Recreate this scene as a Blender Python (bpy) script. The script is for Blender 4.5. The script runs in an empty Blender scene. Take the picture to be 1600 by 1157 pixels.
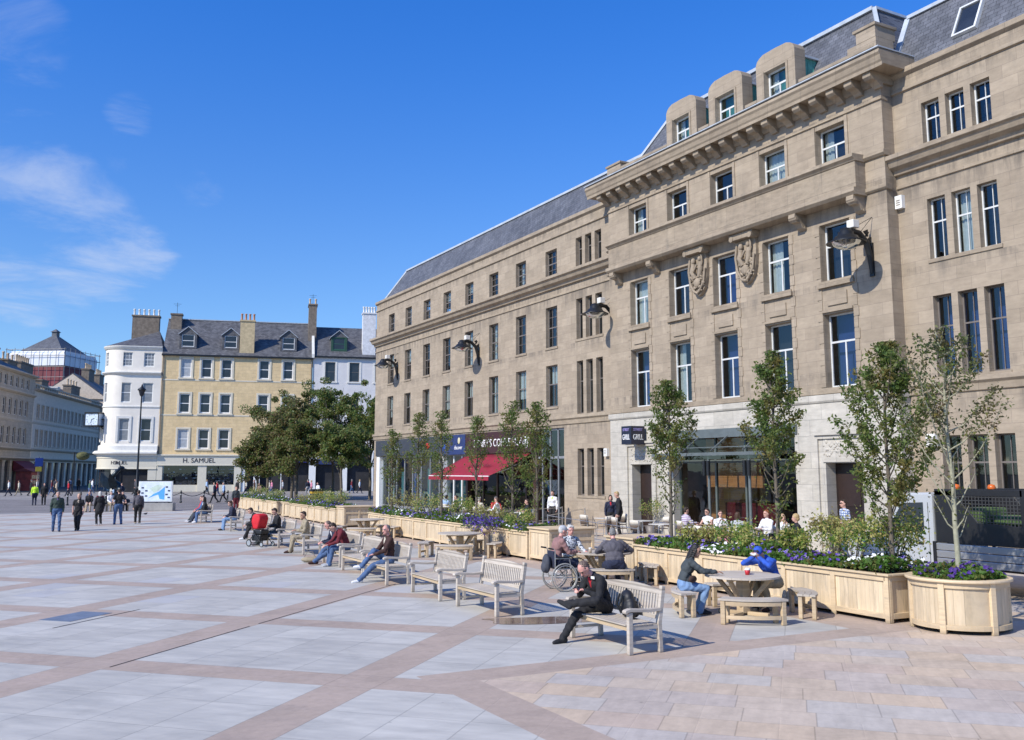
import bpy, math, random
import numpy as np
from mathutils import Vector, Matrix, Quaternion
R = math.radians
sc = bpy.context.scene
COL = sc.collection
# ---------------------------------------------------------------- camera, sky, sun, exposure
cam = bpy.data.objects.new('camera', bpy.data.cameras.new('camera')); COL.objects.link(cam)
cam.location = (0, 0, 2.65); cam.rotation_euler = (R(90 + 7.9), 0, R(-28.44))
cam.data.sensor_width = 36; cam.data.lens = 33.075; cam.data.shift_y = -0.02844
cam.data.clip_start = 0.1; cam.data.clip_end = 6000
sc.camera = cam
SUN_AZ, SUN_EL = 258.0, 39.0
w = bpy.data.worlds.new('World'); sc.world = w; w.use_nodes = True
nt = w.node_tree; nt.nodes.clear()
def wn(t, **k):
    n = nt.nodes.new(t)
    for a, b in k.items(): setattr(n, a, b)
    return n
sky = wn('ShaderNodeTexSky', sky_type='NISHITA', sun_disc=False, sun_elevation=R(SUN_EL), sun_rotation=R(SUN_AZ))
sky.altitude = 0; sky.air_density = 1.0; sky.dust_density = 0.15; sky.ozone_density = 3.0
bg = wn('ShaderNodeBackground'); bg.inputs[1].default_value = 0.10
tc = wn('ShaderNodeTexCoord')
sep = wn('ShaderNodeSeparateXYZ'); nt.links.new(tc.outputs['Generated'], sep.inputs[0])
def wm(op, a, b=None, c=None):
    n = wn('ShaderNodeMath', operation=op)
    for i, v in enumerate((a, b, c)):
        if v is None: continue
        if isinstance(v, (int, float)): n.inputs[i].default_value = v
        else: nt.links.new(v, n.inputs[i])
    return n.outputs[0]
zz = wm('ADD', wm('MAXIMUM', sep.outputs[2], 0.0), 0.06)
comb = wn('ShaderNodeCombineXYZ')
nt.links.new(wm('DIVIDE', sep.outputs[0], zz), comb.inputs[0]); nt.links.new(wm('DIVIDE', sep.outputs[1], zz), comb.inputs[1])
nz = wn('ShaderNodeTexNoise'); nz.inputs['Scale'].default_value = 1.6; nz.inputs['Detail'].default_value = 14
nz.inputs['Roughness'].default_value = 0.62; nz.inputs['Distortion'].default_value = 0.5
nt.links.new(comb.outputs[0], nz.inputs['Vector'])
def cloudmask(d, lo, hi):
    v = Vector(d).normalized()
    dt = wn('ShaderNodeVectorMath', operation='DOT_PRODUCT'); nt.links.new(tc.outputs['Generated'], dt.inputs[0]); dt.inputs[1].default_value = v
    mr = wn('ShaderNodeMapRange', interpolation_type='SMOOTHSTEP'); nt.links.new(dt.outputs['Value'], mr.inputs[0])
    mr.inputs[1].default_value = lo; mr.inputs[2].default_value = hi
    return mr.outputs[0]
mk = cloudmask((.0, .965, .235), 0.9915, 0.9992)
for d_, lo, hi, k_ in (((.060, .973, .218), .9955, .9995, 1.0), ((.100, .971, .213), .9983, .9997, .9), ((.135, .954, .268), .9975, .9997, .72), ((.0, .982, .188), .997, .9995, .8), ((.09, .935, .342), .9992, .99995, .85), ((-.003, .923, .384), .9975, .9996, .7), ((.091, .948, .306), .9992, .9999, .7)):
    mk = wm('MAXIMUM', mk, wm('MULTIPLY', cloudmask(d_, lo, hi), k_))
cl = wn('ShaderNodeMapRange', interpolation_type='SMOOTHSTEP'); nt.links.new(wm('ADD', nz.outputs[0], wm('MULTIPLY', mk, 0.32)), cl.inputs[0])
cl.inputs[1].default_value = 0.69; cl.inputs[2].default_value = 1.06
hs = wn('ShaderNodeMix', data_type='RGBA', blend_type='MULTIPLY'); hs.inputs[0].default_value = 1.0
nt.links.new(sky.outputs[0], hs.inputs[6]); tm = wn('ShaderNodeMix', data_type='RGBA'); gz = wn('ShaderNodeMapRange', interpolation_type='SMOOTHSTEP'); nt.links.new(sep.outputs[2], gz.inputs[0]); gz.inputs[1].default_value = 0.05; gz.inputs[2].default_value = 0.55
nt.links.new(gz.outputs[0], tm.inputs[0]); tm.inputs[6].default_value = (0.86, 1.14, 1.50, 1); tm.inputs[7].default_value = (0.30, 1.06, 2.15, 1); nt.links.new(tm.outputs[2], hs.inputs[7])
mx = wn('ShaderNodeMix', data_type='RGBA'); nt.links.new(wm('MULTIPLY', cl.outputs[0], 0.6), mx.inputs[0])
nt.links.new(hs.outputs[2], mx.inputs[6]); mx.inputs[7].default_value = (6.6, 7.2, 8.6, 1)
nt.links.new(mx.outputs[2], bg.inputs[0])
out = wn('ShaderNodeOutputWorld'); nt.links.new(bg.outputs[0], out.inputs[0])
sun = bpy.data.objects.new('sun', bpy.data.lights.new('sun', 'SUN')); COL.objects.link(sun)
sun.data.energy = 5.0; sun.data.angle = R(0.53); sun.data.color = (1.0, 0.94, 0.84)
sd = Vector((math.sin(R(SUN_AZ)) * math.cos(R(SUN_EL)), math.cos(R(SUN_AZ)) * math.cos(R(SUN_EL)), math.sin(R(SUN_EL))))
sun.rotation_euler = sd.to_track_quat('Z', 'Y').to_euler()
sc.view_settings.view_transform = 'Standard'; sc.view_settings.look = 'None'
sc.view_settings.exposure = 0.08; sc.view_settings.gamma = 1
sc.cycles.max_bounces = 8; sc.cycles.transparent_max_bounces = 12

# ---------------------------------------------------------------- helpers
class MB:
    def __init__(s, M=None): s.v = []; s.f = []; s.m = []; s.sm = []; s.M = M or Matrix()
    def add(s, vs, fs, m=0, smooth=False):
        o = len(s.v); M = s.M
        s.v += [tuple(M @ Vector(p)) for p in vs]
        s.f += [tuple(i + o for i in f) for f in fs]; s.m += [m] * len(fs); s.sm += [smooth] * len(fs); return s
    def box(s, x0, x1, y0, y1, z0, z1, m=0):
        v = [(x, y, z) for x in (x0, x1) for y in (y0, y1) for z in (z0, z1)]
        return s.add(v, [(0, 1, 3, 2), (4, 6, 7, 5), (0, 4, 5, 1), (2, 3, 7, 6), (0, 2, 6, 4), (1, 5, 7, 3)], m)
    def bar(s, p, q, w, h, m=0, up=(0, 0, 1)):
        p = Vector(p); q = Vector(q); d = (q - p).normalized(); u = Vector(up)
        if abs(d.dot(u)) > .98: u = Vector((0, 1, 0))
        a = d.cross(u).normalized(); b = a.cross(d).normalized()
        v = [c + a * i * w / 2 + b * j * h / 2 for c in (p, q) for i in (-1, 1) for j in (-1, 1)]
        return s.add(v, [(0, 2, 3, 1), (4, 5, 7, 6), (0, 1, 5, 4), (2, 6, 7, 3), (0, 4, 6, 2), (1, 3, 7, 5)], m)
    def tube(s, pts, rad, n=8, m=0, caps=True, smooth=True):
        pts = [Vector(p) for p in pts]; k = len(pts)
        if not hasattr(rad, '__len__'): rad = [rad] * k
        vs = []; pa = None
        for i in range(k):
            d = (pts[min(i + 1, k - 1)] - pts[max(i - 1, 0)]).normalized()
            if pa is None: pa = d.orthogonal().normalized()
            a = (pa - d * pa.dot(d)).normalized(); b = d.cross(a); pa = a
            vs += [pts[i] + (a * math.cos(t) + b * math.sin(t)) * rad[i] for t in [2 * math.pi * j / n for j in range(n)]]
        fs = [(i * n + j, i * n + (j + 1) % n, (i + 1) * n + (j + 1) % n, (i + 1) * n + j) for i in range(k - 1) for j in range(n)]
        s.add(vs, fs, m, smooth)
        if caps: s.add(vs[:n], [tuple(range(n))[::-1]], m); s.add(vs[-n:], [tuple(range(n))], m)
        return s
    def lathe(s, prof, n=24, m=0, c=(0, 0, 0), smooth=True, a0=0, a1=2 * math.pi):
        full = abs(a1 - a0 - 2 * math.pi) < 1e-6; nn = n if full else n + 1
        vs = [(c[0] + r * math.cos(a0 + (a1 - a0) * j / n), c[1] + r * math.sin(a0 + (a1 - a0) * j / n), c[2] + z) for r, z in prof for j in range(nn)]
        fs = [(i * nn + j, i * nn + (j + 1) % nn, (i + 1) * nn + (j + 1) % nn, (i + 1) * nn + j) for i in range(len(prof) - 1) for j in range(n)]
        return s.add(vs, fs, m, smooth)
    def sph(s, c, r, m=0, n=12, k=8, Rm=None):
        r = (r, r, r) if not hasattr(r, '__len__') else r
        vs = []
        for i in range(k + 1):
            t = math.pi * i / k
            for j in range(n):
                p = Vector((r[0] * math.sin(t) * math.cos(2 * math.pi * j / n), r[1] * math.sin(t) * math.sin(2 * math.pi * j / n), r[2] * math.cos(t)))
                vs.append(Vector(c) + (Rm @ p if Rm else p))
        return s.add(vs, [(i * n + j, (i + 1) * n + j, (i + 1) * n + (j + 1) % n, i * n + (j + 1) % n) for i in range(k) for j in range(n)], m, True)
    def prism(s, poly, axis, a, b, m=0):
        # poly: 2D points; axis: 0 -> (y,z) swept along x, 1 -> (x,z) along y, 2 -> (x,y) along z
        n = len(poly)
        def P(p, t): return ((t, p[0], p[1]), (p[0], t, p[1]), (p[0], p[1], t))[axis]
        vs = [P(p, a) for p in poly] + [P(p, b) for p in poly]
        return s.add(vs, [(i, (i + 1) % n, n + (i + 1) % n, n + i) for i in range(n)] + [tuple(range(n))[::-1], tuple(range(n, 2 * n))], m)
    def quad(s, a, b, c, d, m=0): return s.add([a, b, c, d], [(0, 1, 2, 3)], m)
    def build(s, name, mats, parent=None, loc=None, rz=0, bevel=0, fixn=False, **tags):
        me = bpy.data.meshes.new(name); me.from_pydata(s.v, [], s.f)
        for m in (mats if isinstance(mats, (list, tuple)) else [mats]): me.materials.append(m)
        me.polygons.foreach_set('material_index', s.m); me.polygons.foreach_set('use_smooth', s.sm); me.update()
        o = bpy.data.objects.new(name, me); COL.objects.link(o)
        if loc is not None: o.location = loc
        if rz: o.rotation_euler = (0, 0, rz)
        if parent: o.parent = parent
        if bevel:
            b = o.modifiers.new('bevel', 'BEVEL'); b.width = bevel; b.segments = 2; b.limit_method = 'ANGLE'; b.harden_normals = False
        return tag(o, **tags)
def tag(o, label=None, cat=None, group=None, kind=None):
    if label: o['label'] = label
    if cat: o['category'] = cat
    if group: o['group'] = group
    if kind: o['kind'] = kind
    return o
def empty(name, loc=(0, 0, 0), rz=0, **t):
    o = bpy.data.objects.new(name, None); COL.objects.link(o); o.location = loc; o.rotation_euler = (0, 0, rz)
    o.empty_display_size = .2
    return tag(o, **t)
KIDS = lambda o: [c for c in bpy.data.objects if c.parent == o]
def dup(o, loc=None, rz=None, parent=None, _kids=None, **t):
    c = o.copy(); COL.objects.link(c)
    if parent: c.parent = parent
    for k in (KIDS(o) if _kids is None else _kids): dup(k, parent=c)
    if loc is not None: c.location = loc
    if rz is not None: c.rotation_euler = (0, 0, rz)
    return tag(c, **t)
def inst(me_ob, parent, loc=None):        # linked copy of a part without children
    c = me_ob.copy(); COL.objects.link(c); c.parent = parent
    if loc is not None: c.location = loc
    return c
def text(s, size, m, origin, xa, ya, parent=None, name='lettering', ext=.01, align='CENTER', sx=1.0):
    cu = bpy.data.curves.new(name, 'FONT'); cu.body = s; cu.size = size; cu.extrude = ext; cu.align_x = align; cu.align_y = 'CENTER'; cu.resolution_u = 3
    t = bpy.data.objects.new(name, cu); COL.objects.link(t)
    dg = bpy.context.evaluated_depsgraph_get(); me = bpy.data.meshes.new_from_object(t.evaluated_get(dg))
    bpy.data.objects.remove(t); bpy.data.curves.remove(cu)
    xa = Vector(xa).normalized(); ya = Vector(ya).normalized(); za = xa.cross(ya)
    M = Matrix((xa * sx, ya, za)).transposed().to_4x4(); M.translation = Vector(origin)
    me.transform(M); me.materials.clear(); me.materials.append(m)
    o = bpy.data.objects.new(name, me); COL.objects.link(o)
    if parent: o.parent = parent
    return o

# ---------------------------------------------------------------- materials
class NB:
    def __init__(s, name):
        s.mat = bpy.data.materials.new(name); s.mat.use_nodes = True; s.t = s.mat.node_tree
        s.b = s.t.nodes['Principled BSDF']; s.o = s.t.nodes['Material Output']
    def n(s, t, **k):
        n = s.t.nodes.new(t)
        for a, b in k.items(): setattr(n, a, b)
        return n
    def put(s, sock, v):
        if isinstance(v, bpy.types.NodeSocket): s.t.links.new(v, sock)
        elif isinstance(v, tuple) and len(v) == 3 and sock.type == 'RGBA': sock.default_value = (*v, 1)
        else: sock.default_value = v
    def math(s, op, a, b=None, c=None):
        n = s.n('ShaderNodeMath', operation=op)
        for i, v in enumerate((a, b, c)):
            if v is not None: s.put(n.inputs[i], v)
        return n.outputs[0]
    def xyz(s, src='Object'):
        tc = s.n('ShaderNodeTexCoord'); sp = s.n('ShaderNodeSeparateXYZ'); s.t.links.new(tc.outputs[src], sp.inputs[0])
        return tc.outputs[src], sp.outputs[0], sp.outputs[1], sp.outputs[2]
    def comb(s, x, y, z=0.0):
        c = s.n('ShaderNodeCombineXYZ'); s.put(c.inputs[0], x); s.put(c.inputs[1], y); s.put(c.inputs[2], z); return c.outputs[0]
    def noise(s, vec, scale, detail=4, rough=.55, dist=0.0):
        n = s.n('ShaderNodeTexNoise'); s.put(n.inputs['Vector'], vec); n.inputs['Scale'].default_value = scale
        n.inputs['Detail'].default_value = detail; n.inputs['Roughness'].default_value = rough; n.inputs['Distortion'].default_value = dist
        return n.outputs[0]
    def mix(s, f, a, b, bt='MIX'):
        n = s.n('ShaderNodeMix', data_type='RGBA', blend_type=bt); s.put(n.inputs[0], f); s.put(n.inputs[6], a); s.put(n.inputs[7], b); return n.outputs[2]
    def rng(s, v, a, b, c, d, sm=False):
        n = s.n('ShaderNodeMapRange'); n.clamp = True
        if sm: n.interpolation_type = 'SMOOTHSTEP'
        s.put(n.inputs[0], v)
        for i, x in enumerate((a, b, c, d)): n.inputs[i + 1].default_value = x
        return n.outputs[0]
    def mul(s, col, v):        # col * scalar
        n = s.n('ShaderNodeVectorMath', operation='SCALE'); s.put(n.inputs[0], col) if isinstance(col, bpy.types.NodeSocket) else setattr(n.inputs[0], 'default_value', col)
        s.put(n.inputs['Scale'], v); return n.outputs[0]
    def wnoise(s, vec):
        n = s.n('ShaderNodeTexWhiteNoise'); n.noise_dimensions = '3D'; s.put(n.inputs['Vector'], vec); return n.outputs['Value'], n.outputs['Color']
    def bump(s, h, strength=.3, dist=.02):
        n = s.n('ShaderNodeBump'); n.inputs['Strength'].default_value = strength; n.inputs['Distance'].default_value = dist
        s.put(n.inputs['Height'], h); s.t.links.new(n.outputs[0], s.b.inputs['Normal'])
    def fin(s, col=None, rough=.7, metal=0, spec=None):
        if col is not None: s.put(s.b.inputs['Base Color'], col)
        s.put(s.b.inputs['Roughness'], rough); s.put(s.b.inputs['Metallic'], metal)
        if spec is not None: s.b.inputs['Specular IOR Level'].default_value = spec
        return s.mat
MC = {}
def plain(name, col, rough=.7, metal=0, var=.18, scale=3.0, bump=.0, bscale=40, spec=None):
    if name in MC: return MC[name]
    b = NB(name); v, *_ = b.xyz()
    f = b.rng(b.noise(v, scale, 6, .6), .3, .7, 1 - var, 1 + var)
    c = b.mul(col, f)
    if bump: b.bump(b.noise(v, bscale, 3), bump, .01)
    MC[name] = b.fin(c, rough, metal, spec); return MC[name]
def ashlar(name, c1, c2, mortar, bw=.95, rh=.40, ms=.007, var=.14, streak=.35, bump=.25, grey=(.30, .27, .23), ledges=()):
    b = NB(name); v, x, y, z = b.xyz()
    vec = b.comb(b.math('ADD', x, y), z)
    br = b.n('ShaderNodeTexBrick'); b.put(br.inputs['Vector'], vec); br.inputs['Scale'].default_value = 1
    br.inputs['Brick Width'].default_value = bw; br.inputs['Row Height'].default_value = rh; br.inputs['Mortar Size'].default_value = ms
    br.inputs['Mortar Smooth'].default_value = .3; br.inputs['Bias'].default_value = 0
    b.put(br.inputs['Color1'], c1); b.put(br.inputs['Color2'], c2); b.put(br.inputs['Mortar'], mortar)
    n1 = b.noise(v, 1.1, 6, .65); n2 = b.noise(b.comb(b.math('MULTIPLY', b.math('ADD', x, y), 2.2), b.math('MULTIPLY', z, 7.0), 0), 1.0, 5, .7)
    c = b.mul(br.outputs['Color'], b.rng(n2, .3, .7, 1 - var, 1 + var))
    st = b.noise(b.comb(b.math('MULTIPLY', b.math('ADD', x, y), 1.6), b.math('MULTIPLY', z, .35), 0), 1.0, 7, .7)
    c = b.mix(b.math('MULTIPLY', b.rng(st, .52, .78, 0, 1, True), streak), c, grey)
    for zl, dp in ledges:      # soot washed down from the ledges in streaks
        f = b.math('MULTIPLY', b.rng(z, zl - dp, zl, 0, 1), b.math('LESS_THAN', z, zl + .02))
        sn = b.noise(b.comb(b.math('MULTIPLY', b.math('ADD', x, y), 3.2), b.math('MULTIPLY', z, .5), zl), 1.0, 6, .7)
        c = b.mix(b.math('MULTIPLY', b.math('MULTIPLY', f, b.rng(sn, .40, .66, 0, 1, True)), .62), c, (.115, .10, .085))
    c = b.mul(c, b.rng(n1, .3, .7, .88, 1.1))
    h = b.math('ADD', b.math('MULTIPLY', br.outputs['Fac'], -1.0), b.math('MULTIPLY', b.noise(v, 25, 4), .35))
    b.bump(h, bump, .012)
    return b.fin(c, .88, spec=.3)
def slate(name, c1, c2, cm=(.03, .03, .035), bw=.28, rh=.2):
    b = NB(name); v, x, y, z = b.xyz()
    vec = b.comb(b.math('ADD', x, b.math('MULTIPLY', y, .02)), b.math('ADD', z, b.math('MULTIPLY', y, .6)))
    br = b.n('ShaderNodeTexBrick'); b.put(br.inputs['Vector'], vec); br.inputs['Scale'].default_value = 1
    br.inputs['Brick Width'].default_value = bw; br.inputs['Row Height'].default_value = rh; br.inputs['Mortar Size'].default_value = .009; br.inputs['Bias'].default_value = -.1
    b.put(br.inputs['Color1'], c1); b.put(br.inputs['Color2'], c2); b.put(br.inputs['Mortar'], cm)
    c = b.mul(br.outputs['Color'], b.rng(b.noise(v, .8, 7, .7), .3, .7, .7, 1.35))
    c = b.mul(c, b.rng(b.noise(b.comb(b.math('MULTIPLY', x, 3.0), b.math('MULTIPLY', z, .5), 0), 1.0, 4, .6), .3, .7, .85, 1.15))
    b.bump(b.math('MULTIPLY', br.outputs['Fac'], -1.0), .5, .02)
    return b.fin(c, .62)
def wood(name, c1, c2, axis='z', plank=.11, rough=.6, grain=1.0):
    b = NB(name); v, x, y, z = b.xyz()
    h = b.math('ADD', x, y) if axis == 'z' else z
    long_ = z if axis == 'z' else b.math('ADD', x, y)
    pid = b.math('FLOOR', b.math('DIVIDE', h, plank))
    r, _ = b.wnoise(b.comb(pid, 1.0, 0))
    g = b.noise(b.comb(b.math('MULTIPLY', h, 30.0), b.math('MULTIPLY', long_, 1.6), r), 1.0, 5, .6)
    c = b.mix(b.rng(g, .3, .7, 0, 1), c1, c2)
    c = b.mul(c, b.rng(r, 0, 1, .86, 1.12)); c = b.mul(c, b.rng(b.noise(v, 2.0, 4), .3, .7, .9, 1.08))
    oi = b.n('ShaderNodeObjectInfo'); c = b.mul(c, b.rng(oi.outputs['Random'], 0, 1, .88, 1.08))
    st = b.noise(b.comb(b.math('MULTIPLY', h, 6.0), b.math('MULTIPLY', long_, .9), oi.outputs['Random']), 1.0, 6, .7); c = b.mix(b.math('MULTIPLY', b.rng(st, .5, .72, 0, 1, True), .5), c, (.25, .21, .16))
    ed = b.math('ABSOLUTE', b.math('SUBTRACT', b.math('FRACT', b.math('DIVIDE', h, plank)), .5))
    b.bump(b.rng(ed, .46, .5, 1, 0), .6, .008)
    c = b.mul(c, b.rng(ed, .475, .5, 1, .55))
    return b.fin(c, rough)
def glass(name, tint=(.72, .76, .76), refl=.05, trans=(.75, .82, .85), wav=.012):
    b = NB(name); t = b.t; t.nodes.remove(b.b)
    v, x, y, z = b.xyz()
    tr = b.n('ShaderNodeBsdfTransparent'); b.put(tr.inputs[0], trans)
    gl = b.n('ShaderNodeBsdfGlossy'); b.put(gl.inputs[0], tint); gl.inputs['Roughness'].default_value = .015
    bu = b.n('ShaderNodeBump'); bu.inputs['Strength'].default_value = .12; bu.inputs['Distance'].default_value = wav; b.put(bu.inputs['Height'], b.noise(v, 1.4, 2))
    t.links.new(bu.outputs[0], gl.inputs['Normal'])
    fr = b.n('ShaderNodeFresnel'); fr.inputs[0].default_value = 1.5; t.links.new(bu.outputs[0], fr.inputs[1])
    f = b.math('MINIMUM', b.math('ADD', b.math('MULTIPLY', fr.outputs[0], 1.3), refl), 1.0)
    m = b.n('ShaderNodeMixShader'); b.put(m.inputs[0], f); t.links.new(tr.outputs[0], m.inputs[1]); t.links.new(gl.outputs[0], m.inputs[2])
    t.links.new(m.outputs[0], b.o.inputs[0]); return b.mat
def leafmat(name, c1, c2, c3=None, trans=.42, scale=2.5):
    b = NB(name); v, *_ = b.xyz()
    g = b.n('ShaderNodeNewGeometry')
    r, _ = b.wnoise(b.mul(g.outputs['Random Per Island'], 999.0) if False else b.comb(g.outputs['Random Per Island'], 0.0, 0.0))
    c = b.mix(r, c1, c2)
    if c3: c = b.mix(b.rng(b.noise(v, scale, 3), .45, .65, 0, 1), c, c3)
    b.fin(c, .5, spec=.35)
    tl = b.n('ShaderNodeBsdfTranslucent'); b.put(tl.inputs[0], b.mul(c, 1.6))
    m = b.n('ShaderNodeMixShader'); m.inputs[0].default_value = trans
    b.t.links.new(b.b.outputs[0], m.inputs[1]); b.t.links.new(tl.outputs[0], m.inputs[2]); b.t.links.new(m.outputs[0], b.o.inputs[0])
    return b.mat
M_ = {}
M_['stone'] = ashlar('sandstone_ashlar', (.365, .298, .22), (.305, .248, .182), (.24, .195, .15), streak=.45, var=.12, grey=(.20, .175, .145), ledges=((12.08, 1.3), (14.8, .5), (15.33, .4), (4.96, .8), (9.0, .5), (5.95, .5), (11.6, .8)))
M_['stone2'] = ashlar('sandstone_trim', (.325, .265, .192), (.285, .23, .168), (.18, .15, .115), bw=1.6, rh=3, streak=.8, var=.2, grey=(.16, .14, .115))
M_['white_stone'] = ashlar('pale_granite', (.50, .465, .40), (.435, .405, .345), (.25, .235, .21), bw=1.1, rh=.55, streak=.35, grey=(.33, .31, .28))
M_['slate'] = slate('roof_slate', (.115, .12, .135), (.075, .08, .09))
M_['slate2'] = slate('old_slate', (.125, .125, .13), (.06, .06, .065), bw=.35, rh=.26)
M_['lead'] = plain('lead_flashing', (.42, .46, .50), .5, 0, .15)
M_['copper'] = plain('copper_green', (.10, .34, .27), .6, 0, .3, 4)
M_['planter'] = wood('pale_planter_wood', (.66, .53, .36), (.56, .44, .28), 'z', .10)
M_['planter_rail'] = wood('pale_planter_rail', (.67, .525, .335), (.59, .45, .28), 'h', 3.0)
M_['bench'] = wood('silvered_teak', (.56, .50, .42), (.43, .37, .30), 'h', .9, .7)
M_['bench2'] = wood('fresh_teak', (.58, .45, .29), (.46, .34, .20), 'h', .9, .7)
M_['white'] = plain('white_paint', (.78, .78, .75), .45, 0, .05)
M_['offwhite'] = plain('offwhite_paint', (.70, .68, .62), .6, 0, .08)
M_['frame_dark'] = plain('brown_grey_frame', (.16, .14, .125), .5, 0, .15)
M_['frame_bay'] = plain('weathered_white_frame', (.60, .61, .60), .5, 0, .12)
M_['black'] = plain('black_iron', (.018, .02, .022), .4, .3, .1)
M_['dark'] = plain('dark_interior', (.022, .022, .025), .9, 0, .4, .8)
M_['blueroom'] = plain('blue_blind', (.025, .055, .22), .8, 0, .2)
M_['curtain'] = plain('pale_curtain', (.62, .64, .60), .9, 0, .12, 6)
M_['glass'] = glass('window_glass')
M_['glass_far'] = plain('far_window_glass', (.025, .03, .038), .08, 0, .4, .7, spec=.6)
M_['steel'] = plain('brushed_steel', (.55, .56, .57), .3, .8, .06)
M_['rubber'] = plain('rubber', (.02, .02, .02), .8)
M_['bark'] = plain('bark', (.12, .10, .075), .9, 0, .35, 12, .4, 60)
M_['bark_green'] = plain('pale_bark', (.30, .29, .20), .9, 0, .3, 12, .3, 60)
M_['leaf'] = leafmat('hornbeam_leaf', (.085, .13, .03), (.15, .20, .05), (.20, .16, .05))
M_['leaf_dk'] = leafmat('dark_leaf', (.08, .14, .036), (.14, .21, .06), (.19, .17, .055))
M_['leaf_br'] = leafmat('rusty_leaf', (.17, .14, .055), (.24, .17, .085), (.11, .13, .045))
M_['leaf_grey'] = leafmat('rowan_leaf', (.09, .12, .05), (.15, .16, .08), (.12, .09, .05))
M_['leaf_bed'] = leafmat('bedding_leaf', (.07, .16, .025), (.13, .25, .045), (.09, .14, .04))
M_['leaf_yel'] = leafmat('variegated_leaf', (.28, .34, .08), (.55, .52, .17), (.36, .27, .12))
M_['petal_p'] = plain('purple_petal', (.085, .045, .32), .6, 0, .5, 9)
M_['petal_d'] = plain('deep_violet_petal', (.05, .015, .17), .6, 0, .4, 9)
M_['petal_w'] = plain('white_petal', (.75, .75, .74), .6, 0, .05)
M_['soil'] = plain('soil', (.05, .035, .025), .95, 0, .4, 9)
M_['asphalt'] = plain('asphalt', (.07, .07, .072), .9, 0, .2, 1.0, .3, 60)

def wall(mb, x0, x1, z0, z1, ops=(), y=0.0, depth=.28, m=0, mr=None):
    """wall sheet facing -y, with openings (a,b,c,d) cut out and their reveals"""
    mr = m if mr is None else mr
    xs = sorted({x0, x1} | {o[i] for o in ops for i in (0, 1)}); zs = sorted({z0, z1} | {o[i] for o in ops for i in (2, 3)})
    xs = [x for x in xs if x0 - 1e-6 <= x <= x1 + 1e-6]; zs = [z for z in zs if z0 - 1e-6 <= z <= z1 + 1e-6]
    for j in range(len(zs) - 1):
        run = None
        for i in range(len(xs) - 1):
            cx = (xs[i] + xs[i + 1]) / 2; cz = (zs[j] + zs[j + 1]) / 2
            hole = any(a < cx < b and c < cz < d for a, b, c, d in ops)
            if not hole:
                if run is None: run = xs[i]
                if i == len(xs) - 2: mb.quad((run, y, zs[j]), (xs[i + 1], y, zs[j]), (xs[i + 1], y, zs[j + 1]), (run, y, zs[j + 1]), m)
            elif run is not None:
                mb.quad((run, y, zs[j]), (xs[i], y, zs[j]), (xs[i], y, zs[j + 1]), (run, y, zs[j + 1]), m); run = None
    for a, b, c, d in ops:
        e = y + depth
        mb.quad((a, y, c), (a, y, d), (a, e, d), (a, e, c), mr); mb.quad((b, y, c), (b, e, c), (b, e, d), (b, y, d), mr)
        mb.quad((a, y, c), (a, e, c), (b, e, c), (b, y, c), mr); mb.quad((a, y, d), (b, y, d), (b, e, d), (a, e, d), mr)
WC = {}
def window(parent, x0, x1, z0, z1, y, style, frame, curtain=None, glassm=None, back=None, thick=.06, name='window'):
    w_ = round(x1 - x0, 3); h_ = round(z1 - z0, 3)
    fk = (w_, h_, str(style), frame.name, back.name if back else '', glassm.name if glassm else '')
    if fk not in WC:
        fw, vs, hs = style           # frame width, vertical bars [(xfrac, z0frac, z1frac, width)], horizontal bars [(zfrac, width)]
        mb = MB(); mb.box(0, fw, 0, thick, 0, h_); mb.box(w_ - fw, w_, 0, thick, 0, h_); mb.box(fw, w_ - fw, 0.002, thick, 0, fw * 1.3); mb.box(fw, w_ - fw, 0.002, thick, h_ - fw, h_)
        for zf, bw in hs: mb.box(fw, w_ - fw, .006, thick - .01, zf * h_ - bw / 2, zf * h_ + bw / 2)
        for xf, a, b, bw in vs: mb.box(xf * w_ - bw / 2, xf * w_ + bw / 2, .01, thick - .015, max(a * h_, fw), min(b * h_, h_ - fw))
        if back: mb.box(-.02, w_ + .02, .45, .47, -.02, h_ + .02, 1)
        o = mb.build(name, [frame, back or frame])
        p = MB().quad((fw / 2, .035, 0.01), (w_ - fw / 2, .035, 0.01), (w_ - fw / 2, .035, h_ - .01), (fw / 2, .035, h_ - .01)).build('pane', glassm or M_['glass'], o)
        WC[fk] = (o.data, p.data); bpy.data.objects.remove(p); bpy.data.objects.remove(o)
    me, pm = WC[fk]
    o = bpy.data.objects.new(name, me); COL.objects.link(o); o.parent = parent; o.location = (x0, y, z0)
    p = bpy.data.objects.new('pane', pm); COL.objects.link(p); p.parent = o
    if curtain:
        kind, cm = curtain; ck = (w_, h_, kind, cm.name)
        if ck not in WC:
            mb = MB()
            def fold(a, b, c, d):
                n = max(3, int((b - a) / .05)); pts = [(a + (b - a) * i / n, .2 + .025 * math.sin(i * 2.1)) for i in range(n + 1)]
                mb.add([(px, py, c) for px, py in pts] + [(px, py, d) for px, py in pts], [(i, i + 1, n + 2 + i, n + 1 + i) for i in range(n)], 0, True)
            if kind == 'full': fold(.02, w_ - .02, .05, h_ - .02)
            if kind == 'sides': fold(.02, w_ * .3, .05, h_ - .02); fold(w_ * .75, w_ - .02, .05, h_ - .02)
            if kind == 'left': fold(.02, w_ * .45, .05, h_ - .02)
            if kind == 'top': fold(.02, w_ - .02, h_ * .55, h_ - .02)
            if kind.startswith('blind'): mb.box(.03, w_ - .03, .12, .13, h_ * float(kind[5:] or .3), h_ - .03)
            q = mb.build('curtain', cm); WC[ck] = q.data; bpy.data.objects.remove(q)
        q = bpy.data.objects.new('curtain', WC[ck]); COL.objects.link(q); q.parent = o
    return o
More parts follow.
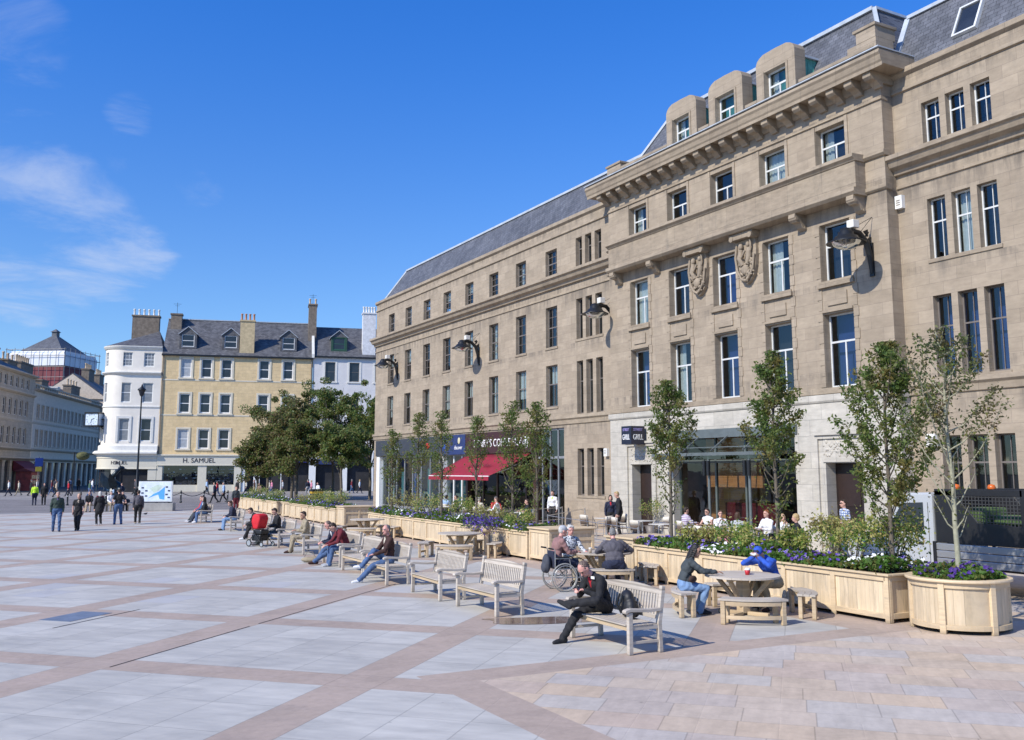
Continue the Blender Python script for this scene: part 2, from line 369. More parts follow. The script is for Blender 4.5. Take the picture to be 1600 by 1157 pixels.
def mould(mb, prof, x0, x1, m=0, ends=True):
    """profile of (y,z) points extruded along x (closed polygon)"""
    return mb.prism(prof, 0, x0, x1, m)
# ---------------------------------------------------------------- ground
def paving_mat():
    b = NB('square_paving'); v, x, y, z = b.xyz()
    r2 = 1 / math.sqrt(2)
    u = b.math('SUBTRACT', b.math('MULTIPLY', b.math('ADD', x, y), r2), 11.4)
    q = b.math('ADD', b.math('MULTIPLY', b.math('SUBTRACT', x, y), r2), 9.42)
    def cell(a): return b.math('FLOORED_MODULO', a, 4.0)
    cu = cell(u); cq = cell(q)
    du = b.math('MINIMUM', cu, b.math('SUBTRACT', 4.0, cu)); dq = b.math('MINIMUM', cq, b.math('SUBTRACT', 4.0, cq))
    hw = .33
    inb_u = b.math('LESS_THAN', du, hw); inb_q = b.math('LESS_THAN', dq, hw)
    band = b.math('MAXIMUM', inb_u, inb_q)
    iu = b.math('FLOOR', b.math('DIVIDE', b.math('SUBTRACT', cu, hw), 1.1134)); iq = b.math('FLOOR', b.math('DIVIDE', b.math('SUBTRACT', cq, hw), .835))
    big = b.comb(b.math('ADD', b.math('MULTIPLY', b.math('FLOOR', b.math('DIVIDE', u, 4.0)), 7.0), iu), b.math('ADD', b.math('MULTIPLY', b.math('FLOOR', b.math('DIVIDE', q, 4.0)), 9.0), iq), 0.0)
    rv, rc = b.wnoise(big)
    n1 = b.noise(v, .35, 5, .6); n2 = b.noise(b.comb(b.math('MULTIPLY', u, 5.0), b.math('MULTIPLY', q, 1.1), rv), 1.0, 6, .65)
    n3 = b.noise(v, 9.0, 5, .7)
    panel = b.mix(rv, (.455, .435, .39), (.515, .495, .445))
    panel = b.mul(panel, b.rng(n2, .3, .7, .86, 1.1)); panel = b.mix(b.math('GREATER_THAN', b.wnoise(b.comb(iu, b.math('ADD', iq, b.math('FLOOR', b.math('DIVIDE', q, 4.0))), b.math('FLOOR', b.math('DIVIDE', u, 4.0))))[0], .965), panel, (.45, .44, .425))
    bandc = b.mix(b.rng(b.wnoise(b.comb(b.math('FLOOR', b.math('MULTIPLY', u, 1.5)), b.math('FLOOR', b.math('MULTIPLY', q, 1.5)), 3.0))[0], 0, 1, 0, 1), (.445, .35, .28), (.405, .32, .255))
    bandc = b.mul(bandc, b.rng(n3, .3, .7, .9, 1.08))
    c = b.mix(band, panel, bandc)
    # joints of the slabs
    ju = b.math('FLOORED_MODULO', b.math('SUBTRACT', cu, hw), 1.1134); jq = b.math('FLOORED_MODULO', b.math('SUBTRACT', cq, hw), .835)
    jd = b.math('MINIMUM', b.math('MINIMUM', ju, b.math('SUBTRACT', 1.1134, ju)), b.math('MINIMUM', jq, b.math('SUBTRACT', .835, jq)))
    edge = b.math('MINIMUM', b.math('ABSOLUTE', b.math('SUBTRACT', du, hw)), b.math('ABSOLUTE', b.math('SUBTRACT', dq, hw)))
    jt = b.math('MAXIMUM', b.math('MULTIPLY', b.rng(jd, .003, .012, 1, 0), b.math('SUBTRACT', 1.0, band)), b.rng(edge, .003, .012, .8, 0))
    c = b.mul(c, b.rng(jt, 0, 1, 1, .72))
    # multi-coloured sandstone apron, and the pink border before it
    pu = b.math('DIVIDE', u, .60); row = b.math('FLOOR', pu)
    off = b.math('MULTIPLY', b.wnoise(b.comb(row, 5.0, 0))[0], 3.0)
    pq = b.math('DIVIDE', b.math('ADD', q, off), .78)
    sv, sc_ = b.wnoise(b.comb(row, b.math('FLOOR', pq), 2.0))
    rp = b.n('ShaderNodeValToRGB'); b.put(rp.inputs[0], sv); e = rp.color_ramp; e.interpolation = 'CONSTANT'
    cols = [(.55, .44, .33), (.51, .455, .40), (.56, .46, .36), (.53, .42, .33), (.53, .475, .41), (.58, .455, .33), (.52, .44, .37)]
    e.elements[0].color = (*cols[0], 1); e.elements[1].position = 1 / 7; e.elements[1].color = (*cols[1], 1)
    for i in range(2, 7): k = e.elements.new(i / 7); k.color = (*cols[i], 1)
    ap = b.mul(rp.outputs[0], b.rng(n3, .3, .7, .93, 1.05)); ap = b.mul(ap, b.rng(b.noise(b.comb(b.math('MULTIPLY', u, 2.0), b.math('MULTIPLY', q, 9.0), sv), 1.0, 5), .3, .7, .92, 1.07))
    fu = b.math('FRACT', pu); fq = b.math('FRACT', pq)
    e2 = b.math('MINIMUM', b.math('MINIMUM', fu, b.math('SUBTRACT', 1.0, fu)), b.math('MINIMUM', fq, b.math('SUBTRACT', 1.0, fq)))
    ap = b.mul(ap, b.rng(e2, .004, .014, .7, 1))
    ax_ = b.math('MAXIMUM', b.math('SUBTRACT', y, 11.2), b.math('SUBTRACT', 5.6, x))
    c = b.mix(b.math('LESS_THAN', ax_, .62), c, bandc); c = b.mix(b.math('LESS_THAN', ax_, .0), c, ap)
    # strip beside and behind the planters
    xr = b.math('SUBTRACT', x, b.math('MULTIPLY', b.math('SUBTRACT', y, 12.0), .0235))
    c = b.mix(b.math('MULTIPLY', b.math('GREATER_THAN', xr, 12.95), b.math('GREATER_THAN', y, 11.2)), c, b.mul(bandc, 1.03))
    c = b.mix(b.math('MULTIPLY', b.math('GREATER_THAN', xr, 14.9), b.math('GREATER_THAN', y, 11.2)), c, b.mul(ap, .92))
    c = b.mul(c, b.rng(n1, .3, .7, .93, 1.06))
    # small stains and gum spots
    vo = b.n('ShaderNodeTexVoronoi'); b.put(vo.inputs['Vector'], v); vo.inputs['Scale'].default_value = 1.7
    sp = b.math('MULTIPLY', b.rng(vo.outputs['Distance'], .02, .045, 1, 0), b.rng(b.wnoise(vo.outputs['Position'])[0], .55, .6, 0, 1))
    c = b.mul(c, b.rng(sp, 0, 1, 1, .74))
    vo2 = b.n('ShaderNodeTexVoronoi'); b.put(vo2.inputs['Vector'], v); vo2.inputs['Scale'].default_value = 4.3; c = b.mul(c, b.rng(b.math('MULTIPLY', b.rng(vo2.outputs['Distance'], .04, .07, 1, 0), b.rng(b.wnoise(vo2.outputs['Position'])[0], .78, .8, 0, 1)), 0, 1, 1, .80))
    gr = b.noise(v, .9, 9, .72, .6); c = b.mul(c, b.rng(gr, .50, .74, 1, .80)); gr2 = b.noise(b.comb(b.math('MULTIPLY', x, .25), b.math('MULTIPLY', y, 1.3), 0), .7, 7, .7); c = b.mul(c, b.rng(gr2, .48, .7, 1, .86))
    b.bump(b.math('ADD', b.math('MULTIPLY', jt, -1.0), b.math('MULTIPLY', n3, .3)), .25, .006)
    return b.fin(c, b.rng(n2, .3, .7, .55, .75), spec=.35)
def setts_mat(name, c1, c2, cm, bw=.22, rh=.13):
    b = NB(name); v, x, y, z = b.xyz(); br = b.n('ShaderNodeTexBrick'); b.put(br.inputs['Vector'], v); br.inputs['Scale'].default_value = 1
    br.inputs['Brick Width'].default_value = bw; br.inputs['Row Height'].default_value = rh; br.inputs['Mortar Size'].default_value = .008
    b.put(br.inputs['Color1'], c1); b.put(br.inputs['Color2'], c2); b.put(br.inputs['Mortar'], cm)
    c = b.mul(br.outputs['Color'], b.rng(b.noise(v, .5, 6, .65), .3, .7, .8, 1.15)); c = b.mul(c, b.rng(b.noise(b.comb(b.math('MULTIPLY', x, .15), y, 0), .6, 3), .35, .65, .82, 1.1))
    b.bump(b.math('MULTIPLY', br.outputs['Fac'], -1.0), .3, .01)
    return b.fin(c, .8)
def sheet(name, pts, z, m, th=0, **t):
    mb = MB()
    if th: mb.prism(pts, 2, z - th, z)
    else: mb.add([(x, y, z) for x, y in pts], [tuple(range(len(pts)))])
    return mb.build(name, m, kind='structure', **t)
sheet('ground', [(-3000, -600), (3000, -600), (3000, 4500), (-3000, 4500)], -.03, M_['asphalt'])
PAV = paving_mat()
sheet('square_paving', [(-70, -12), (25.2, -12), (25.2, 68.8), (-70, 68.8)], 0, PAV, .02)
sheet('street_setts', [(-70, 68.84), (60, 68.84), (60, 101), (-70, 101)], -.012, setts_mat('street_setts', (.27, .24, .22), (.21, .19, .175), (.11, .10, .09)))
sheet('border_kerb', [(-70, 68.15), (25.2, 68.15), (25.2, 68.8), (-70, 68.8)], .006, plain('dark_kerb', (.27, .25, .24), .8, 0, .15))
sheet('street_pavement', [(-30, 101), (70, 101), (70, 135), (-30, 135)], -.004, setts_mat('pavement_slabs', (.30, .275, .25), (.25, .23, .21), (.15, .14, .13), .9, .6))
def strip(name, a, b, wd, m, z=.004):
    a = Vector((*a, z)); b = Vector((*b, z)); n = (b - a).cross(Vector((0, 0, 1))).normalized() * wd / 2
    return MB().quad(a - n, b - n, b + n, a + n).build(name, m, kind='structure')
slot = plain('drain_slot', (.02, .02, .022), .8)
strip('drain_slot', (1.52, 14.35), (4.0, 16.9), .022, slot); strip('drain_slot', (4.2, 17.1), (8.5, 21.5), .022, slot); strip('drain_slot', (1.0, 18.3), (2.6, 19.95), .03, slot)
# metal access cover set in the paving
MB().box(-.34, .34, -.55, .55, 0, .006).build('access_cover', plain('blue_grey_cover', (.22, .25, .30), .5, .4, .2), None, (1.45, 19.55, .0), R(-45), kind='structure')
# puddle
rp = random.Random(4); pp = [((1.05 + .22 * math.sin(3 * t + 1)) * math.cos(t) * (1 + .08 * rp.random()), .42 * (1 + .25 * math.sin(2 * t)) * math.sin(t)) for t in [2 * math.pi * i / 40 for i in range(40)]]
pm = NB('wet_stone'); vv, *_ = pm.xyz(); pm.bump(pm.noise(vv, 3, 2), .03, .003)
pu = MB().add([(x, y, 0) for x, y in pp], [tuple(range(40))]).build('puddle', pm.fin(pm.mul((.20, .14, .11), pm.rng(pm.noise(vv, 2.5, 4), .3, .7, .8, 1.2)), .06, 0), None, (8.75, 15.05, .005), R(-28), kind='structure')

# ---------------------------------------------------------------- the long sandstone building (local x = -world y, local y = depth behind the wall)
TAN = empty('stone_building', (25, 0, 0), R(-90), label='long four storey tan sandstone building with central bay, slate roof and ground floor cafes', cat='building')
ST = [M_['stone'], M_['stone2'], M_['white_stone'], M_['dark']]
WW = 1.17; LW = [64.92 - 3.3 * k for k in range(8)]
rowsL = [(12.84, 14.25), (9.06, 11.2), (5.95, 8.12)]
ops = [(-c - WW / 2, -c + WW / 2, a, b) for c in LW for a, b in rowsL]
TRI = [39.1, 38.24, 37.37]; rowsT = [(12.9, 14.35), (9.18, 11.22), (5.46, 8.08), (1.5, 3.76)]
opsT = [(-c - .29, -c + .29, a, b) for c in TRI for a, b in rowsT]
shop = (-67.35, -40.65, 0, 4.85)
wl = MB(); wall(wl, -68.1, -35.7, 0, 15.35, ops + opsT + [shop], 0, .3)
wl.quad((-68.1, 0, 0), (-68.1, 0, 15.35), (-68.1, 12, 15.35), (-68.1, 12, 0)); wl.quad((-68.1, 12, 0), (-68.1, 12, 15.35), (-6, 12, 15.35), (-6, 12, 0))
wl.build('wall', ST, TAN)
TR2 = [18.6, 17.74, 16.88]; rowsR = [(12.88, 14.22), (9.16, 11.08), (5.5, 8.0), (1.6, 3.72)]
opsR = [(-c - .32, -c + .32, a, b) for c in TR2 for a, b in rowsR] + [(-c - WW / 2, -c + WW / 2, a, b) for c in (13.4, 10.1) for a, b in rowsL + [(1.6, 3.72)]]
wr = MB(); wall(wr, -20.0, -6, 0, 15.4, opsR, 0, .3)
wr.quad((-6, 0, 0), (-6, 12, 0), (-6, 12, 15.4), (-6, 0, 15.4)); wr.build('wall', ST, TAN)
BY = -.5
BC = [33.38, 30.58, 27.78, 24.98, 22.2]; BWD = 1.32
opsB = [(-c - BWD / 2, -c + BWD / 2, a, b) for c in BC for a, b in ((12.98, 14.48), (9.1, 11.08), (5.45, 7.95))]
wb = MB(); wall(wb, -35.7, -20.0, 5.22, 15.3, opsB, BY, .36)
for x in (-35.7, -20.0): wb.quad((x, BY, 5.22), (x, 0.3, 5.22), (x, 0.3, 15.3), (x, BY, 15.3))
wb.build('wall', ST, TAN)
opsG = [(-34.12, -32.73, 0, 2.94), (-31.25, -24.4, 0, 4.2), (-23.03, -21.5, 0, 2.93)]
wg = MB(); wall(wg, -35.75, -19.95, 0, 4.95, opsG, BY - .03, .45, 2)
for x in (-35.75, -19.95): wg.quad((x, BY - .03, 0), (x, 0.3, 0), (x, 0.3, 4.95), (x, BY - .03, 4.95), 2)
for a, b in ((-34.5, -32.35), (-23.42, -21.1)):                # door surrounds with carved panel
    wg.box(a, a + .12, BY - .1, BY - .032, 0, 3.86, 2); wg.box(b - .12, b, BY - .1, BY - .032, 0, 3.86, 2); wg.box(a + .12, b - .12, BY - .1, BY - .032, 3.74, 3.86, 2)
    wg.box(a + .02, b - .02, BY - .17, BY - .1, 3.86, 3.95, 2); wg.box(a + .3, b - .3, BY - .075, BY - .032, 2.96, 3.04, 2)
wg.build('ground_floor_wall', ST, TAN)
# carved foliage panels above the doors
rc = random.Random(8)
for a, b in ((-34.2, -32.6), (-23.1, -21.4)):
    mb = MB(); mb.box(a, b, BY - .036, BY - .031, 3.06, 3.72)
    for i in range(70):
        t = rc.random(); mb.sph((a + (b - a) * t, BY - .035, 3.1 + rc.random() * .56), (rc.uniform(.03, .09), .035, rc.uniform(.02, .06)), 0, 7, 4, Matrix.Rotation(rc.uniform(0, 3), 3, 'Y'))
    mb.build('carved_panel', M_['white_stone'], TAN)
for a, b in ((-34.12, -32.73), (-23.03, -21.5)):               # doors standing back in their openings
    mb = MB(); mb.box(a + .004, b - .004, BY + .42, BY + .47, .0, 2.93); mb.box(a + .12, b - .5, BY + .40, BY + .418, .3, 1.3, 1); mb.box(a + .12, b - .5, BY + .40, BY + .418, 1.5, 2.6, 1)
    mb.build('door', [plain('dark_timber_door', (.018, .010, .008), .45), plain('dark_timber_panel', (.028, .015, .011), .45)], TAN)
# mouldings: string courses, cornices, parapet copings
mm = MB()
for a, b, y in ((-68.15, -35.72, 0), (-19.98, -5.9, 0)):
    e = a - .05 if a < -60 else a
    mm.prism([(.05, 12.78), (-.5, 12.70), (-.52, 12.55), (-.42, 12.50), (-.34, 12.32), (-.16, 12.24), (-.12, 12.1), (.05, 12.08)], 0, e, b, 1)
    mm.prism([(.05, 11.78), (-.05, 11.76), (-.06, 11.66), (.05, 11.64)], 0, a, b, 1)
    mm.prism([(.05, 14.98), (-.06, 14.96), (-.08, 14.84), (.05, 14.80)], 0, a, b, 1)
    mm.prism([(.5, 15.62), (-.10, 15.60), (-.12, 15.42), (.0, 15.33), (.5, 15.33)], 0, e, b, 1)
    mm.prism([(.05, 5.44), (-.13, 5.42), (-.16, 5.28), (-.08, 5.2), (-.06, 5.0), (.05, 4.96)], 0, e, b, 1)
mm.prism([(.1, 5.24), (BY - .1, 5.22), (BY - .1, 5.02), (BY - .055, 4.95), (.1, 4.95)], 0, -35.8, -19.9, 2)
mm.box(-35.72, -19.98, BY - .06, BY + .1, 5.24, 5.44, 1)
mm.build('string_course', ST, TAN, bevel=.012)
# plain window sills of the wings
def one(name, m, parent, bevel, *bx):
    mb = MB()
    for b_ in bx: mb.box(*b_)
    return mb.build(name, m, parent, bevel=bevel)
for c in LW:
    for a, _ in rowsL[1:]: one('window_sill', M_['stone2'], TAN, .008, (-c - WW / 2 - .06, -c + WW / 2 + .06, -.05, .28, a - .11, a))
for c in LW: one('window_sill', M_['stone2'], TAN, 0, (-c - WW / 2, -c + WW / 2, -.02, .28, 12.79, 12.84))
for t, rr in ((TRI, rowsT), (TR2, rowsR)):
    for a, _ in rr[1:]: one('window_sill', M_['stone2'], TAN, .008, (-t[0] - .38, -t[2] + .38, -.04, -.002, a - .12, a - .001))
# bay: main cornice with modillions
mc = MB()
mc.prism([(.4, 16.02), (-1.28, 15.98), (-1.32, 15.86), (-1.26, 15.78), (-1.22, 15.62), (-1.18, 15.56), (-1.17, 15.44), (-1.10, 15.50), (.4, 15.50)], 0, -36.5, -19.35, 0)
mc.prism([(.4, 15.50), (-.66, 15.50), (-.60, 15.25), (-.54, 15.18), (.4, 15.18)], 0, -35.82, -19.9, 0)
mc.prism([(-.2, 14.74), (-.55, 14.72), (-.56, 14.66), (-.2, 14.64)], 0, -35.72, -19.98, 0)
mc.build('main_cornice', M_['stone2'], TAN, bevel=.015)
n = 21
for i in range(n):
    x = -35.65 + (15.6) * i / (n - 1); md = MB()
    md.prism([(-.50, 15.495), (-1.09, 15.495), (-1.09, 15.30), (-1.0, 15.22), (-.80, 15.20), (-.66, 15.10), (-.60, 15.02), (-.50, 15.02)], 0, x - .16, x + .16); md.build('modillion', M_['stone2'], TAN, bevel=.01)
MB().box(-36.52, -19.33, -1.34, .4, 16.022, 16.06).build('lead_cover', M_['lead'], TAN)
# bay: balcony band with scroll brackets
mb = MB()
mb.prism([(-.3, 13.0), (-1.12, 12.98), (-1.14, 12.86), (-1.05, 12.80), (-1.01, 12.74), (-.3, 12.74)], 0, -35.1, -20.75, 0)
mb.box(-35.06, -20.79, -.98, -.45, 11.86, 12.74, 0)
mb.prism([(-.3, 11.86), (-1.12, 11.84), (-1.14, 11.70), (-1.04, 11.60), (-.3, 11.60)], 0, -35.1, -20.75, 0)
for a, b in ((-35.78, -35.1), (-20.75, -19.92)):
    mb.prism([(-.3, 12.98), (-.62, 12.96), (-.64, 12.84), (-.56, 12.76), (-.3, 12.76)], 0, a, b, 0); mb.prism([(-.3, 11.84), (-.60, 11.82), (-.60, 11.70), (-.54, 11.64), (-.3, 11.62)], 0, a, b, 0)
mb.build('balcony_band', M_['stone2'], TAN, bevel=.012)
for x in (-34.75, -31.98, -23.59, -21.0):
    mb = MB(); pr = [(-.5, 11.6), (-1.05, 11.6), (-1.07, 11.46), (-.95, 11.32), (-.78, 11.30), (-.68, 11.14), (-.54, 11.06), (-.5, 11.06)]
    mb.prism(pr, 0, x - .15, x + .15)
    mb.tube([(x - .17, -.97, 11.43), (x + .17, -.97, 11.43)], .07, 10); mb.tube([(x - .17, -.58, 11.14), (x + .17, -.58, 11.14)], .05, 10)
    mb.build('scroll_bracket', M_['stone2'], TAN)
# carved shields with figures between the windows
for xc in (-29.18, -26.38):
    mb = MB(); rs = random.Random(int(-xc * 10)); Y0 = BY - .16
    mb.prism([(xc - .50, 11.34), (xc - .56, 10.9), (xc - .50, 10.3), (xc - .40, 9.95), (xc - .18, 9.72), (xc, 9.64), (xc + .18, 9.72), (xc + .40, 9.95), (xc + .50, 10.3), (xc + .56, 10.9), (xc + .50, 11.34)], 1, Y0, BY - .002)
    mb.prism([(xc - .58, 11.36), (xc + .58, 11.36), (xc + .64, 11.58), (xc - .64, 11.58)], 1, BY - .42, BY - .002)
    for s_ in (-1, 1): mb.tube([(xc + s_ * .50, BY - .44, 11.42), (xc + s_ * .50, BY - .10, 11.42)], .11, 10)
    mb.sph((xc - .16, Y0 - .09, 11.08), (.10, .10, .13)); mb.sph((xc + .22, Y0 - .08, 11.12), (.085, .09, .11))       # two heads
    mb.tube([(xc - .18, Y0 - .05, 10.96), (xc - .22, Y0 - .08, 10.65), (xc - .10, Y0 - .06, 10.35)], [.10, .14, .09], 8); mb.tube([(xc + .24, Y0 - .05, 11.0), (xc + .26, Y0 - .07, 10.7), (xc + .12, Y0 - .05, 10.4)], [.08, .12, .08], 8)
    mb.tube([(xc - .28, Y0 - .1, 10.85), (xc - .05, Y0 - .17, 10.62), (xc + .08, Y0 - .12, 10.9)], .045, 6); mb.tube([(xc + .34, Y0 - .08, 10.85), (xc + .40, Y0 - .12, 11.1), (xc + .36, Y0 - .1, 11.28)], .04, 6)
    mb.tube([(xc - .46, Y0 - .02, 11.2), (xc - .50, Y0 - .06, 10.7), (xc - .42, Y0 - .06, 10.2), (xc - .2, Y0 - .08, 9.85), (xc, Y0 - .05, 9.75), (xc + .2, Y0 - .08, 9.85), (xc + .42, Y0 - .06, 10.2), (xc + .50, Y0 - .06, 10.7)], .05, 7)
    mb.sph((xc, Y0 - .05, 10.18), (.20, .10, .20))
    for i in range(75):
        t = rs.uniform(0, 6.28); r_ = rs.random() ** .6; rr_ = rs.uniform(.025, .06)
        mb.sph((xc + .44 * r_ * math.cos(t), Y0 - .02 - .05 * rs.random(), 10.25 + .52 * r_ * math.sin(t)), (rr_, .05, rr_ * rs.uniform(.7, 2.2)), 0, 7, 5, Matrix.Rotation(rs.uniform(0, 3), 3, 'Y'))
    mb.build('carved_shield', M_['stone2'], TAN)
# bay: rusticated window margins, spandrel panels, sills
for c in BC:
    x = -c
    for s in (-1, 1):
        z = 5.46; k = 0; mb = MB(); mb.box(*sorted((x + s * (BWD / 2 + .006), x + s * (BWD / 2 + .15))), BY - .014, BY - .001, 5.462, 11.04, 0)
        while z < 11.0:
            w_ = .17 if k % 2 else .22
            e0 = x + s * (BWD / 2 + .004); e1 = x + s * (BWD / 2 + w_)
            mb.box(min(e0, e1), max(e0, e1), BY - .028, BY - .002, z + .012, min(z + .36, 11.05) - .012, 0); z += .375; k += 1
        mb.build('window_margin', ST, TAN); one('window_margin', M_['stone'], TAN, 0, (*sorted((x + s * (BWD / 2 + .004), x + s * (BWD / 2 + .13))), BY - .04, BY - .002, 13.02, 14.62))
    S2 = M_['stone2']; one('window_sill', S2, TAN, 0, (x - .78, x + .78, BY - .12, BY - .03, 8.86, 8.98), (x - .74, x + .74, BY - .08, BY - .03, 8.98, 9.08), (x - .655, x + .655, BY - .031, BY + .30, 9.0, 9.098))
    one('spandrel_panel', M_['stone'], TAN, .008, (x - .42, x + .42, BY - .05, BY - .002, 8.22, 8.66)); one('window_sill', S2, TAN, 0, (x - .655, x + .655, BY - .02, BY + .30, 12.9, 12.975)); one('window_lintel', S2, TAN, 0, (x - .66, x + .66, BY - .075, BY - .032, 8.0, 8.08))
# mullions of the triple lights stand slightly proud
# parapet, piers and dormers on the bay
for a, b in ((-35.6, -31.35), (-29.25, -28.6), (-26.45, -25.8), (-23.65, -20.3)):
    mp = MB(); mp.box(a, b, -.32, .05, 16.062, 16.62, 0); mp.box(a, b, -.38, .1, 16.62, 16.74, 1); mp.build('parapet', ST, TAN, bevel=.01)
mp = MB()
mp.box(-36.0, -34.9, -.34, .35, 16.063, 16.95, 0); mp.box(-36.05, -34.85, -.4, .4, 16.95, 17.05, 1); mp.build('parapet_pier', ST, TAN, bevel=.01); mp = MB()
mp.box(-21.4, -20.2, -.36, .5, 16.063, 16.95, 0); mp.box(-21.0, -20.2, -.37, .6, 16.95, 17.35, 0); mp.box(-21.1, -20.15, -.42, .65, 17.35, 17.45, 1)
mp.build('parapet_pier', ST, TAN, bevel=.01)
for c in (30.3, 27.52, 24.74):
    x = -c; mb = MB(MB().M)
    d = empty('dormer', (x, 0, 0)); d.parent = TAN
    f0, f1 = -.42, .12
    mb.box(-1.0, -.56, f0, f1, 16.063, 17.92, 0); mb.box(.56, 1.0, f0, f1, 16.063, 17.92, 0)
    arc = [(-1.0, 17.92)] + [(1.0 * math.sin(t), 17.92 + .62 * (math.cos(t) - math.cos(R(58))) / (1 - math.cos(R(58)))) for t in [R(-58 + 116 * i / 10) for i in range(11)]] + [(1.0, 17.92)]
    arc = [(-1.0, 17.7), (-1.0, 18.02), (-.93, 18.18), (-.80, 18.28), (-.60, 18.36), (0, 18.38), (.60, 18.36), (.80, 18.28), (.93, 18.18), (1.0, 18.02), (1.0, 17.7)]
    mb.v, mb.f, mb.m, mb.sm = [], [], [], []
    mb.box(-1.0, -.56, f0, f1, 16.063, 17.7, 0); mb.box(.56, 1.0, f0, f1, 16.063, 17.7, 0); mb.box(-.56, .56, f0, f1, 17.62, 17.7, 0)
    mb.prism(arc, 1, f0, f1, 0); 
    mb.box(-.66, -.56, f0 - .04, f0 - .002, 16.07, 17.66, 1); mb.box(.56, .66, f0 - .04, f0 - .002, 16.07, 17.66, 1)
    mb.build('dormer_front', ST, d, bevel=.01)
    mb = MB(); mb.prism([(f1 - .01, 16.2), (f1 - .01, 17.75), (1.5, 17.75), (1.5, 16.2)], 0, -.9, .9, 0)
    for k in range(5): mb.box(-.915, -.9, f1 + .2 + k * .28, f1 + .22 + k * .28, 16.3, 17.74); mb.box(.9, .915, f1 + .2 + k * .28, f1 + .22 + k * .28, 16.3, 17.74)
    mb.build('dormer_cheeks', M_['copper'], d)
    MB().box(-1.0, 1.0, f1 - .02, 1.6, 17.76, 17.84).build('dormer_roof', M_['lead'], d)
    window(d, -.56, .56, 16.2, 17.62, f0 + .22, (.07, [(.5, 0, .6, .06)], [(.6, .07)]), M_['frame_bay'], ('sides', M_['curtain']) if c != 27.52 else None, back=M_['dark'])
# roofs
def hip(mb, xa, xb, ya, za, ins_a, ins_b, yb, zb, yback=10.5, m=0):
    A = (xa, ya, za); B = (xb, ya, za); C_ = (xb - ins_b, yb, zb); D_ = (xa + ins_a, yb, zb)
    mb.quad(A, B, C_, D_, m); Ab = (xa, yback + 1, za); Bb = (xb, yback + 1, za); Cb = (xb - ins_b, yback, zb); Db = (xa + ins_a, yback, zb)
    mb.quad(Ab, A, D_, Db, m); mb.quad(B, Bb, Cb, C_, m); mb.quad(D_, C_, Cb, Db, m + 1); mb.quad(Bb, Ab, Db, Cb, m)
rf = MB(); hip(rf, -67.8, -35.0, .35, 15.55, 1.8, .2, 1.6, 17.85); hip(rf, -20.6, -5.8, .35, 15.5, .2, .2, 1.6, 18.1); hip(rf, -35.3, -20.25, .1, 16.2, 2.2, 1.35, 1.35, 18.95)
rf.build('roof', [M_['slate'], M_['lead']], TAN)
lr = MB(); lr.bar((-66.0, 1.58, 17.88), (-35.2, 1.58, 17.88), .16, .12); lr.bar((-20.4, 1.58, 18.13), (-6, 1.58, 18.13), .16, .12); lr.bar((-33.1, 1.33, 18.98), (-21.6, 1.33, 18.98), .2, .14)
lr.bar((-20.25, .1, 16.25), (-21.6, 1.35, 18.98), .14, .1); lr.bar((-35.3, .1, 16.25), (-33.1, 1.35, 18.98), .14, .1); lr.bar((-20.3, .33, 15.6), (-20.42, 1.6, 18.1), .2, .1); lr.bar((-67.8, .35, 15.6), (-66, 1.6, 17.88), .12, .1)
lr.bar((-21.6, 1.35, 18.98), (-21.6, 10.5, 18.98), .2, .1)
lr.build('roof_flashing', M_['lead'], TAN)
for x in (-17.7, -14.9, -37.0):                               # roof lights
    zc = 16.75 if x > -30 else 16.6; d = empty('skylight', (x, (zc - 15.5) / 2.6 * 1.25 + .35, zc)); d.parent = TAN; d.rotation_euler = (R(64.3), 0, 0)
    mb = MB(); mb.box(-.42, .42, -.62, -.55, .0, .12); mb.box(-.42, .42, .55, .62, .0, .12); mb.box(-.42, -.35, -.55, .55, .0, .12); mb.box(.35, .42, -.55, .55, .0, .12)
    mb.build('skylight_frame', M_['black'] if x == -14.9 else M_['frame_bay'], d); MB().box(-.36, .36, -.56, .56, .05, .07).build('pane', M_['glass_far'], d)
# windows
S_wing = (.06, [(.333, 0, .5, .025), (.667, 0, .5, .025), (.333, .5, 1, .025), (.667, .5, 1, .025)], [(.5, .06), (.26, .022), (.76, .022)])
S_tri = (.05, [(.5, 0, 1, .02)], [(.62, .05)]); S_bay = (.055, [(.5, 0, .62, .055)], [(.62, .065)]); S_bay4 = (.055, [(.5, 0, .58, .055)], [(.58, .06)])
rr = random.Random(21)
for i, c in enumerate(LW):
    for j, (a, b) in enumerate(rowsL):
        cur = rr.choice([None, None, None, ('blind.6', M_['curtain']), ('sides', M_['curtain']), ('blind.75', M_['frame_bay'])]) if j < 2 else [('blind', M_['curtain']), ('top', M_['curtain']), ('sides', M_['curtain'])][i % 3]
        window(TAN, -c - WW / 2 + .003, -c + WW / 2 - .003, a + .003, b - .003, .17, S_wing if j < 2 else (.06, [(.5, 0, 1, .03)], [(.55, .06)]), M_['frame_dark'], cur, back=M_['dark'])
for c in TRI:
    for j, (a, b) in enumerate(rowsT):
        window(TAN, -c - .287, -c + .287, a + .003, b - .003, .2, S_tri, M_['frame_dark'], ('left', M_['curtain']) if j == 2 else None, back=M_['dark'])
for c in TR2:
    for j, (a, b) in enumerate(rowsR):
        window(TAN, -c - .317, -c + .317, a + .003, b - .003, .2, (.045, [(.55, 0, 1, .02)], [(.62, .05)]), M_['frame_bay'] if j < 2 else M_['frame_dark'], ('full', M_['curtain']) if (j == 1 and c == 17.74) else None, back=[M_['dark'], M_['dark'], M_['blueroom'], M_['dark']][j])
for c in (13.4, 10.1):
    for a, b in rowsL + [(1.6, 3.72)]: window(TAN, -c - WW / 2 + .003, -c + WW / 2 - .003, a + .003, b - .003, .2, S_wing, M_['frame_dark'], back=M_['dark'])
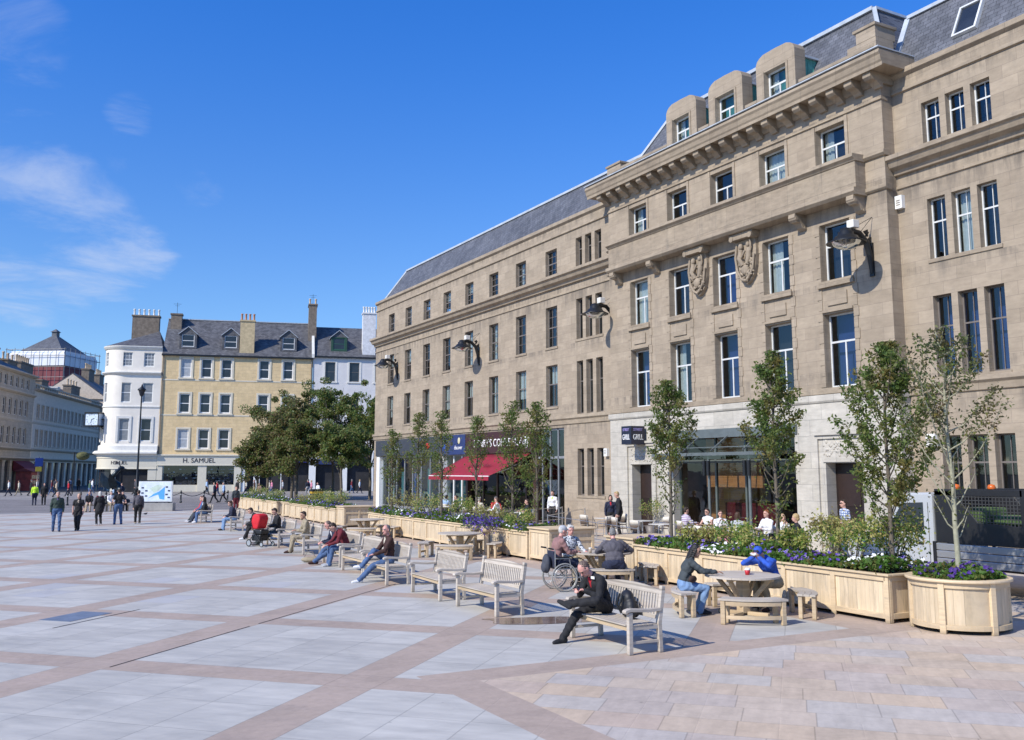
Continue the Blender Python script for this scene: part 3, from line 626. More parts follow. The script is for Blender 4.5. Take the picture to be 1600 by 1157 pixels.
bcur = {(0, 0): 'sides', (1, 0): None, (2, 0): None, (3, 0): 'full', (4, 0): 'sides', (0, 1): 'full', (3, 1): 'left', (4, 1): None, (1, 2): 'sides', (4, 2): None}
for i, c in enumerate(BC):
    for j, (a, b) in enumerate(((12.98, 14.48), (9.1, 11.08), (5.45, 7.95))):
        k = bcur.get((i, j)); bk = M_['blueroom'] if (i, j) in ((2, 1), (0, 2), (4, 2), (2, 2)) else M_['dark']
        window(TAN, -c - BWD / 2 + .003, -c + BWD / 2 - .003, a + .003, b - .003, BY + .27, S_bay4 if j == 0 else S_bay, M_['frame_bay'], (k, M_['curtain']) if k else None, back=bk)
# restaurant front: glazing with slim mullions, interior, glass canopy on posts
g = empty('shopfront', (0, 0, 0)); g.parent = TAN
mb = MB()
for x in (-31.2, -29.0, -27.3, -25.7, -24.45): mb.box(x - .04, x + .04, -.2, -.1, 0, 4.2)
mb.box(-31.16, -24.49, -.19, -.11, 2.98, 3.1); mb.box(-31.16, -24.49, -.19, -.11, 4.1, 4.198); mb.box(-31.16, -24.49, -.19, -.11, 0.002, .15)
mb.build('shopfront_frame', plain('grey_green_frame', (.10, .12, .11), .4), g)
MB().quad((-31.2, -.15, .1), (-24.45, -.15, .1), (-24.45, -.15, 4.15), (-31.2, -.15, 4.15)).build('pane', glass('clear_shop_glass', refl=.03, trans=(.85, .9, .88)), g)
room = MB(); room.box(-31.6, -24.2, 5.2, 5.3, 0, 4.5, 0); room.box(-31.7, -31.6, -.04, 5.2, 0, 4.5, 0); room.box(-24.2, -24.1, -.04, 5.2, 0, 4.5, 0); room.box(-31.6, -24.2, -.04, 5.2, 4.35, 4.5, 0); room.box(-31.6, -24.2, -.04, 5.2, .005, .03, 1)
room.build('interior_room', [plain('grey_interior_wall', (.20, .195, .19), .8), plain('brown_floor', (.10, .06, .04), .6)], g)
MB().box(-31.2, -27.9, 1.2, 1.3, 0.03, 4.3).build('timber_screen', wood('brown_interior_wood', (.60, .27, .10), (.38, .17, .06), 'h', .3), g)
MB().box(-29.6, -28.0, .7, 1.18, 1.55, 2.0).build('timber_counter', wood('orange_counter', (.55, .28, .06), (.45, .22, .05), 'h', .3), g, bevel=.01)
mb = MB(); mb.box(-29.2, -26.4, .4, .6, .45, 1.45); mb.box(-29.2, -26.4, -.05, .4, .1, .48); mb.build('banquette_seat', plain('dark_red_leather', (.10, .012, .02), .4), g, bevel=.04)
cn = empty('canopy', (0, 0, 0)); cn.parent = TAN
gm = glass('canopy_glass', refl=.10, trans=(.55, .62, .60))
MB().box(-31.35, -24.3, -1.42, -.56, 3.34, 3.36).build('canopy_glass', gm, cn)
mb = MB(); mb.bar((-31.4, -.56, 4.12), (-24.25, -.56, 4.12), .05, .34); mb.bar((-31.4, -1.45, 3.3), (-24.25, -1.45, 3.3), .08, .12); mb.bar((-31.4, -1.45, 3.55), (-24.25, -1.45, 3.55), .03, .03)
for x in (-31.2, -29.5, -27.83, -26.1, -24.5): mb.bar((x, -.56, 4.0), (x, -1.4, 3.42), .05, .05); mb.bar((x, -.56, 3.3), (x, -1.45, 3.3), .05, .08)
mb.build('canopy_frame', plain('grey_steelwork', (.15, .17, .165), .45, .3), cn)
MB().box(-31.35, -24.3, -1.44, -1.42, 3.10, 3.24).build('canopy_glass', gm, cn)
for x in (-28.0, -25.8):
    mb = MB(); mb.tube([(x, -1.38, 0), (x, -1.38, 3.25)], .055, 12); mb.tube([(x, -1.38, 0), (x, -1.38, .06)], .12, 12); mb.build('post', plain('grey_steelwork', (.15, .17, .165)), cn)
    mb = MB(); mb.tube([(x - .12, -1.5, 2.5), (x - .12, -1.5, 3.05)], .07, 10); mb.tube([(x + .1, -1.5, 2.5), (x + .1, -1.5, 3.05)], .07, 10); mb.build('patio_heater', M_['black'], cn)
# shopfronts of the left wing
g = empty('shopfront', (0, 0, 0)); g.parent = TAN
fr = MB(); cg = plain('charcoal_panel', (.04, .045, .055), .5)
fr.box(-67.35, -66.75, -.06, .3, 0, 3.75, 1)
for x in (-65.4, -63.9, -62.4, -60.9, -59.4, -57.9, -56.4, -55.45): fr.box(x - .05, x + .05, .18, .28, 0, 3.75, 0)
fr.box(-66.75, -51.9, .18, .28, 3.6, 3.75, 0); fr.box(-66.75, -51.9, .18, .28, .002, .25, 0)
fr.box(-52.0, -51.75, -.02, .3, 0, 3.6, 2); fr.box(-55.5, -55.3, -.02, .3, 0, 3.6, 1); fr.box(-43.75, -43.45, -.04, .3, 0, 4.84, 2)
for x in (-54.2, -53.0): fr.box(x - .05, x + .05, .18, .28, 0, 3.6, 1)
for x in (-50.1, -48.3, -46.5, -44.9): fr.box(x - .07, x + .07, .18, .28, 0, 3.6, 2)
for x in (-43.0, -42.2, -41.4, -40.75): fr.box(x - .04, x + .04, .1, .2, 0, 4.85, 0)
fr.box(-43.45, -40.7, .1, .2, 3.3, 3.42, 0); fr.box(-43.45, -40.7, .1, .2, 4.75, 4.84, 0)
fr.build('shopfront_frame', [plain('grey_shop_frame', (.22, .23, .24), .4), M_['white'], plain('dark_brown_frame', (.05, .025, .02), .5)], g)
pg = MB(); pg.quad((-66.75, .23, .1), (-51.9, .23, .1), (-51.9, .23, 3.7), (-66.75, .23, 3.7)); pg.quad((-51.75, .23, .1), (-43.75, .23, .1), (-43.75, .23, 3.6), (-51.75, .23, 3.6)); pg.quad((-43.4, .15, .1), (-40.7, .15, .1), (-40.7, .15, 4.8), (-43.4, .15, 4.8))
pg.build('pane', M_['glass'], g)
rm = MB(); rm.box(-67.3, -52, 3.0, 3.1, 0, 3.9, 0); rm.box(-52, -40.7, 3.0, 3.1, 0, 4.84, 1); rm.box(-51.95, -51.85, .3, 3, 0, 4.8, 1); rm.box(-67.3, -40.7, .3, 3, 4.8, 4.845, 1)
for i, x in enumerate((-66.2, -64.6, -63.0, -61.2, -59.8, -58.3, -56.8, -54.6, -53.6)): rm.box(x - .35, x + .35, .8 + .2 * (i % 3), .85 + .2 * (i % 3), .4, 2.9 - .3 * (i % 2), 2 + i % 3)
rm.build('window_display', [plain('pale_green_wall', (.28, .36, .32), .8), M_['dark'], plain('pale_display', (.55, .62, .58), .7), plain('teal_display', (.10, .28, .28), .6), plain('blue_display', (.12, .2, .45), .6)], g)
# fascia signs
def sign(x0, x1, z0, z1, y, m, label, name='shop_sign', th=.12):
    o = empty(name, (0, 0, 0), label=label, cat='sign'); o.location = TAN.matrix_world @ Vector((0, 0, 0)) if False else (25, 0, 0); o.rotation_euler = (0, 0, R(-90))
    MB().box(x0, x1, y - th, y, z0, z1).build('sign_board', m, o, bevel=.01); return o
wt = plain('white_lettering', (.8, .8, .78), .5)
s1 = sign(-51.85, -43.75, 3.66, 4.9, -.02, plain('maroon_fascia', (.045, .014, .013), .5), 'dark maroon coffee house fascia sign above the red awning')
text("Henry's Coffee House".upper().replace("ENRY'S", "ENRY'S"), .62, wt, (-47.3, -.145, 4.25), (1, 0, 0), (0, 0, 1), s1, sx=.98)
mb = MB(); mb.lathe([(.0, 0), (.32, 0), (.32, .02), (0, .02)], 20, 0); mb.build('cup_emblem', wt, s1, (-43.95 - .35, -.165, 4.2)).rotation_euler = (R(90), 0, 0)
s2 = sign(-55.45, -51.9, 3.68, 4.9, -.02, plain('navy_fascia', (.02, .035, .12), .5), 'navy blue fascia sign with a pale round emblem beside the coffee house sign')
text('discover', .34, wt, (-52.85, -.145, 4.1), (1, 0, 0), (0, 0, 1), s2)
mb = MB(); mb.sph((-52.75, -.15, 4.52), (.17, .03, .2)); mb.build('round_emblem', plain('pale_gold', (.6, .55, .35), .5), s2)
mb = MB(); mb.sph((-54.9, -.15, 4.2), (.35, .02, .14), 0, 12, 6); mb.build('blue_emblem', plain('bright_blue', (.03, .12, .55), .5), s2)
s3 = sign(-67.4, -55.5, 3.76, 4.9, -.02, cg, 'long charcoal fascia sign with white letters at the far end of the stone building')
text('Jules', .5, wt, (-63.2, -.145, 4.3), (1, 0, 0), (0, 0, 1), s3); MB().sph((-57.6, -.15, 4.3), (.38, .03, .2)).build('red_emblem', plain('red_paint', (.5, .02, .015), .5), s3)
# awning
aw = empty('awning', (25, 0, 0), R(-90), label='deep red fabric awning sloping out over the coffee house tables', cat='awning')
red = plain('red_awning_cloth', (.25, .010, .025), .75, 0, .12, 1.5)
mb = MB(); A0 = (-51.7, -.1, 3.62); A1 = (-43.9, -.1, 3.62); B0 = (-52.0, -2.45, 2.42); B1 = (-44.2, -2.45, 2.42)
N = 16
vs = []
for i in range(N + 1):
    for j in range(7):
        t = i / N; u = j / 6; p = (Vector(A0).lerp(Vector(A1), t)).lerp(Vector(B0).lerp(Vector(B1), t), u); p.z -= .06 * math.sin(math.pi * u) + .015 * math.sin(t * 50) * u; vs.append(p)
mb.add(vs, [(i * 7 + j, i * 7 + j + 1, (i + 1) * 7 + j + 1, (i + 1) * 7 + j) for i in range(N) for j in range(6)], 0, True)
mb.quad(B0, B1, (B1[0], B1[1] - .02, 2.18), (B0[0], B0[1] - .02, 2.18)); o = mb.build('awning_cloth', red, aw); sm = o.modifiers.new('thickness', 'SOLIDIFY'); sm.thickness = .012
mb = MB(); mb.bar((-52.0, -2.44, 2.40), (-44.2, -2.44, 2.40), .05, .05)
for x in (-51.2, -48, -44.8): mb.bar((x, -.1, 3.2), (x + .6, -1.4, 2.75), .04, .04); mb.bar((x + .6, -1.4, 2.75), (x, -2.42, 2.4), .04, .04)
mb.build('awning_arm', M_['white'], aw); text('coffee   shop', .5, plain('dark_red_print', (.10, .006, .015), .7), (-47.2, -1.42, 3.0), (1, 0, 0), (-.02, 1, .51), aw, ext=.002)
# street lamps on brackets on the wall
def wall_lamp(y, z, xwall, label, k=1.0):
    o = empty('wall_lamp', (xwall, y, z), R(-90) , label=label, cat='lamp', group='big black lamps bracketed out from the stone wall')
    mb = MB(); pts = [(0, -.04, -.9), (0, -.10, -.3), (0, -.25, .12), (0, -.55, .38), (0, -.95, .42), (0, -1.15, .36)]
    mb.tube(pts, [.06, .10, .10, .09, .08, .07], 10); mb.box(-.09, .09, -.05, 0, -1.0, .1)
    for p, q in (((0, -.3, .25), (0, -.12, .45)), ((0, -.2, 0), (0, -.02, .3))): mb.tube([p, q], .03, 6)
    mb.prism([(-.16, .30), (-.34, .46), (-.16, .54)], 0, -.03, .03); mb.prism([(-.04, .06), (-.22, .18), (-.06, .3)], 0, -.03, .03)
    mb.tube([(.1, -.02, .95), (.03, -.5, .42)], .009, 5); mb.tube([(.1, -.02, .95), (.03, -1.0, .42)], .009, 5); mb.build('bracket_arm', M_['black'], o)
    mb = MB(); c = (0, -1.15, 0)
    mb.lathe([(.04, .48), (.16, .44), (.18, .36), (.24, .33), (.24, .24), (.34, .18), (.38, .10), (.62, -.02), (.62, -.045), (.36, .06), (.0, .1)], 28, 0, c); mb.build('lamp_hood', M_['black'], o)
    mb = MB(); mb.lathe([(.46, .0), (.40, -.10), (.28, -.19), (.12, -.24), (0, -.25)], 24, 0, c); mb.build('lamp_bowl', glass('lamp_glass', refl=.12, trans=(.8, .8, .75)), o)
    MB().box(-.14, .14, -.95, -.67, .5, .76).build('sensor_box', M_['offwhite'], o, bevel=.02)
    return o
wall_lamp(63.5, 10.2, 25, 'black bracket lamp at the far left end of the stone wall')
wall_lamp(50.3, 9.95, 25, 'black bracket lamp above the navy fascia, second from the far end of the wall')
wall_lamp(35.95, 9.9, 25, 'black bracket lamp just left of the projecting bay')
wall_lamp(20.7, 9.9, 24.5, 'largest black bracket lamp, at the right end of the projecting bay')
# hanging box sign
o = empty('hanging_sign', (24.0, 33.35, 3.8), R(-90), label='small black box sign lettered GRILL hanging over the left doorway', cat='sign')
MB().box(-.36, .36, -.36, .36, 0, .78).build('sign_box', plain('sign_black', (.012, .014, .03), .35), o, bevel=.01)
MB().bar((0, .36, .7), (0, .5, .7), .06, .06).build('sign_bracket', M_['black'], o)
for a in (0, 1):
    o2 = (0, -.365, .3) if a == 0 else (.365, 0, .3); xa = (1, 0, 0) if a == 0 else (0, 1, 0)
    text('GRILL', .33, wt, o2, xa, (0, 0, 1), o, sx=.62); text('STREET', .16, plain('violet_lettering', (.35, .3, .6), .5), (o2[0], o2[1], .62), xa, (0, 0, 1), o, sx=.9)
# small boxes on the wall
for (y, z, xw, w_, h_, lab, nm, ct) in ((19.2, 3.4, 25, .32, .38, 'white meter box on the wall right of the granite doorway', 'meter_box', 'box'), (36.75, 3.35, 25, .26, .36, 'white box on the wall right of the lowest triple window', 'alarm_box', 'box'), (19.85, 11.0, 25, .26, .42, 'white floodlight box high on the wall beside the projecting bay', 'floodlight', 'light')):
    mb = MB(); mb.box(-w_ / 2, w_ / 2, -.16, 0, 0, h_); mb.box(-w_ / 2 + .04, w_ / 2 - .04, -.17, -.16, .05, h_ - .05, 1)
    for i in range(3): mb.box(-w_ / 2 + .06, w_ / 2 - .06, -.175, -.17, .1 + i * .07, .13 + i * .07, 2)
    mb.build(nm, [M_['white'], M_['offwhite'], M_['frame_dark']], None, (xw, y, z), R(-90), bevel=.012, label=lab, cat=ct)
# ---------------------------------------------------------------- yellow tenement (local x along the front, y = depth)
YO = (19.05, 130.87); YR = R(-14.64)
def P_Y(x, y, z=0):
    c, s = math.cos(YR), math.sin(YR); return (YO[0] + x * c - y * s, YO[1] + x * s + y * c, z)
YM = ashlar('ochre_stone', (.74, .56, .31), (.67, .505, .275), (.60, .45, .27), bw=.9, rh=.45, ms=.02, streak=.2, var=.08, bump=.4, grey=(.42, .34, .2))
TRM = plain('cream_trim', (.66, .60, .47), .7, 0, .08); FARF = M_['white']
def chimney(parent, x, y, z0, z1, w_, d, m, pots, potm=None, potx=None):
    mb = MB(); mb.box(x - w_ / 2, x + w_ / 2, y - d / 2, y + d / 2, z0, z1, 0); mb.box(x - w_ / 2 - .1, x + w_ / 2 + .1, y - d / 2 - .1, y + d / 2 + .1, z1, z1 + .2, 0)
    c = mb.build('chimney', m, parent)
    n = pots
    for i in range(n):
        px = x + (i - (n - 1) / 2) * (w_ - .3) / max(n - 1, 1) * 1.0
        q = MB().lathe([(.13, 0), (.17, .03), (.13, .12), (.12, .75), (.16, .8), (.16, .9), (.09, .9)], 10, 0, (px, y, z1 + .2)).build('chimney_pot', potm or plain('buff_pot', (.55, .42, .28), .8), c)
    return c
def dormer(parent, x, z0, w_, h_, yf, ydeep, m, roofm, fm, style=(.07, [], [(.5, .07)])):
    d = empty('dormer', (x, yf, z0)); d.parent = parent; mb = MB()
    wall(mb, -w_ / 2, w_ / 2, 0, h_, [(-w_ / 2 + .3, w_ / 2 - .3, .25, h_ - .12)], 0, .12, 0)
    for s in (-1, 1): mb.quad((s * w_ / 2, 0, 0), (s * w_ / 2, ydeep, 0), (s * w_ / 2, ydeep, h_), (s * w_ / 2, 0, h_), 1)
    mb.add([(-w_ / 2, .02, h_), (w_ / 2, .02, h_), (0, .02, h_ + w_ * .42)], [(0, 1, 2)], 1)
    mb.build('dormer_front', [m, M_['slate2']], d)
    rb = MB(); e = .15; hh = w_ * .42
    for s in (-1, 1):
        rb.prism([(s * (w_ / 2 + e), h_ - e * .84), (0, h_ + hh), (0, h_ + hh + .09), (s * (w_ / 2 + e), h_ - e * .84 + .09)], 1, -.15, ydeep + 1.2)
    rb.build('dormer_roof', roofm, d)
    window(d, -w_ / 2 + .305, w_ / 2 - .305, .255, h_ - .125, .06, style, fm, glassm=M_['glass_far'])
    return d
Y = empty('yellow_tenement', (*YO, 0), YR, label='ochre yellow stone tenement with slate roof, four dormers and a jewellers below', cat='building')
cols = [2.22, 4.82, 7.4, 12.3, 15.45]
opsY = [(c - .68, c + .68, a, a + 2.6) for c in cols for a in (15.03, 10.3, 5.6)]
mb = MB(); wall(mb, -.85, 18.7, 4.85, 18.0, opsY, 0, .22)
mb.quad((-.85, 0, 4.85), (-.85, 12, 4.85), (-.85, 12, 18), (-.85, 0, 18)); mb.quad((18.7, 0, 4.85), (18.7, 12, 4.85), (18.7, 12, 18), (18.7, 0, 18)); mb.build('wall', YM, Y)
for c in cols:
    for a in (15.03, 10.3, 5.6):
        mb = MB(); mb.box(c - .92, c - .685, -.07, -.002, a - .02, a + 2.82); mb.box(c + .685, c + .92, -.07, -.002, a - .02, a + 2.82); mb.box(c - .685, c + .685, -.07, -.002, a + 2.605, a + 2.82); mb.box(c - 1.0, c + 1.0, -.14, .2, a - .2, a - .02); mb.build('window_surround', TRM, Y)
for z in (14.62, 9.95): MB().box(-.85, 18.7, -.04, -.002, z, z + .16).build('string_course', TRM, Y)
MB().box(-.9, 18.72, -.35, -.02, 17.9, 18.12).build('gutter', M_['black'], Y)
mb = MB(); mb.quad((-.85, -.3, 18.1), (18.7, -.3, 18.1), (18.7, 5.2, 23.6), (-.85, 5.2, 23.6)); mb.quad((18.7, 12, 18), (-.85, 12, 18), (-.85, 5.2, 23.6), (18.7, 5.2, 23.6))
mb.add([(-.85, -.3, 18.1), (-.85, 12, 18), (-.85, 5.2, 23.6)], [(0, 1, 2)]); mb.build('roof', M_['slate2'], Y)
MB().bar((-.9, 5.2, 23.65), (18.7, 5.2, 23.65), .25, .12).build('roof_ridge', M_['lead'], Y)
for x in (2.25, 7.8 - .05, 15.4): dormer(Y, x, 19.0, 2.2, 2.0, .55, 2.2, M_['slate2'], M_['lead'], FARF)
cb = plain('brown_chimney_stone', (.19, .155, .12), .9, 0, .3, 3); cy = plain('ochre_chimney', (.52, .41, .24), .9, 0, .2, 3)
chimney(Y, 0.3, 4.2, 20.5, 24.0, 1.4, 1.2, cb, 0); chimney(Y, 9.9, .6, 18.1, 22.9, 1.9, .9, cy, 4, plain('terracotta_pot', (.45, .22, .12), .8))
c = chimney(Y, 18.6, 3.6, 18.5, 25.9, 1.1, 2.4, cb, 2)
MB().prism([(-.5, 18.1), (5.0, 23.9), (5.0, 24.2), (-.5, 18.6)], 0, 18.55, 18.9).build('roof_skew', M_['offwhite'], Y)
for c in cols:
    for k, a in enumerate((15.03, 10.3, 5.6)):
        window(Y, c - .67, c + .67, a + .01, a + 2.59, .12, (.13, [], [(.5, .1)]), FARF, glassm=M_['glass_far'] if (c, k) != (2.22, 0) and (c, k) != (2.22, 2) else plain('curtained_glass', (.38, .40, .42), .25))
for x in (-.7, 18.55): MB().tube([(x, -.12, 4.9), (x, -.12, 17.9)], .07, 6).build('downpipe', M_['frame_dark'], Y)
for x, y, z in ((.3, 4.2, 24.2), (18.6, 3.6, 26.1)): mb = MB(); mb.tube([(x, y, z), (x, y, z + 1.6)], .03, 4); mb.tube([(x - .5, y, z + 1.4), (x + .5, y, z + 1.4)], .02, 4); mb.tube([(x - .3, y, z + 1.15), (x + .3, y, z + 1.15)], .02, 4); mb.build('aerial', M_['black'], Y)
# jeweller's shopfront
g = empty('shopfront', (0, 0, 0)); g.parent = Y; cr = plain('cream_shopfront', (.63, .585, .47), .6, 0, .05)
mb = MB(); mb.box(-.82, 9.85, -.35, .3, 3.46, 4.85); mb.box(-.84, 9.9, -.5, -.35, 4.68, 4.86); mb.box(-.84, 9.9, -.42, -.35, 3.4, 3.52)
for a, b in ((-.8, -.1), (4.3, 5.4), (8.9, 9.8)): mb.box(a, b, -.3, .3, 0, 3.4)
mb.box(-.1, 4.3, -.1, .2, 0, .9); mb.box(5.4, 8.9, -.1, .2, 0, .9); mb.build('shopfront_frame', cr, g, bevel=.02)
MB().quad((-.1, .1, .9), (4.3, .1, .9), (4.3, .1, 3.4), (-.1, .1, 3.4)).quad((5.4, .1, .9), (8.9, .1, .9), (8.9, .1, 3.4), (5.4, .1, 3.4)).build('pane', M_['glass'], g)
rd = random.Random(3); mb = MB(); mb.box(-.1, 8.9, 1.2, 1.3, .1, 3.6, 0)
for i in range(90):
    x = rd.choice([rd.uniform(0, 4.2), rd.uniform(5.5, 8.8)]); z = .95 + .38 * rd.randint(0, 5); mb.box(x, x + rd.uniform(.1, .3), .3, .8, z, z + rd.uniform(.06, .2), 1 + rd.randint(0, 2))
mb.build('window_display', [M_['dark'], M_['white'], plain('navy_display', (.03, .05, .2), .6), plain('grey_display', (.3, .32, .34), .6)], g)
dkt = plain('dark_lettering', (.03, .02, .02), .5)
def Ysign(label, loc, rz): return empty('shop_sign', loc, rz, label=label, cat='sign')
q = Ysign('dark H. SAMUEL lettering on the cream fascia under the yellow tenement', P_Y(0, 0), YR); text('H. SAMUEL', .85, dkt, (4.4, -.37, 4.06), (1, 0, 0), (0, 0, 1), q, ext=.015)
# amusement shop, next shop, arcade entrance
g = empty('shopfront', (0, 0, 0)); g.parent = Y
mb = MB(); mb.box(9.85, 18.9, .6, .7, 0, 4.85, 0); mb.box(9.9, 18.72, -.1, .2, 4.3, 4.85, 2)
for a, b in ((9.9, 10.3), (11.4, 12.2), (18.6, 19.5)): mb.box(a, b, -.15, .2, 0, 4.3, 1)
mb.box(14.9, 15.0, 0, .1, 0, 4.3, 1); mb.build('shopfront_frame', [M_['dark'], M_['white'], TRM], g)
o = Ysign('blue scalloped amusement sign with red letters behind the trees', P_Y(0, 0), YR)
blu = plain('royal_blue_board', (.02, .03, .36), .5)
MB().prism([(12.2, 3.85), (18.6, 3.85), (18.6, 4.2), (17.4, 4.9), (15.9, 5.1), (14.4, 4.9), (12.2, 4.2)], 1, -.35, -.2).build('sign_board', blu, o, bevel=.02)
text('AmuseZone', .95, plain('red_orange_lettering', (.7, .06, .02), .5), (15.4, -.37, 4.3), (1, 0, 0), (0, 0, 1), o, ext=.02)
# ---------------------------------------------------------------- grey rendered tenement
Gt = empty('grey_tenement', P_Y(18.75, 0), YR, label='pale grey rendered tenement with a green dormer, right of the yellow one', cat='building')
hr = plain('pale_grey_harling', (.66, .64, .62), .9, 0, .07, 1.0, .3, 12)
gc = [2.35, 5.65, 9.2]; opsG2 = [(c - .68, c + .68, a, a + 2.65) for c in gc for a in (14.95, 10.2, 6.0)]
mb = MB(); wall(mb, 0, 14, 0, 18.3, [o_ for o_ in opsG2] + [(.4, 4.2, 0, 3.6), (5.0, 8.0, 0, 3.8)], 0, .2); mb.quad((0, 0, 0), (0, .4, 0), (0, .4, 18.3), (0, 0, 18.3)); mb.build('wall', hr, Gt)
for c in gc:
    for a in (14.95, 10.2, 6.0): mb = MB(); mb.box(c - .95, c - .69, -.05, -.002, a - .02, a + 2.85); mb.box(c + .69, c + .95, -.05, -.002, a - .02, a + 2.85); mb.box(c - .69, c + .69, -.05, -.002, a + 2.66, a + 2.85); mb.box(c - 1, c + 1, -.12, .1, a - .2, a - .02); mb.build('window_surround', M_['offwhite'], Gt)
mb = MB(); mb.quad((-.1, -.3, 18.35), (14, -.3, 18.35), (14, 5.0, 23.2), (-.1, 5.0, 23.2)); mb.quad((14, 11, 18), (-.1, 11, 18), (-.1, 5, 23.2), (14, 5, 23.2)); mb.build('roof', M_['slate2'], Gt)
MB().box(-.05, 14, -.35, -.02, 18.2, 18.4).build('gutter', M_['black'], Gt)
dormer(Gt, 3.5, 19.2, 2.2, 2.0, .65, 2.2, plain('dark_green_boarding', (.02, .07, .04), .6), M_['lead'], plain('dark_green_frame', (.03, .12, .07), .5))
chimney(Gt, 7.6, .9, 18.0, 24.6, 1.8, 1.4, plain('white_chimney', (.66, .66, .66), .8), 5, M_['offwhite'])
for c in gc:
    for a in (14.95, 10.2, 6.0): window(Gt, c - .67, c + .67, a + .01, a + 2.64, .12, (.06, [], [(.5, .05)]), M_['frame_dark'], glassm=M_['glass_far'])
mb = MB(); mb.box(0.3, 8.2, .5, .6, 0, 3.8, 0); mb.box(.2, 4.3, -.12, .1, 3.6, 4.3, 1); mb.box(4.3, 4.95, -.12, .15, 0, 5.3, 2); mb.box(8.05, 8.5, -.12, .15, 0, 5.3, 2); mb.build('shopfront_frame', [M_['dark'], plain('navy_fascia', (.02, .035, .12)), M_['white']], Gt)
q = empty('shop_sign', P_Y(18.75, 0), YR, label='dark arcade sign with pale lettering beside the edge of the stone building', cat='sign')
MB().box(4.97, 8.03, -.2, -.05, 3.82, 5.3).build('sign_board', M_['black'], q); text('KEILLER', .62, wt, (6.5, -.22, 4.85), (1, 0, 0), (0, 0, 1), q); text('CENTRE', .42, wt, (6.5, -.22, 4.2), (1, 0, 0), (0, 0, 1), q)
# ---------------------------------------------------------------- white rounded corner building
Wb = empty('white_corner_building', P_Y(0, 0), YR, label='white painted rounded corner building with a conical slate roof and a hanging clock', cat='building')
wp = plain('white_render', (.78, .72, .62), .75, 0, .08, .6); CR_ = 2.7; CXL = -5.55; KF = 6.0; RR = 0.0
def arcpt(d, t):           # d = outward offset; t<0 round the corner, t>0 along the gently curved front
    if t >= 0: x = CXL + t * KF; return (x, .045 * (x - CXL) ** 1.0 * 0 - d)
    if t > -math.pi / 2: return (CXL + (CR_ + d) * math.sin(t), CR_ - (CR_ + d) * math.cos(t))
    return (CXL - CR_ - d, CR_ + (-t - math.pi / 2) * KF)
T0, T1 = R(-150), (CXL * -1 - .85) / KF
wins = [(-60, 1.0), (R(0) + math.degrees(.38 / KF), 1.32), (math.degrees((CXL * -1 - 2.45) / KF), 1.32)]     # angle, width
WR = lambda t: CR_ if t < 0 else KF
levels = [(16.35, 18.2, 18.75), (11.6, 14.2, 15.3), (6.55, 9.5, 11.1)]
def curved(mb, r, z0, z1, t0=T0, t1=T1, n=40, m=0, ops=(), inset=.2):
    ts = sorted({t0 + (t1 - t0) * i / n for i in range(n + 1)} | {o_[i] for o_ in ops for i in (0, 1)}); zs = sorted({z0, z1} | {o_[i] for o_ in ops for i in (2, 3)})
    for i in range(len(ts) - 1):
        for j in range(len(zs) - 1):
            ct = (ts[i] + ts[i + 1]) / 2; cz = (zs[j] + zs[j + 1]) / 2
            if any(a < ct < b and c < cz < d for a, b, c, d in ops): continue
            mb.add([(*arcpt(r, ts[i]), zs[j]), (*arcpt(r, ts[i + 1]), zs[j]), (*arcpt(r, ts[i + 1]), zs[j + 1]), (*arcpt(r, ts[i]), zs[j + 1])], [(0, 1, 2, 3)], m, False)
    for a, b, c, d in ops:
        for t in (a, b): mb.quad((*arcpt(r, t), c), (*arcpt(r - inset, t), c), (*arcpt(r - inset, t), d), (*arcpt(r, t), d), m)
        for z in (c, d): mb.quad((*arcpt(r, a), z), (*arcpt(r, b), z), (*arcpt(r - inset, b), z), (*arcpt(r - inset, a), z), m)
mb = MB(); ow = [(R(t) - w_ / 2 / WR(t), R(t) + w_ / 2 / WR(t), a, b) for t, w_ in wins for a, b, _ in levels]
curved(mb, RR, 5.0, 18.9, ops=ow)
e = arcpt(RR, T1); s_ = arcpt(RR, T0); mb.quad((*e, 0), (*[e[0], e[1] + 8], 0), (e[0], e[1] + 8, 18.9), (*e, 18.9)); mb.quad((*s_, 0), (s_[0] - .5, s_[1] + 14, 0), (s_[0] - .5, s_[1] + 14, 18.9), (*s_, 18.9))
mb.build('wall', wp, Wb)
def ring(mb, prof, t0=T0, t1=T1, n=36, m=0):
    k = len(prof); vs = [(*arcpt(RR + d, t0 + (t1 - t0) * i / n), z) for i in range(n + 1) for d, z in prof]
    mb.add(vs, [(i * k + j, i * k + j + 1, (i + 1) * k + j + 1, (i + 1) * k + j) for i in range(n) for j in range(k - 1)], m)
mb = MB(); ring(mb, [(0, 18.6), (.12, 18.65), (.25, 18.85), (.3, 18.95), (.3, 19.05), (0, 19.1)]); ring(mb, [(0, 15.2), (.2, 15.35), (.35, 15.5), (.35, 15.62), (0, 15.7)]); ring(mb, [(0, 10.95), (.1, 11.0), (.1, 11.15), (0, 11.2)])
ring(mb, [(0, 6.1), (.25, 6.0), (.3, 5.9), (.3, 5.0)]); ring(mb, [(.3, 5.35), (.7, 5.3), (.9, 5.12), (.9, 4.95), (.4, 4.7), (.4, 4.5)]); mb.build('cornice', M_['offwhite'], Wb)
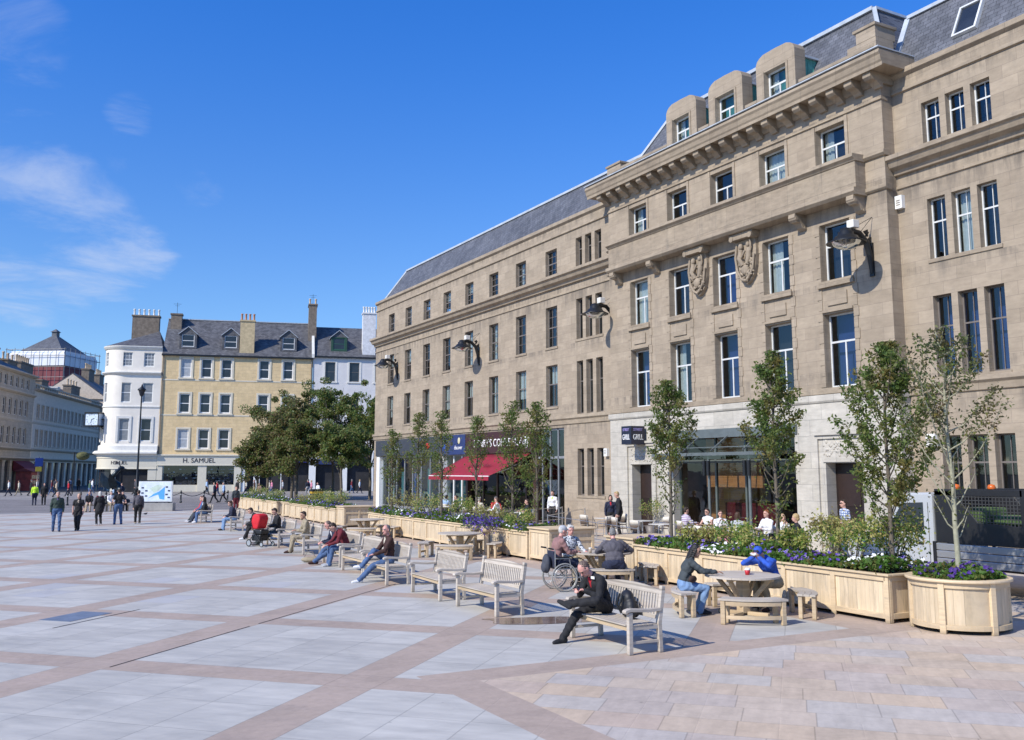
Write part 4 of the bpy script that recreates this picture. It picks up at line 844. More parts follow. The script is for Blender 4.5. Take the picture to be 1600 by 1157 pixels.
for t, w_ in wins:
    for k, (a, b, _) in enumerate(levels):
        px, py = arcpt(-.13, R(t)); tr_ = min(R(t), 0)
        wn_ = window(Wb, -w_ / 2 + .01, w_ / 2 - .01, a + .01, b - .01, 0, (.09, [(.33, 0, 1, .04), (.66, 0, 1, .04)] if k == 0 else [], [(.5, .08), (.25, .03), (.75, .03)] if k == 0 else [(.5, .09)]), FARF, glassm=M_['glass_far'] if t > 20 and k == 2 else plain('curtained_window', (.22, .23, .24), .2))
        ca, sa = math.cos(tr_), math.sin(tr_); x0 = -w_ / 2 + .01
        wn_.location = (px + x0 * ca, py + x0 * sa, a + .01); wn_.rotation_euler = (0, 0, tr_)
        if k == 2:
            sm_ = MB(Matrix.Translation((*arcpt(RR + .04, R(t)), 0)) @ Matrix.Rotation(tr_, 4, 'Z'))
            for q0, q1, z0, z1 in ((-w_ / 2 - .28, -w_ / 2, a - .1, b + .3), (w_ / 2, w_ / 2 + .28, a - .1, b + .3), (-w_ / 2, w_ / 2, b, b + .3)): sm_.box(q0, q1, -.05, .2, z0, z1)
            sm_.build('window_surround', M_['offwhite'], Wb)
mb = MB(); apex = (-2.0, 5.6, 21.9); n = 30
pts = [(*arcpt(RR + .25, T0 + (T1 - T0) * i / n), 19.08) for i in range(n + 1)] + [(e[0], 9, 19.08), (-8.0, 12, 19.08)]
mb.add(pts + [apex], [(i, i + 1, len(pts)) for i in range(len(pts) - 1)] + [(len(pts) - 1, 0, len(pts))]); mb.build('roof', M_['slate2'], Wb)
chimney(Wb, -3.9, 6.2, 19, 23.9, 3.5, 1.3, cb, 6, M_['offwhite'])
# rounded shopfront
mb = MB(); ring(mb, [(.4, 4.6), (.4, 4.35), (.32, 4.3), (.32, 3.1), (.4, 3.05), (.4, 2.95), (.2, 2.95)])
for a, b in ((-150, -142), (-96, -88), (-16, -6), (35, 44.8)): curved(mb, RR + .3, 0, 2.95, R(a), R(b), 4)
ring(mb, [(.3, 0), (.3, .7), (.1, .7)], R(24), R(36), 6); mb.build('shopfront_frame', cr, Wb)
mb = MB(); curved(mb, RR - .05, 0, 2.95, R(-6), R(36), 12, 0); curved(mb, RR - .02, .6, 2.95, R(-88), R(-16), 12, 1); curved(mb, RR - .02, .6, 2.95, R(-142), R(-96), 8, 1); mb.build('shop_window', [M_['dark'], M_['glass_far']], Wb)
mb = MB()
for t in (-4, 3, 22): p_ = arcpt(RR + .05, R(t)); mb.tube([(*p_, 0), (*p_, 2.95)], .05, 6)
mb.build('shop_mullion', M_['black'], Wb)
o = empty('shop_sign', P_Y(0, 0), YR, label='dark H. SAMUEL lettering on the curved cream fascia of the white corner shop', cat='sign')
sx_ = 0
for i, ch in enumerate('H.SAMUEL'):
    t = (CXL * -1 - 6.9 + .33 * i + (.05 if i > 1 else 0)) / KF; px, py = arcpt(RR + .335, t); t = min(t, 0); text(ch, .62, dkt, (px, py, 3.75), (math.cos(t), math.sin(t), 0), (0, 0, 1), o, ext=.015)
# hanging clock
o = empty('clock', P_Y(-8.9, 1.3), YR + R(-20), label='square white faced clock on a black frame hung from the white corner building', cat='clock')
mb = MB(); mb.box(-1.0, 1.0, -.95, .95, 8.42, 8.6); mb.box(-.98, .98, -.93, .93, 10.1, 10.3)
for sx in (-1, 1):
    for sy in (-1, 1): mb.bar((sx * .92, sy * .87, 8.5), (sx * .92, sy * .87, 10.2), .08, .08)
mb.bar((.8, 0, 8.5), (1.6, .4, 7.6), .12, .12); mb.bar((.8, 0, 9.4), (1.7, .4, 9.4), .12, .12); mb.build('clock_frame', M_['black'], o)
MB().box(-.88, .88, -.83, .83, 8.6, 10.1).build('clock_face', plain('pale_blue_dial', (.62, .70, .76), .4), o)
mb = MB()
for (ox, oy, xa) in ((0, -.84, (1, 0, 0)), (-.89, 0, (0, -1, 0))):
    xa = Vector(xa); nrm = xa.cross(Vector((0, 0, 1)))
    c0 = Vector((ox, oy, 9.35)) + nrm * .01
    mb.bar(c0, c0 + xa * .38 + Vector((0, 0, .12)), .07, .02, 0, nrm); mb.bar(c0, c0 + Vector((0, 0, -.5)) + xa * -.1, .05, .02, 0, nrm)
    for k in range(12): a = k * math.pi / 6; p_ = c0 + xa * .62 * math.sin(a) + Vector((0, 0, .62 * math.cos(a))); mb.bar(p_, p_ + (p_ - c0) * .13, .05, .02, 0, nrm)
mb.build('clock_hands', M_['black'], o)
# ---------------------------------------------------------------- left street buildings (in shade)
LK = 1.25; LO = (.07, 122.79); LR = R(90 - 18.04)
def P_L(x, y, z=0):
    c, s = math.cos(LR), math.sin(LR); return (LO[0] + x * c - y * s, LO[1] + x * s + y * c, z)
ls = ashlar('grey_buff_stone', (.47, .385, .29), (.41, .34, .26), (.27, .24, .2), bw=1.0, rh=.4, ms=.012, streak=.4, grey=(.25, .22, .19))
lsw = plain('painted_buff_front', (.62, .52, .41), .8, 0, .14); lt = plain('buff_trim', (.50, .42, .32), .85, 0, .15)
L1 = empty('street_building', (*LO, 0), LR, label='grey buff three storey street building at the far left with rows of sash windows', cat='building')
xs = [-5.6 + 1.98 * k for k in range(8)]; xs = [x for x in xs]
o1 = [(x - .5, x + .5, a, b) for x in xs for a, b in ((12.6, 13.85), (9.3, 11.15), (5.9, 7.85))]
so = [(-5.9 + 2.6 * k, -4.1 + 2.6 * k, .1, 3.9) for k in range(6)]
mb = MB(); wall(mb, -14, 10.9, 0, 14.5, o1 + so, 0, .3); mb.quad((10.9, 0, 0), (10.9, 12, 0), (10.9, 12, 14.5), (10.9, 0, 14.5)); mb.quad((-14, 0, 0), (-14, 12, 0), (-14, 12, 14.5), (-14, 0, 14.5)); mb.build('wall', ls, L1)
mb = MB()
for z, d in ((14.5, .5), (12.15, .35), (5.45, .4), (4.3, .5), (8.9, .08)): mb.prism([(.1, z), (-d, z), (-d, z - .12), (-d * .4, z - .3), (.1, z - .35)], 0, -14, 10.92)
mb.build('cornice', lt, L1)
mb = MB(); mb.quad((-14, 0, 14.52), (10.9, 0, 14.52), (10.9, 5, 17.2), (-14, 5, 17.2)); mb.quad((10.9, 10, 14.5), (-14, 10, 14.5), (-14, 5, 17.2), (10.9, 5, 17.2)); mb.add([(10.9, 0, 14.52), (10.9, 10, 14.5), (10.9, 5, 17.2)], [(0, 1, 2)]); mb.build('roof', M_['slate2'], L1)
for z0 in (0,):
    for x in xs:
        for a, b in ((12.6, 13.85), (9.3, 11.15), (5.9, 7.85)): window(L1, x - .49, x + .49, a + .01, b - .01, .14, (.06, [(.5, 0, 1, .03)], [(.5, .05)]), M_['offwhite'], glassm=M_['glass_far'])
mb = MB()
for a, b, c, d in so: mb.box(a, b, .25, .35, c, d)
mb.build('shop_window', M_['glass_far'], L1)
chimney(L1, 1.5, 3.5, 14.6, 17.3, 9.0, 1.3, cb, 0); chimney(L1, 9.6, 3.0, 14.6, 16.2, 3.6, 1.2, cb, 3)
L2 = empty('street_building', (*P_L(10.95, 0), 0)[:3], LR, label='long pale three storey street building stretching to the white corner shop', cat='building')
xs = [1.9 + 1.98 * k for k in range(17)]; lv = ((9.35, 11.1), (5.85, 7.9))
o2 = [(x - .48, x + .48, a, b) for x in xs for a, b in lv]; so2 = [(1.2 + 3.0 * k, 3.4 + 3.0 * k, .1, 3.8) for k in range(11)]
mb = MB(); wall(mb, 0, 34, 0, 13.0, o2 + so2, 0, .3); mb.quad((34, 0, 0), (34, 12, 0), (34, 12, 13), (34, 0, 13)); mb.build('wall', lsw, L2)
mb = MB()
for z, d in ((13.05, .55), (5.5, .4), (4.3, .5), (8.9, .08)): mb.prism([(.1, z), (-d, z), (-d, z - .12), (-d * .4, z - .3), (.1, z - .35)], 0, 0, 34)
for x in xs:
    for a, b in lv: mb.box(x - .62, x - .485, -.05, -.002, a, b + .12); mb.box(x + .485, x + .62, -.05, -.002, a, b + .12); mb.box(x - .485, x + .485, -.05, -.002, b + .003, b + .12); mb.box(x - .7, x + .7, -.1, .1, a - .12, a - .002)
mb.build('cornice', lt, L2)
for x in xs:
    for a, b in lv: window(L2, x - .47, x + .47, a + .01, b - .01, .14, (.06, [], [(.5, .05)]), M_['offwhite'], glassm=M_['glass_far'])
mb = MB()
for a, b, c, d in so2: mb.box(a, b, .25, .35, c, d)
mb.build('shop_window', M_['glass_far'], L2)
mb = MB(); mb.quad((0, .2, 13.05), (34, .2, 13.05), (34, 5, 15.4), (0, 5, 15.4)); mb.quad((34, 10, 13), (0, 10, 13), (0, 5, 15.4), (34, 5, 15.4)); mb.build('roof', M_['slate2'], L2)
mb = MB()
for k in range(34): mb.box(.2 + k, .5 + k, .05, .35, 13.05, 13.55)
mb.box(0, 34, .02, .38, 13.55, 13.7); mb.build('balustrade', lt, L2)
chimney(L2, 5.5, 3.4, 13.3, 16.6, 5.0, 1.3, cb, 7); chimney(L2, 14.5, 3.6, 13.3, 15.2, 3, 1.2, cb, 0); chimney(L2, 21, 3.6, 13.3, 14.8, 1.2, 1.2, M_['offwhite'], 0); chimney(L2, 29.5, 3.4, 13.3, 15.7, 5, 1.2, cb, 4)
# further roofs down the street
L3 = empty('street_building', P_L(45.0, -1.0), LR, label='distant house with a pale gable above the street roofs', cat='building')
mb = MB(); mb.box(0, 22, 0, 11, 0, 14.2, 0); mb.prism([(-.3, 14.2), (5.5, 18.4), (11.3, 14.2)], 0, -.2, 22, 1); mb.add([(-.25, 0, 14.2), (-.25, 11, 14.2), (-.25, 5.5, 18.2)], [(0, 1, 2)], 0)
for k in range(7):
    for z in (11.4, 8.0): mb.box(1 + k * 3, 2 + k * 3, -.03, .1, z, z + 1.7, 2)
mb.build('wall', [lsw, M_['slate2'], M_['glass_far']], L3); chimney(L3, 7, 5, 17, 19.5, 3.5, 1.2, cb, 5); chimney(L3, 14, 5, 17, 19.3, 3.0, 1.2, cb, 4)
# red awning, signs, kiosk on the left street
o = LAW = empty('awning', P_L(7.5, 0), LR, label='dark red awning over a shop on the shaded left street', cat='awning')
MB().prism([(-.1, 3.9), (-1.5, 3.0), (-1.5, 2.7), (-.1, 2.7)], 0, -3, 3).build('awning_cloth', plain('maroon_cloth', (.12, .015, .025), .8), o)
o = empty('market_stall', P_L(-1.2, -3.5), LR, label='small red and cream newspaper stall at the far left edge', cat='stall')
MB().box(-1.5, 1.5, -.8, .8, 0, 2.6).build('stall_body', plain('red_stall', (.25, .045, .035), .7, 0, .5, 3), o, bevel=.03); mb = MB()
for k in range(4):
    for z in (.6, 1.2, 1.8): mb.box(-1.3 + k * .68, -.8 + k * .68, -.86, -.81, z, z + .4)
mb.build('display_racks', plain('cream_rack', (.5, .42, .3), .7, 0, .4, 5), o); MB().prism([(-1.0, 2.6), (0, 3.0), (1.0, 2.6)], 0, -1.7, 1.7).build('stall_roof', plain('dark_red_roof', (.15, .03, .03), .7), o)
for o in bpy.data.objects:
    if o.parent is None and o.name.startswith(('street_building', 'market_stall')) or o == LAW:
        o.location = (o.location.x * LK, o.location.y * LK, -.62); o.scale = (LK, LK, LK)
# ---------------------------------------------------------------- scaffolded tower and hill
S = empty('scaffolded_tower', (8.0 * 1.6, 196.5 * 1.6, -1.59), R(-35), label='square tower with pyramid slate roof wrapped in white and red scaffold sheeting', cat='tower')
wsh = plain('white_sheeting', (.72, .74, .77), .6, 0, .08, .8); rsh = plain('red_sheeting', (.17, .035, .045), .7, 0, .25, .5)
mb = MB(); mb.box(-6.4, 6.4, -6.4, 6.4, 0, 23.3, 1); mb.box(-6.7, 6.7, -6.7, 6.7, 23.3, 25.6, 0); mb.prism([(-6.7, 25.6), (6.7, 25.6), (6.3, 26.2), (-6.3, 26.2)], 0, -6.5, 6.5, 0); mb.build('sheeting', [wsh, rsh], S)
mb = MB(); b_ = 5.4; mb.add([(-b_, -b_, 26.2), (b_, -b_, 26.2), (b_, b_, 26.2), (-b_, b_, 26.2), (-.7, -.7, 29.8), (.7, -.7, 29.8), (.7, .7, 29.8), (-.7, .7, 29.8)], [(0, 1, 5, 4), (1, 2, 6, 5), (2, 3, 7, 6), (3, 0, 4, 7), (4, 5, 6, 7)])
mb.box(-.6, .6, -.6, .6, 29.8, 30.7); mb.add([(-.85, -.85, 30.7), (.85, -.85, 30.7), (.85, .85, 30.7), (-.85, .85, 30.7), (0, 0, 31.4)], [(0, 1, 4), (1, 2, 4), (2, 3, 4), (3, 0, 4)]); mb.build('roof', M_['slate'], S)
mb = MB()
for s1_ in (-1, 1):
    for i in range(8):
        t = -7.0 + 2.0 * i
        mb.tube([(t, s1_ * 7.1, 15), (t, s1_ * 7.1, 26.8)], .06, 5); mb.tube([(s1_ * 7.1, t, 15), (s1_ * 7.1, t, 26.8)], .06, 5)
    for z in (17, 19, 21, 23, 25.2, 26.5): mb.tube([(-7.3, s1_ * 7.1, z), (7.3, s1_ * 7.1, z)], .05, 5); mb.tube([(s1_ * 7.1, -7.3, z), (s1_ * 7.1, 7.3, z)], .05, 5)
mb.build('scaffold_poles', plain('grey_pole', (.25, .24, .24), .5, .5), S)
S.scale = (1.3, 1.3, 1.5)
hb = MB(); N = 50
hx = np.linspace(-380, 520, N); hy = np.linspace(0, 300, 14); rh = random.Random(6)
from mathutils import noise as mn
def hz(x, t): return 62 * math.exp(-((x - 40) / 190) ** 2) * math.sin(min(1, t) * math.pi / 2) + 9 * mn.noise(Vector((x * .03, t * 3, 1))) + 3 * mn.noise(Vector((x * .12, t * 9, 4)))
vs = [(x, 620 + y, max(-2, hz(x, y / 300))) for x in hx for y in hy]
hb.add(vs, [(i * 14 + j, i * 14 + j + 1, (i + 1) * 14 + j + 1, (i + 1) * 14 + j) for i in range(N - 1) for j in range(13)], 0, True)
hb.build('hill', plain('wooded_hill', (.05, .075, .06), .95, 0, .4, .05, .6, .3), kind='structure')
# ---------------------------------------------------------------- street furniture by the street
o = empty('street_lamp', (9.75, 80.3, 0), label='tall slender black street lamp in front of the white corner building', cat='lamp')
MB().lathe([(.22, 0), (.22, .1), (.16, .2), (.13, 1.2), (.16, 1.25), (.09, 1.35), (.07, 4.5), (.05, 8.6)], 12).build('lamp_post', M_['black'], o)
MB().lathe([(.0, 9.6), (.06, 9.5), (.10, 9.35), (.30, 9.2), (.34, 9.1), (.30, 9.08), (0, 9.1)], 14).build('lamp_hood', M_['black'], o); MB().lathe([(.26, 9.08), (.16, 8.7), (.08, 8.6)], 12).build('lamp_glass', M_['glass_far'], o)
o = empty('information_board', (9.55, 68.55, 0), R(-24), label='white framed city map board on a grey stone plinth at the edge of the square', cat='sign')
MB().box(-1.2, 1.25, -.25, .45, 0, .52).build('plinth', plain('grey_plinth', (.33, .32, .30), .8), o, bevel=.02)
MB().box(-1.12, 1.12, -.06, .12, .6, 2.0).build('board_frame', M_['white'], o, bevel=.02); mb = MB(); mb.box(-.95, -.85, 0, .08, .5, .6); mb.box(.85, .95, 0, .08, .5, .6); mb.box(-1.14, 1.14, -.08, .14, 2.0, 2.06); mb.box(-1.1, 1.1, -.08, .14, .56, .6); mb.build('board_cap', M_['black'], o)
mb = MB(); mb.box(-1.04, 1.04, -.075, -.06, .66, 1.94, 0)
mb.add([(-.45, -.08, .85), (-.1, -.08, 1.15), (.25, -.08, 1.3), (.62, -.08, 1.62), (.62, -.08, .75), (.3, -.08, .8), (.2, -.08, 1.1), (-.1, -.08, 1.0)], [(0, 1, 7), (1, 2, 6, 7), (2, 3, 4, 5, 6)], 1)
mb.add([(-.4, -.079, 1.5), (.1, -.079, 1.75), (.5, -.079, 1.7), (.2, -.079, 1.35), (-.1, -.079, 1.2)], [(0, 1, 2, 3, 4)], 2)
for x, z in ((-.85, 1.55), (-.85, 1.2), (-.6, 1.35), (-.6, 1.0), (.75, 1.6), (.9, 1.35), (.75, 1.1), (.9, .9)): mb.box(x - .08, x + .08, -.085, -.075, z - .05, z + .05, 3)
mb.build('map_panel', [plain('pale_map', (.66, .74, .84), .3), plain('map_blue', (.10, .38, .72), .3), plain('map_green', (.55, .66, .55), .3), plain('map_photos', (.05, .06, .10), .4)], o)
bol = empty('bollard', (0, 0, 0), cat='bollard')
MB().lathe([(.10, 0), (.10, .12), (.065, .16), (.06, .82), (.085, .85), (.085, .9), (.05, .93), (.07, 1.0), (.0, 1.06)], 12).build('bollard_post', M_['black'], bol)
MB().lathe([(.075, .70), (.078, .72), (.075, .74)], 12).build('reflective_band', M_['white'], bol)
bp = [(13.9, 85.0, 'left of two black bollards right of the map board'), (15.7, 84.5, 'right of two black bollards right of the map board'), (10.4, 86.9, 'black bollard behind the map board'), (5.9, 82.4, 'black bollard near the couple walking at the left'), (5.0, 82.9, 'black bollard just left of another near the walking couple'), (7.9, 84, 'black bollard left of the tall lamp post'), (12.1, 86, 'black bollard hidden partly by the map board'), (17.6, 84, 'black bollard at the right end of the chain')]
for i, (x, y, lb) in enumerate(bp):
    b_ = bol if i == 0 else dup(bol); b_.location = (x, y, 0); tag(b_, lb, 'bollard', 'black bollards along the street')
for i, (a, b, lb) in enumerate((((13.9, 85), (15.7, 84.5), 'slack black chain between the two bollards right of the map'), ((15.7, 84.5), (17.6, 84), 'slack black chain at the right end of the bollards'), ((12.1, 86), (13.9, 85), 'slack black chain behind the right edge of the map board'))):
    pts = [(a[0] + (b[0] - a[0]) * t, a[1] + (b[1] - a[1]) * t, .88 - .32 * math.sin(math.pi * t)) for t in [k / 12 for k in range(13)]]
    MB().tube(pts, .03, 6).build('chain', M_['black'], label=lb, cat='chain')
# bronze dragon sculpture on rocks near the corner
o = empty('bronze_statue', (9.0, 88.0, 0), R(20), label='dark bronze dragon statue rearing up in front of the corner shop', cat='statue')
br_ = plain('dark_bronze', (.035, .045, .05), .35, .6, .4, 4)
mb = MB(); pts = [(-1.2, .3, .3), (-.6, -.2, .6), (.2, -.3, .8), (.7, .1, 1.3), (.3, .5, 1.9), (-.3, .3, 2.3), (-.5, -.2, 2.7), (-.2, -.4, 3.2), (.2, -.3, 3.5)]
mb.tube(pts, [.12, .3, .42, .45, .4, .32, .24, .2, .16], 12); mb.sph((.35, -.3, 3.6), (.36, .2, .2)); mb.tube([(.3, -.3, 3.7), (0, -.3, 4.1)], [.07, .02], 6); mb.tube([(.4, -.4, 3.5), (.85, -.4, 3.45)], [.14, .06], 8)
for s1_ in (-1, 1): mb.add([(0, s1_ * .2, 1.9), (-1.2, s1_ * 1.0, 3.2), (-1.3, s1_ * .9, 2.3), (-1.0, s1_ * .7, 1.7), (-.5, s1_ * .4, 1.3)], [(0, 1, 2), (0, 2, 3), (0, 3, 4)])
for k in range(4): mb.tube([(.2 + .2 * (k % 2), -.4 + .5 * (k // 2), 1.0), (.6 + .2 * (k % 2), -.7 + .9 * (k // 2), .6), (.5 + .2 * (k % 2), -.8 + 1.1 * (k // 2), 0)], [.14, .1, .08], 8)
mb.build('dragon_body', br_, o); o.scale = (.82, .82, .82); mb = MB()
for k in range(14): mb.sph((rd.uniform(-1.2, 1.2), rd.uniform(-.8, .8), .15), (rd.uniform(.25, .5), rd.uniform(.25, .5), rd.uniform(.2, .45)), 0, 8, 5)
mb.build('rock_base', plain('dark_rock', (.07, .07, .07), .8), o)
# parking sign, barrier, kiosk
o = empty('road_sign', (3.9, 115.5, 0), R(10), label='blue and yellow parking sign on a thin grey post', cat='sign')
MB().tube([(0, 0, 0), (0, 0, 4.2)], .05, 8).build('sign_post', M_['frame_dark'], o); MB().box(-.4, .4, -.08, -.03, 3.2, 4.1).build('blue_panel', plain('sign_blue', (.03, .07, .28), .5), o); MB().box(-.3, .3, -.08, -.03, 2.65, 3.15).build('yellow_panel', plain('sign_yellow', (.6, .42, .04), .5), o)
o = empty('lamp_bracket_post', (7.8, 122, 0), label='dark post carrying a hanging basket of flowers on the left street', cat='lamp post')
MB().tube([(0, 0, 0), (0, 0, 4.9)], .07, 8).tube([(0, 0, 4.8), (1.0, 0, 4.8)], .04, 6).build('post', M_['black'], o)
q = MB(); q.sph((.9, 0, 4.45), (.75, .6, .5), 0, 14, 8); q.build('flower_basket', plain('basket_foliage', (.10, .10, .035), .9, 0, .8, 6, .9, 20), o)
o = empty('litter_bin', (22.6, 74.6, 0), label='black litter bin with a yellow and black band beyond the far planter', cat='bin')
MB().box(-.45, .45, -.3, .3, 0, 1.25, 0).build('bin_body', M_['black'], o, bevel=.04); mb = MB(); mb.box(-.47, .47, -.32, .32, .9, 1.05)
mb.build('yellow_band', plain('bin_yellow', (.55, .33, .02), .5), o)
# ---------------------------------------------------------------- foliage helpers
def leafmesh(name, pts, size, mats, rng, parent=None, idx=None, aspect=.55, up=.35, jit=.35, **t):
    n = len(pts); p = np.asarray(pts, float)
    d = rng.normal(size=(n, 3)); d /= np.linalg.norm(d, axis=1)[:, None] + 1e-9
    nn = rng.normal(size=(n, 3)); nn[:, 2] += up * 3; nn -= d * (nn * d).sum(1)[:, None]; nn /= np.linalg.norm(nn, axis=1)[:, None] + 1e-9
    s = np.cross(nn, d); L = size * (1 + jit * rng.uniform(-1, 1, n))[:, None]; W = L * aspect
    v = np.empty((n, 4, 3)); v[:, 0] = p - d * L / 2; v[:, 1] = p + s * W / 2 + nn * L * .08; v[:, 2] = p + d * L / 2; v[:, 3] = p - s * W / 2 + nn * L * .08
    me = bpy.data.meshes.new(name); me.vertices.add(n * 4); me.vertices.foreach_set('co', v.ravel()); me.loops.add(n * 4); me.loops.foreach_set('vertex_index', np.arange(n * 4))
    me.polygons.add(n); me.polygons.foreach_set('loop_start', np.arange(n) * 4); me.polygons.foreach_set('loop_total', np.full(n, 4))
    for m in (mats if isinstance(mats, (list, tuple)) else [mats]): me.materials.append(m)
    if idx is not None: me.polygons.foreach_set('material_index', np.asarray(idx, np.int32))
    me.update(); me.validate()
    o = bpy.data.objects.new(name, me); COL.objects.link(o)
    if parent: o.parent = parent
    return tag(o, **t)
def slim_tree(x, y, h, seed, label, wmax=.62, z0=.7, low=1.9, nl=4600, lm=('leaf', 'leaf_dk'), size=.085, sparse=.0, group='slim young trees growing in the wooden planters', bark='bark', lean=(0, 0)):
    rg = np.random.default_rng(seed); r = random.Random(seed)
    o = empty('planter_tree', (x, y, z0), rz=r.uniform(0, 6), label=label, cat='tree', group=group)
    H = h - z0; mb = MB(); tr = [(lean[0] * (k / 8) ** 1.5 + r.uniform(-.02, .02) * k / 3, lean[1] * (k / 8) ** 1.5 + r.uniform(-.02, .02) * k / 3, H * k / 8 * .97) for k in range(9)]
    mb.tube(tr, [.045 * (1 - k / 9.5) + .006 for k in range(9)], 8)
    def trunk(z): t = min(max(z / (H * .97), 0), 1) * 8; i = min(int(t), 7); return Vector(tr[i]).lerp(Vector(tr[i + 1]), t - i)
    pts = []; nb = int(44 * (1 - sparse * .4)); lo = (low - z0)
    for b in range(nb):
        zb = max(.25, lo * .35 + (H * .93 - lo * .35) * (b + r.random()) / nb); f = zb / H
        prof = math.sin(math.pi * min(1, max(.05, (zb - lo * .5) / (H - lo * .5))) ** .75) ** .7 if zb > lo * .5 else .35
        prof *= 1.12 - 1.25 * max(0, f - .42); L = wmax * prof * r.uniform(.6, 1.2) + .08; a = b * 2.4 + r.uniform(-.5, .5); rise = L * r.uniform(.9, 2.0) * (1.15 - .4 * f)
        p0 = trunk(zb); rise = min(rise, H * 1.0 - zb)
        br = [p0 + Vector((math.cos(a) * L * t ** .8, math.sin(a) * L * t ** .8, rise * t ** 1.15 + .03 * r.uniform(-1, 1))) for t in (0, .25, .5, .75, 1)]
        mb.tube(br, [.016, .013, .01, .007, .003], 5)
        dens = (1.0 if zb > lo * .8 else .22) * r.choice([.5, 1, 1, 1.5]) * (1 - sparse * r.random())
        k = int(1.7 * nl / nb * dens * (.5 + L))
        for _ in range(k):
            t = r.uniform(.25, 1.08) ** .8; i = min(int(t * 4), 3); q = br[i].lerp(br[i + 1], t * 4 - i); rad = .035 + .055 * (1 - abs(t - .6))
            pts.append(q + Vector((rg.normal() * rad, rg.normal() * rad, rg.normal() * rad * .45)))
    for _ in range(int(nl * .03)): pts.append(trunk(H * r.uniform(.86, 1.0)) + Vector((r.gauss(0, .06), r.gauss(0, .06), 0)))
    mb.build('trunk', M_[bark], o)
    leafmesh('crown', pts, size, [M_[lm[0]], M_[lm[1]]], rg, o, idx=(rg.random(len(pts)) < .35).astype(int))
    return o
def big_tree(x, y, h, rad, seed, label, lm, cz=.62, nl=12500, size=.21, group='trees in a cluster at the end of the square'):
    rg = np.random.default_rng(seed); r = random.Random(seed); o = empty('square_tree', (x, y, 0), label=label, cat='tree', group=group)
    mb = MB(); pts = []; base = h * .33
    mb.tube([(0, 0, 0), (.05, 0, base * .5), (0, .05, base), (0, .1, h * .55), (.1, 0, h * .8)], [.16, .13, .12, .08, .03], 8)
    for b in range(24):
        a = b * 2.4 + r.uniform(-.4, .4); f = r.uniform(0, 1) ; zb = base * .75 + (h * .7 - base * .75) * f
        zt = h * (.42 + .55 * r.random()); rr_ = rad * math.sqrt(max(.05, 1 - ((zt - h * cz) / (h * (1.0 - cz) + .3)) ** 2)) * r.uniform(.45, 1.0)
        end = Vector((math.cos(a) * rr_, math.sin(a) * rr_, zt)); p0 = Vector((0, .05, min(zb, zt * .8)))
        br = [p0, p0.lerp(end, .35) + Vector((0, 0, .2)), p0.lerp(end, .7) + Vector((r.uniform(-.2, .2), r.uniform(-.2, .2), .2)), end]; mb.tube(br, [.06, .045, .03, .01], 5)
        for c in range(4):
            cc = p0.lerp(end, r.uniform(.6, 1.05)) + Vector((r.gauss(0, .4), r.gauss(0, .4), r.gauss(0, .4))); sr = r.uniform(.35, .8)
            for _ in range(nl // 96):
                d = rg.normal(size=3); d /= np.linalg.norm(d); q = sr * rg.random() ** .45; pts.append((cc[0] + d[0] * q, cc[1] + d[1] * q, cc[2] + d[2] * q * .75))
    mb.build('trunk', M_['bark'], o); leafmesh('crown', pts, size, [M_[m] for m in lm], rg, o, idx=(rg.random(len(pts)) * len(lm)).astype(int), aspect=.7)
    return o
def shrub(x, y, z0, h, rad, seed, label, lm=('leaf_yel', 'leaf_bed'), n=520, size=.07, group='variegated shrubs in the planters'):
    rg = np.random.default_rng(seed); r = random.Random(seed); o = empty('shrub', (x, y, z0), label=label, cat='shrub', group=group); mb = MB(); pts = []
    for b in range(11):
        a = b * 2.4; L = rad * r.uniform(.4, 1); zt = h * r.uniform(.55, 1); e = Vector((math.cos(a) * L, math.sin(a) * L, zt)); mb.tube([(0, 0, 0), e * .5 + Vector((0, 0, .05)), e], [.012, .009, .004], 5)
        for _ in range(n // 11): pts.append(e + Vector(rg.normal(size=3)) * rad * .24 - Vector((0, 0, .05)))
    mb.build('stems', M_['bark'], o); leafmesh('foliage', pts, size, [M_[m] for m in lm], rg, o, idx=(rg.random(len(pts)) < .4).astype(int)); return o
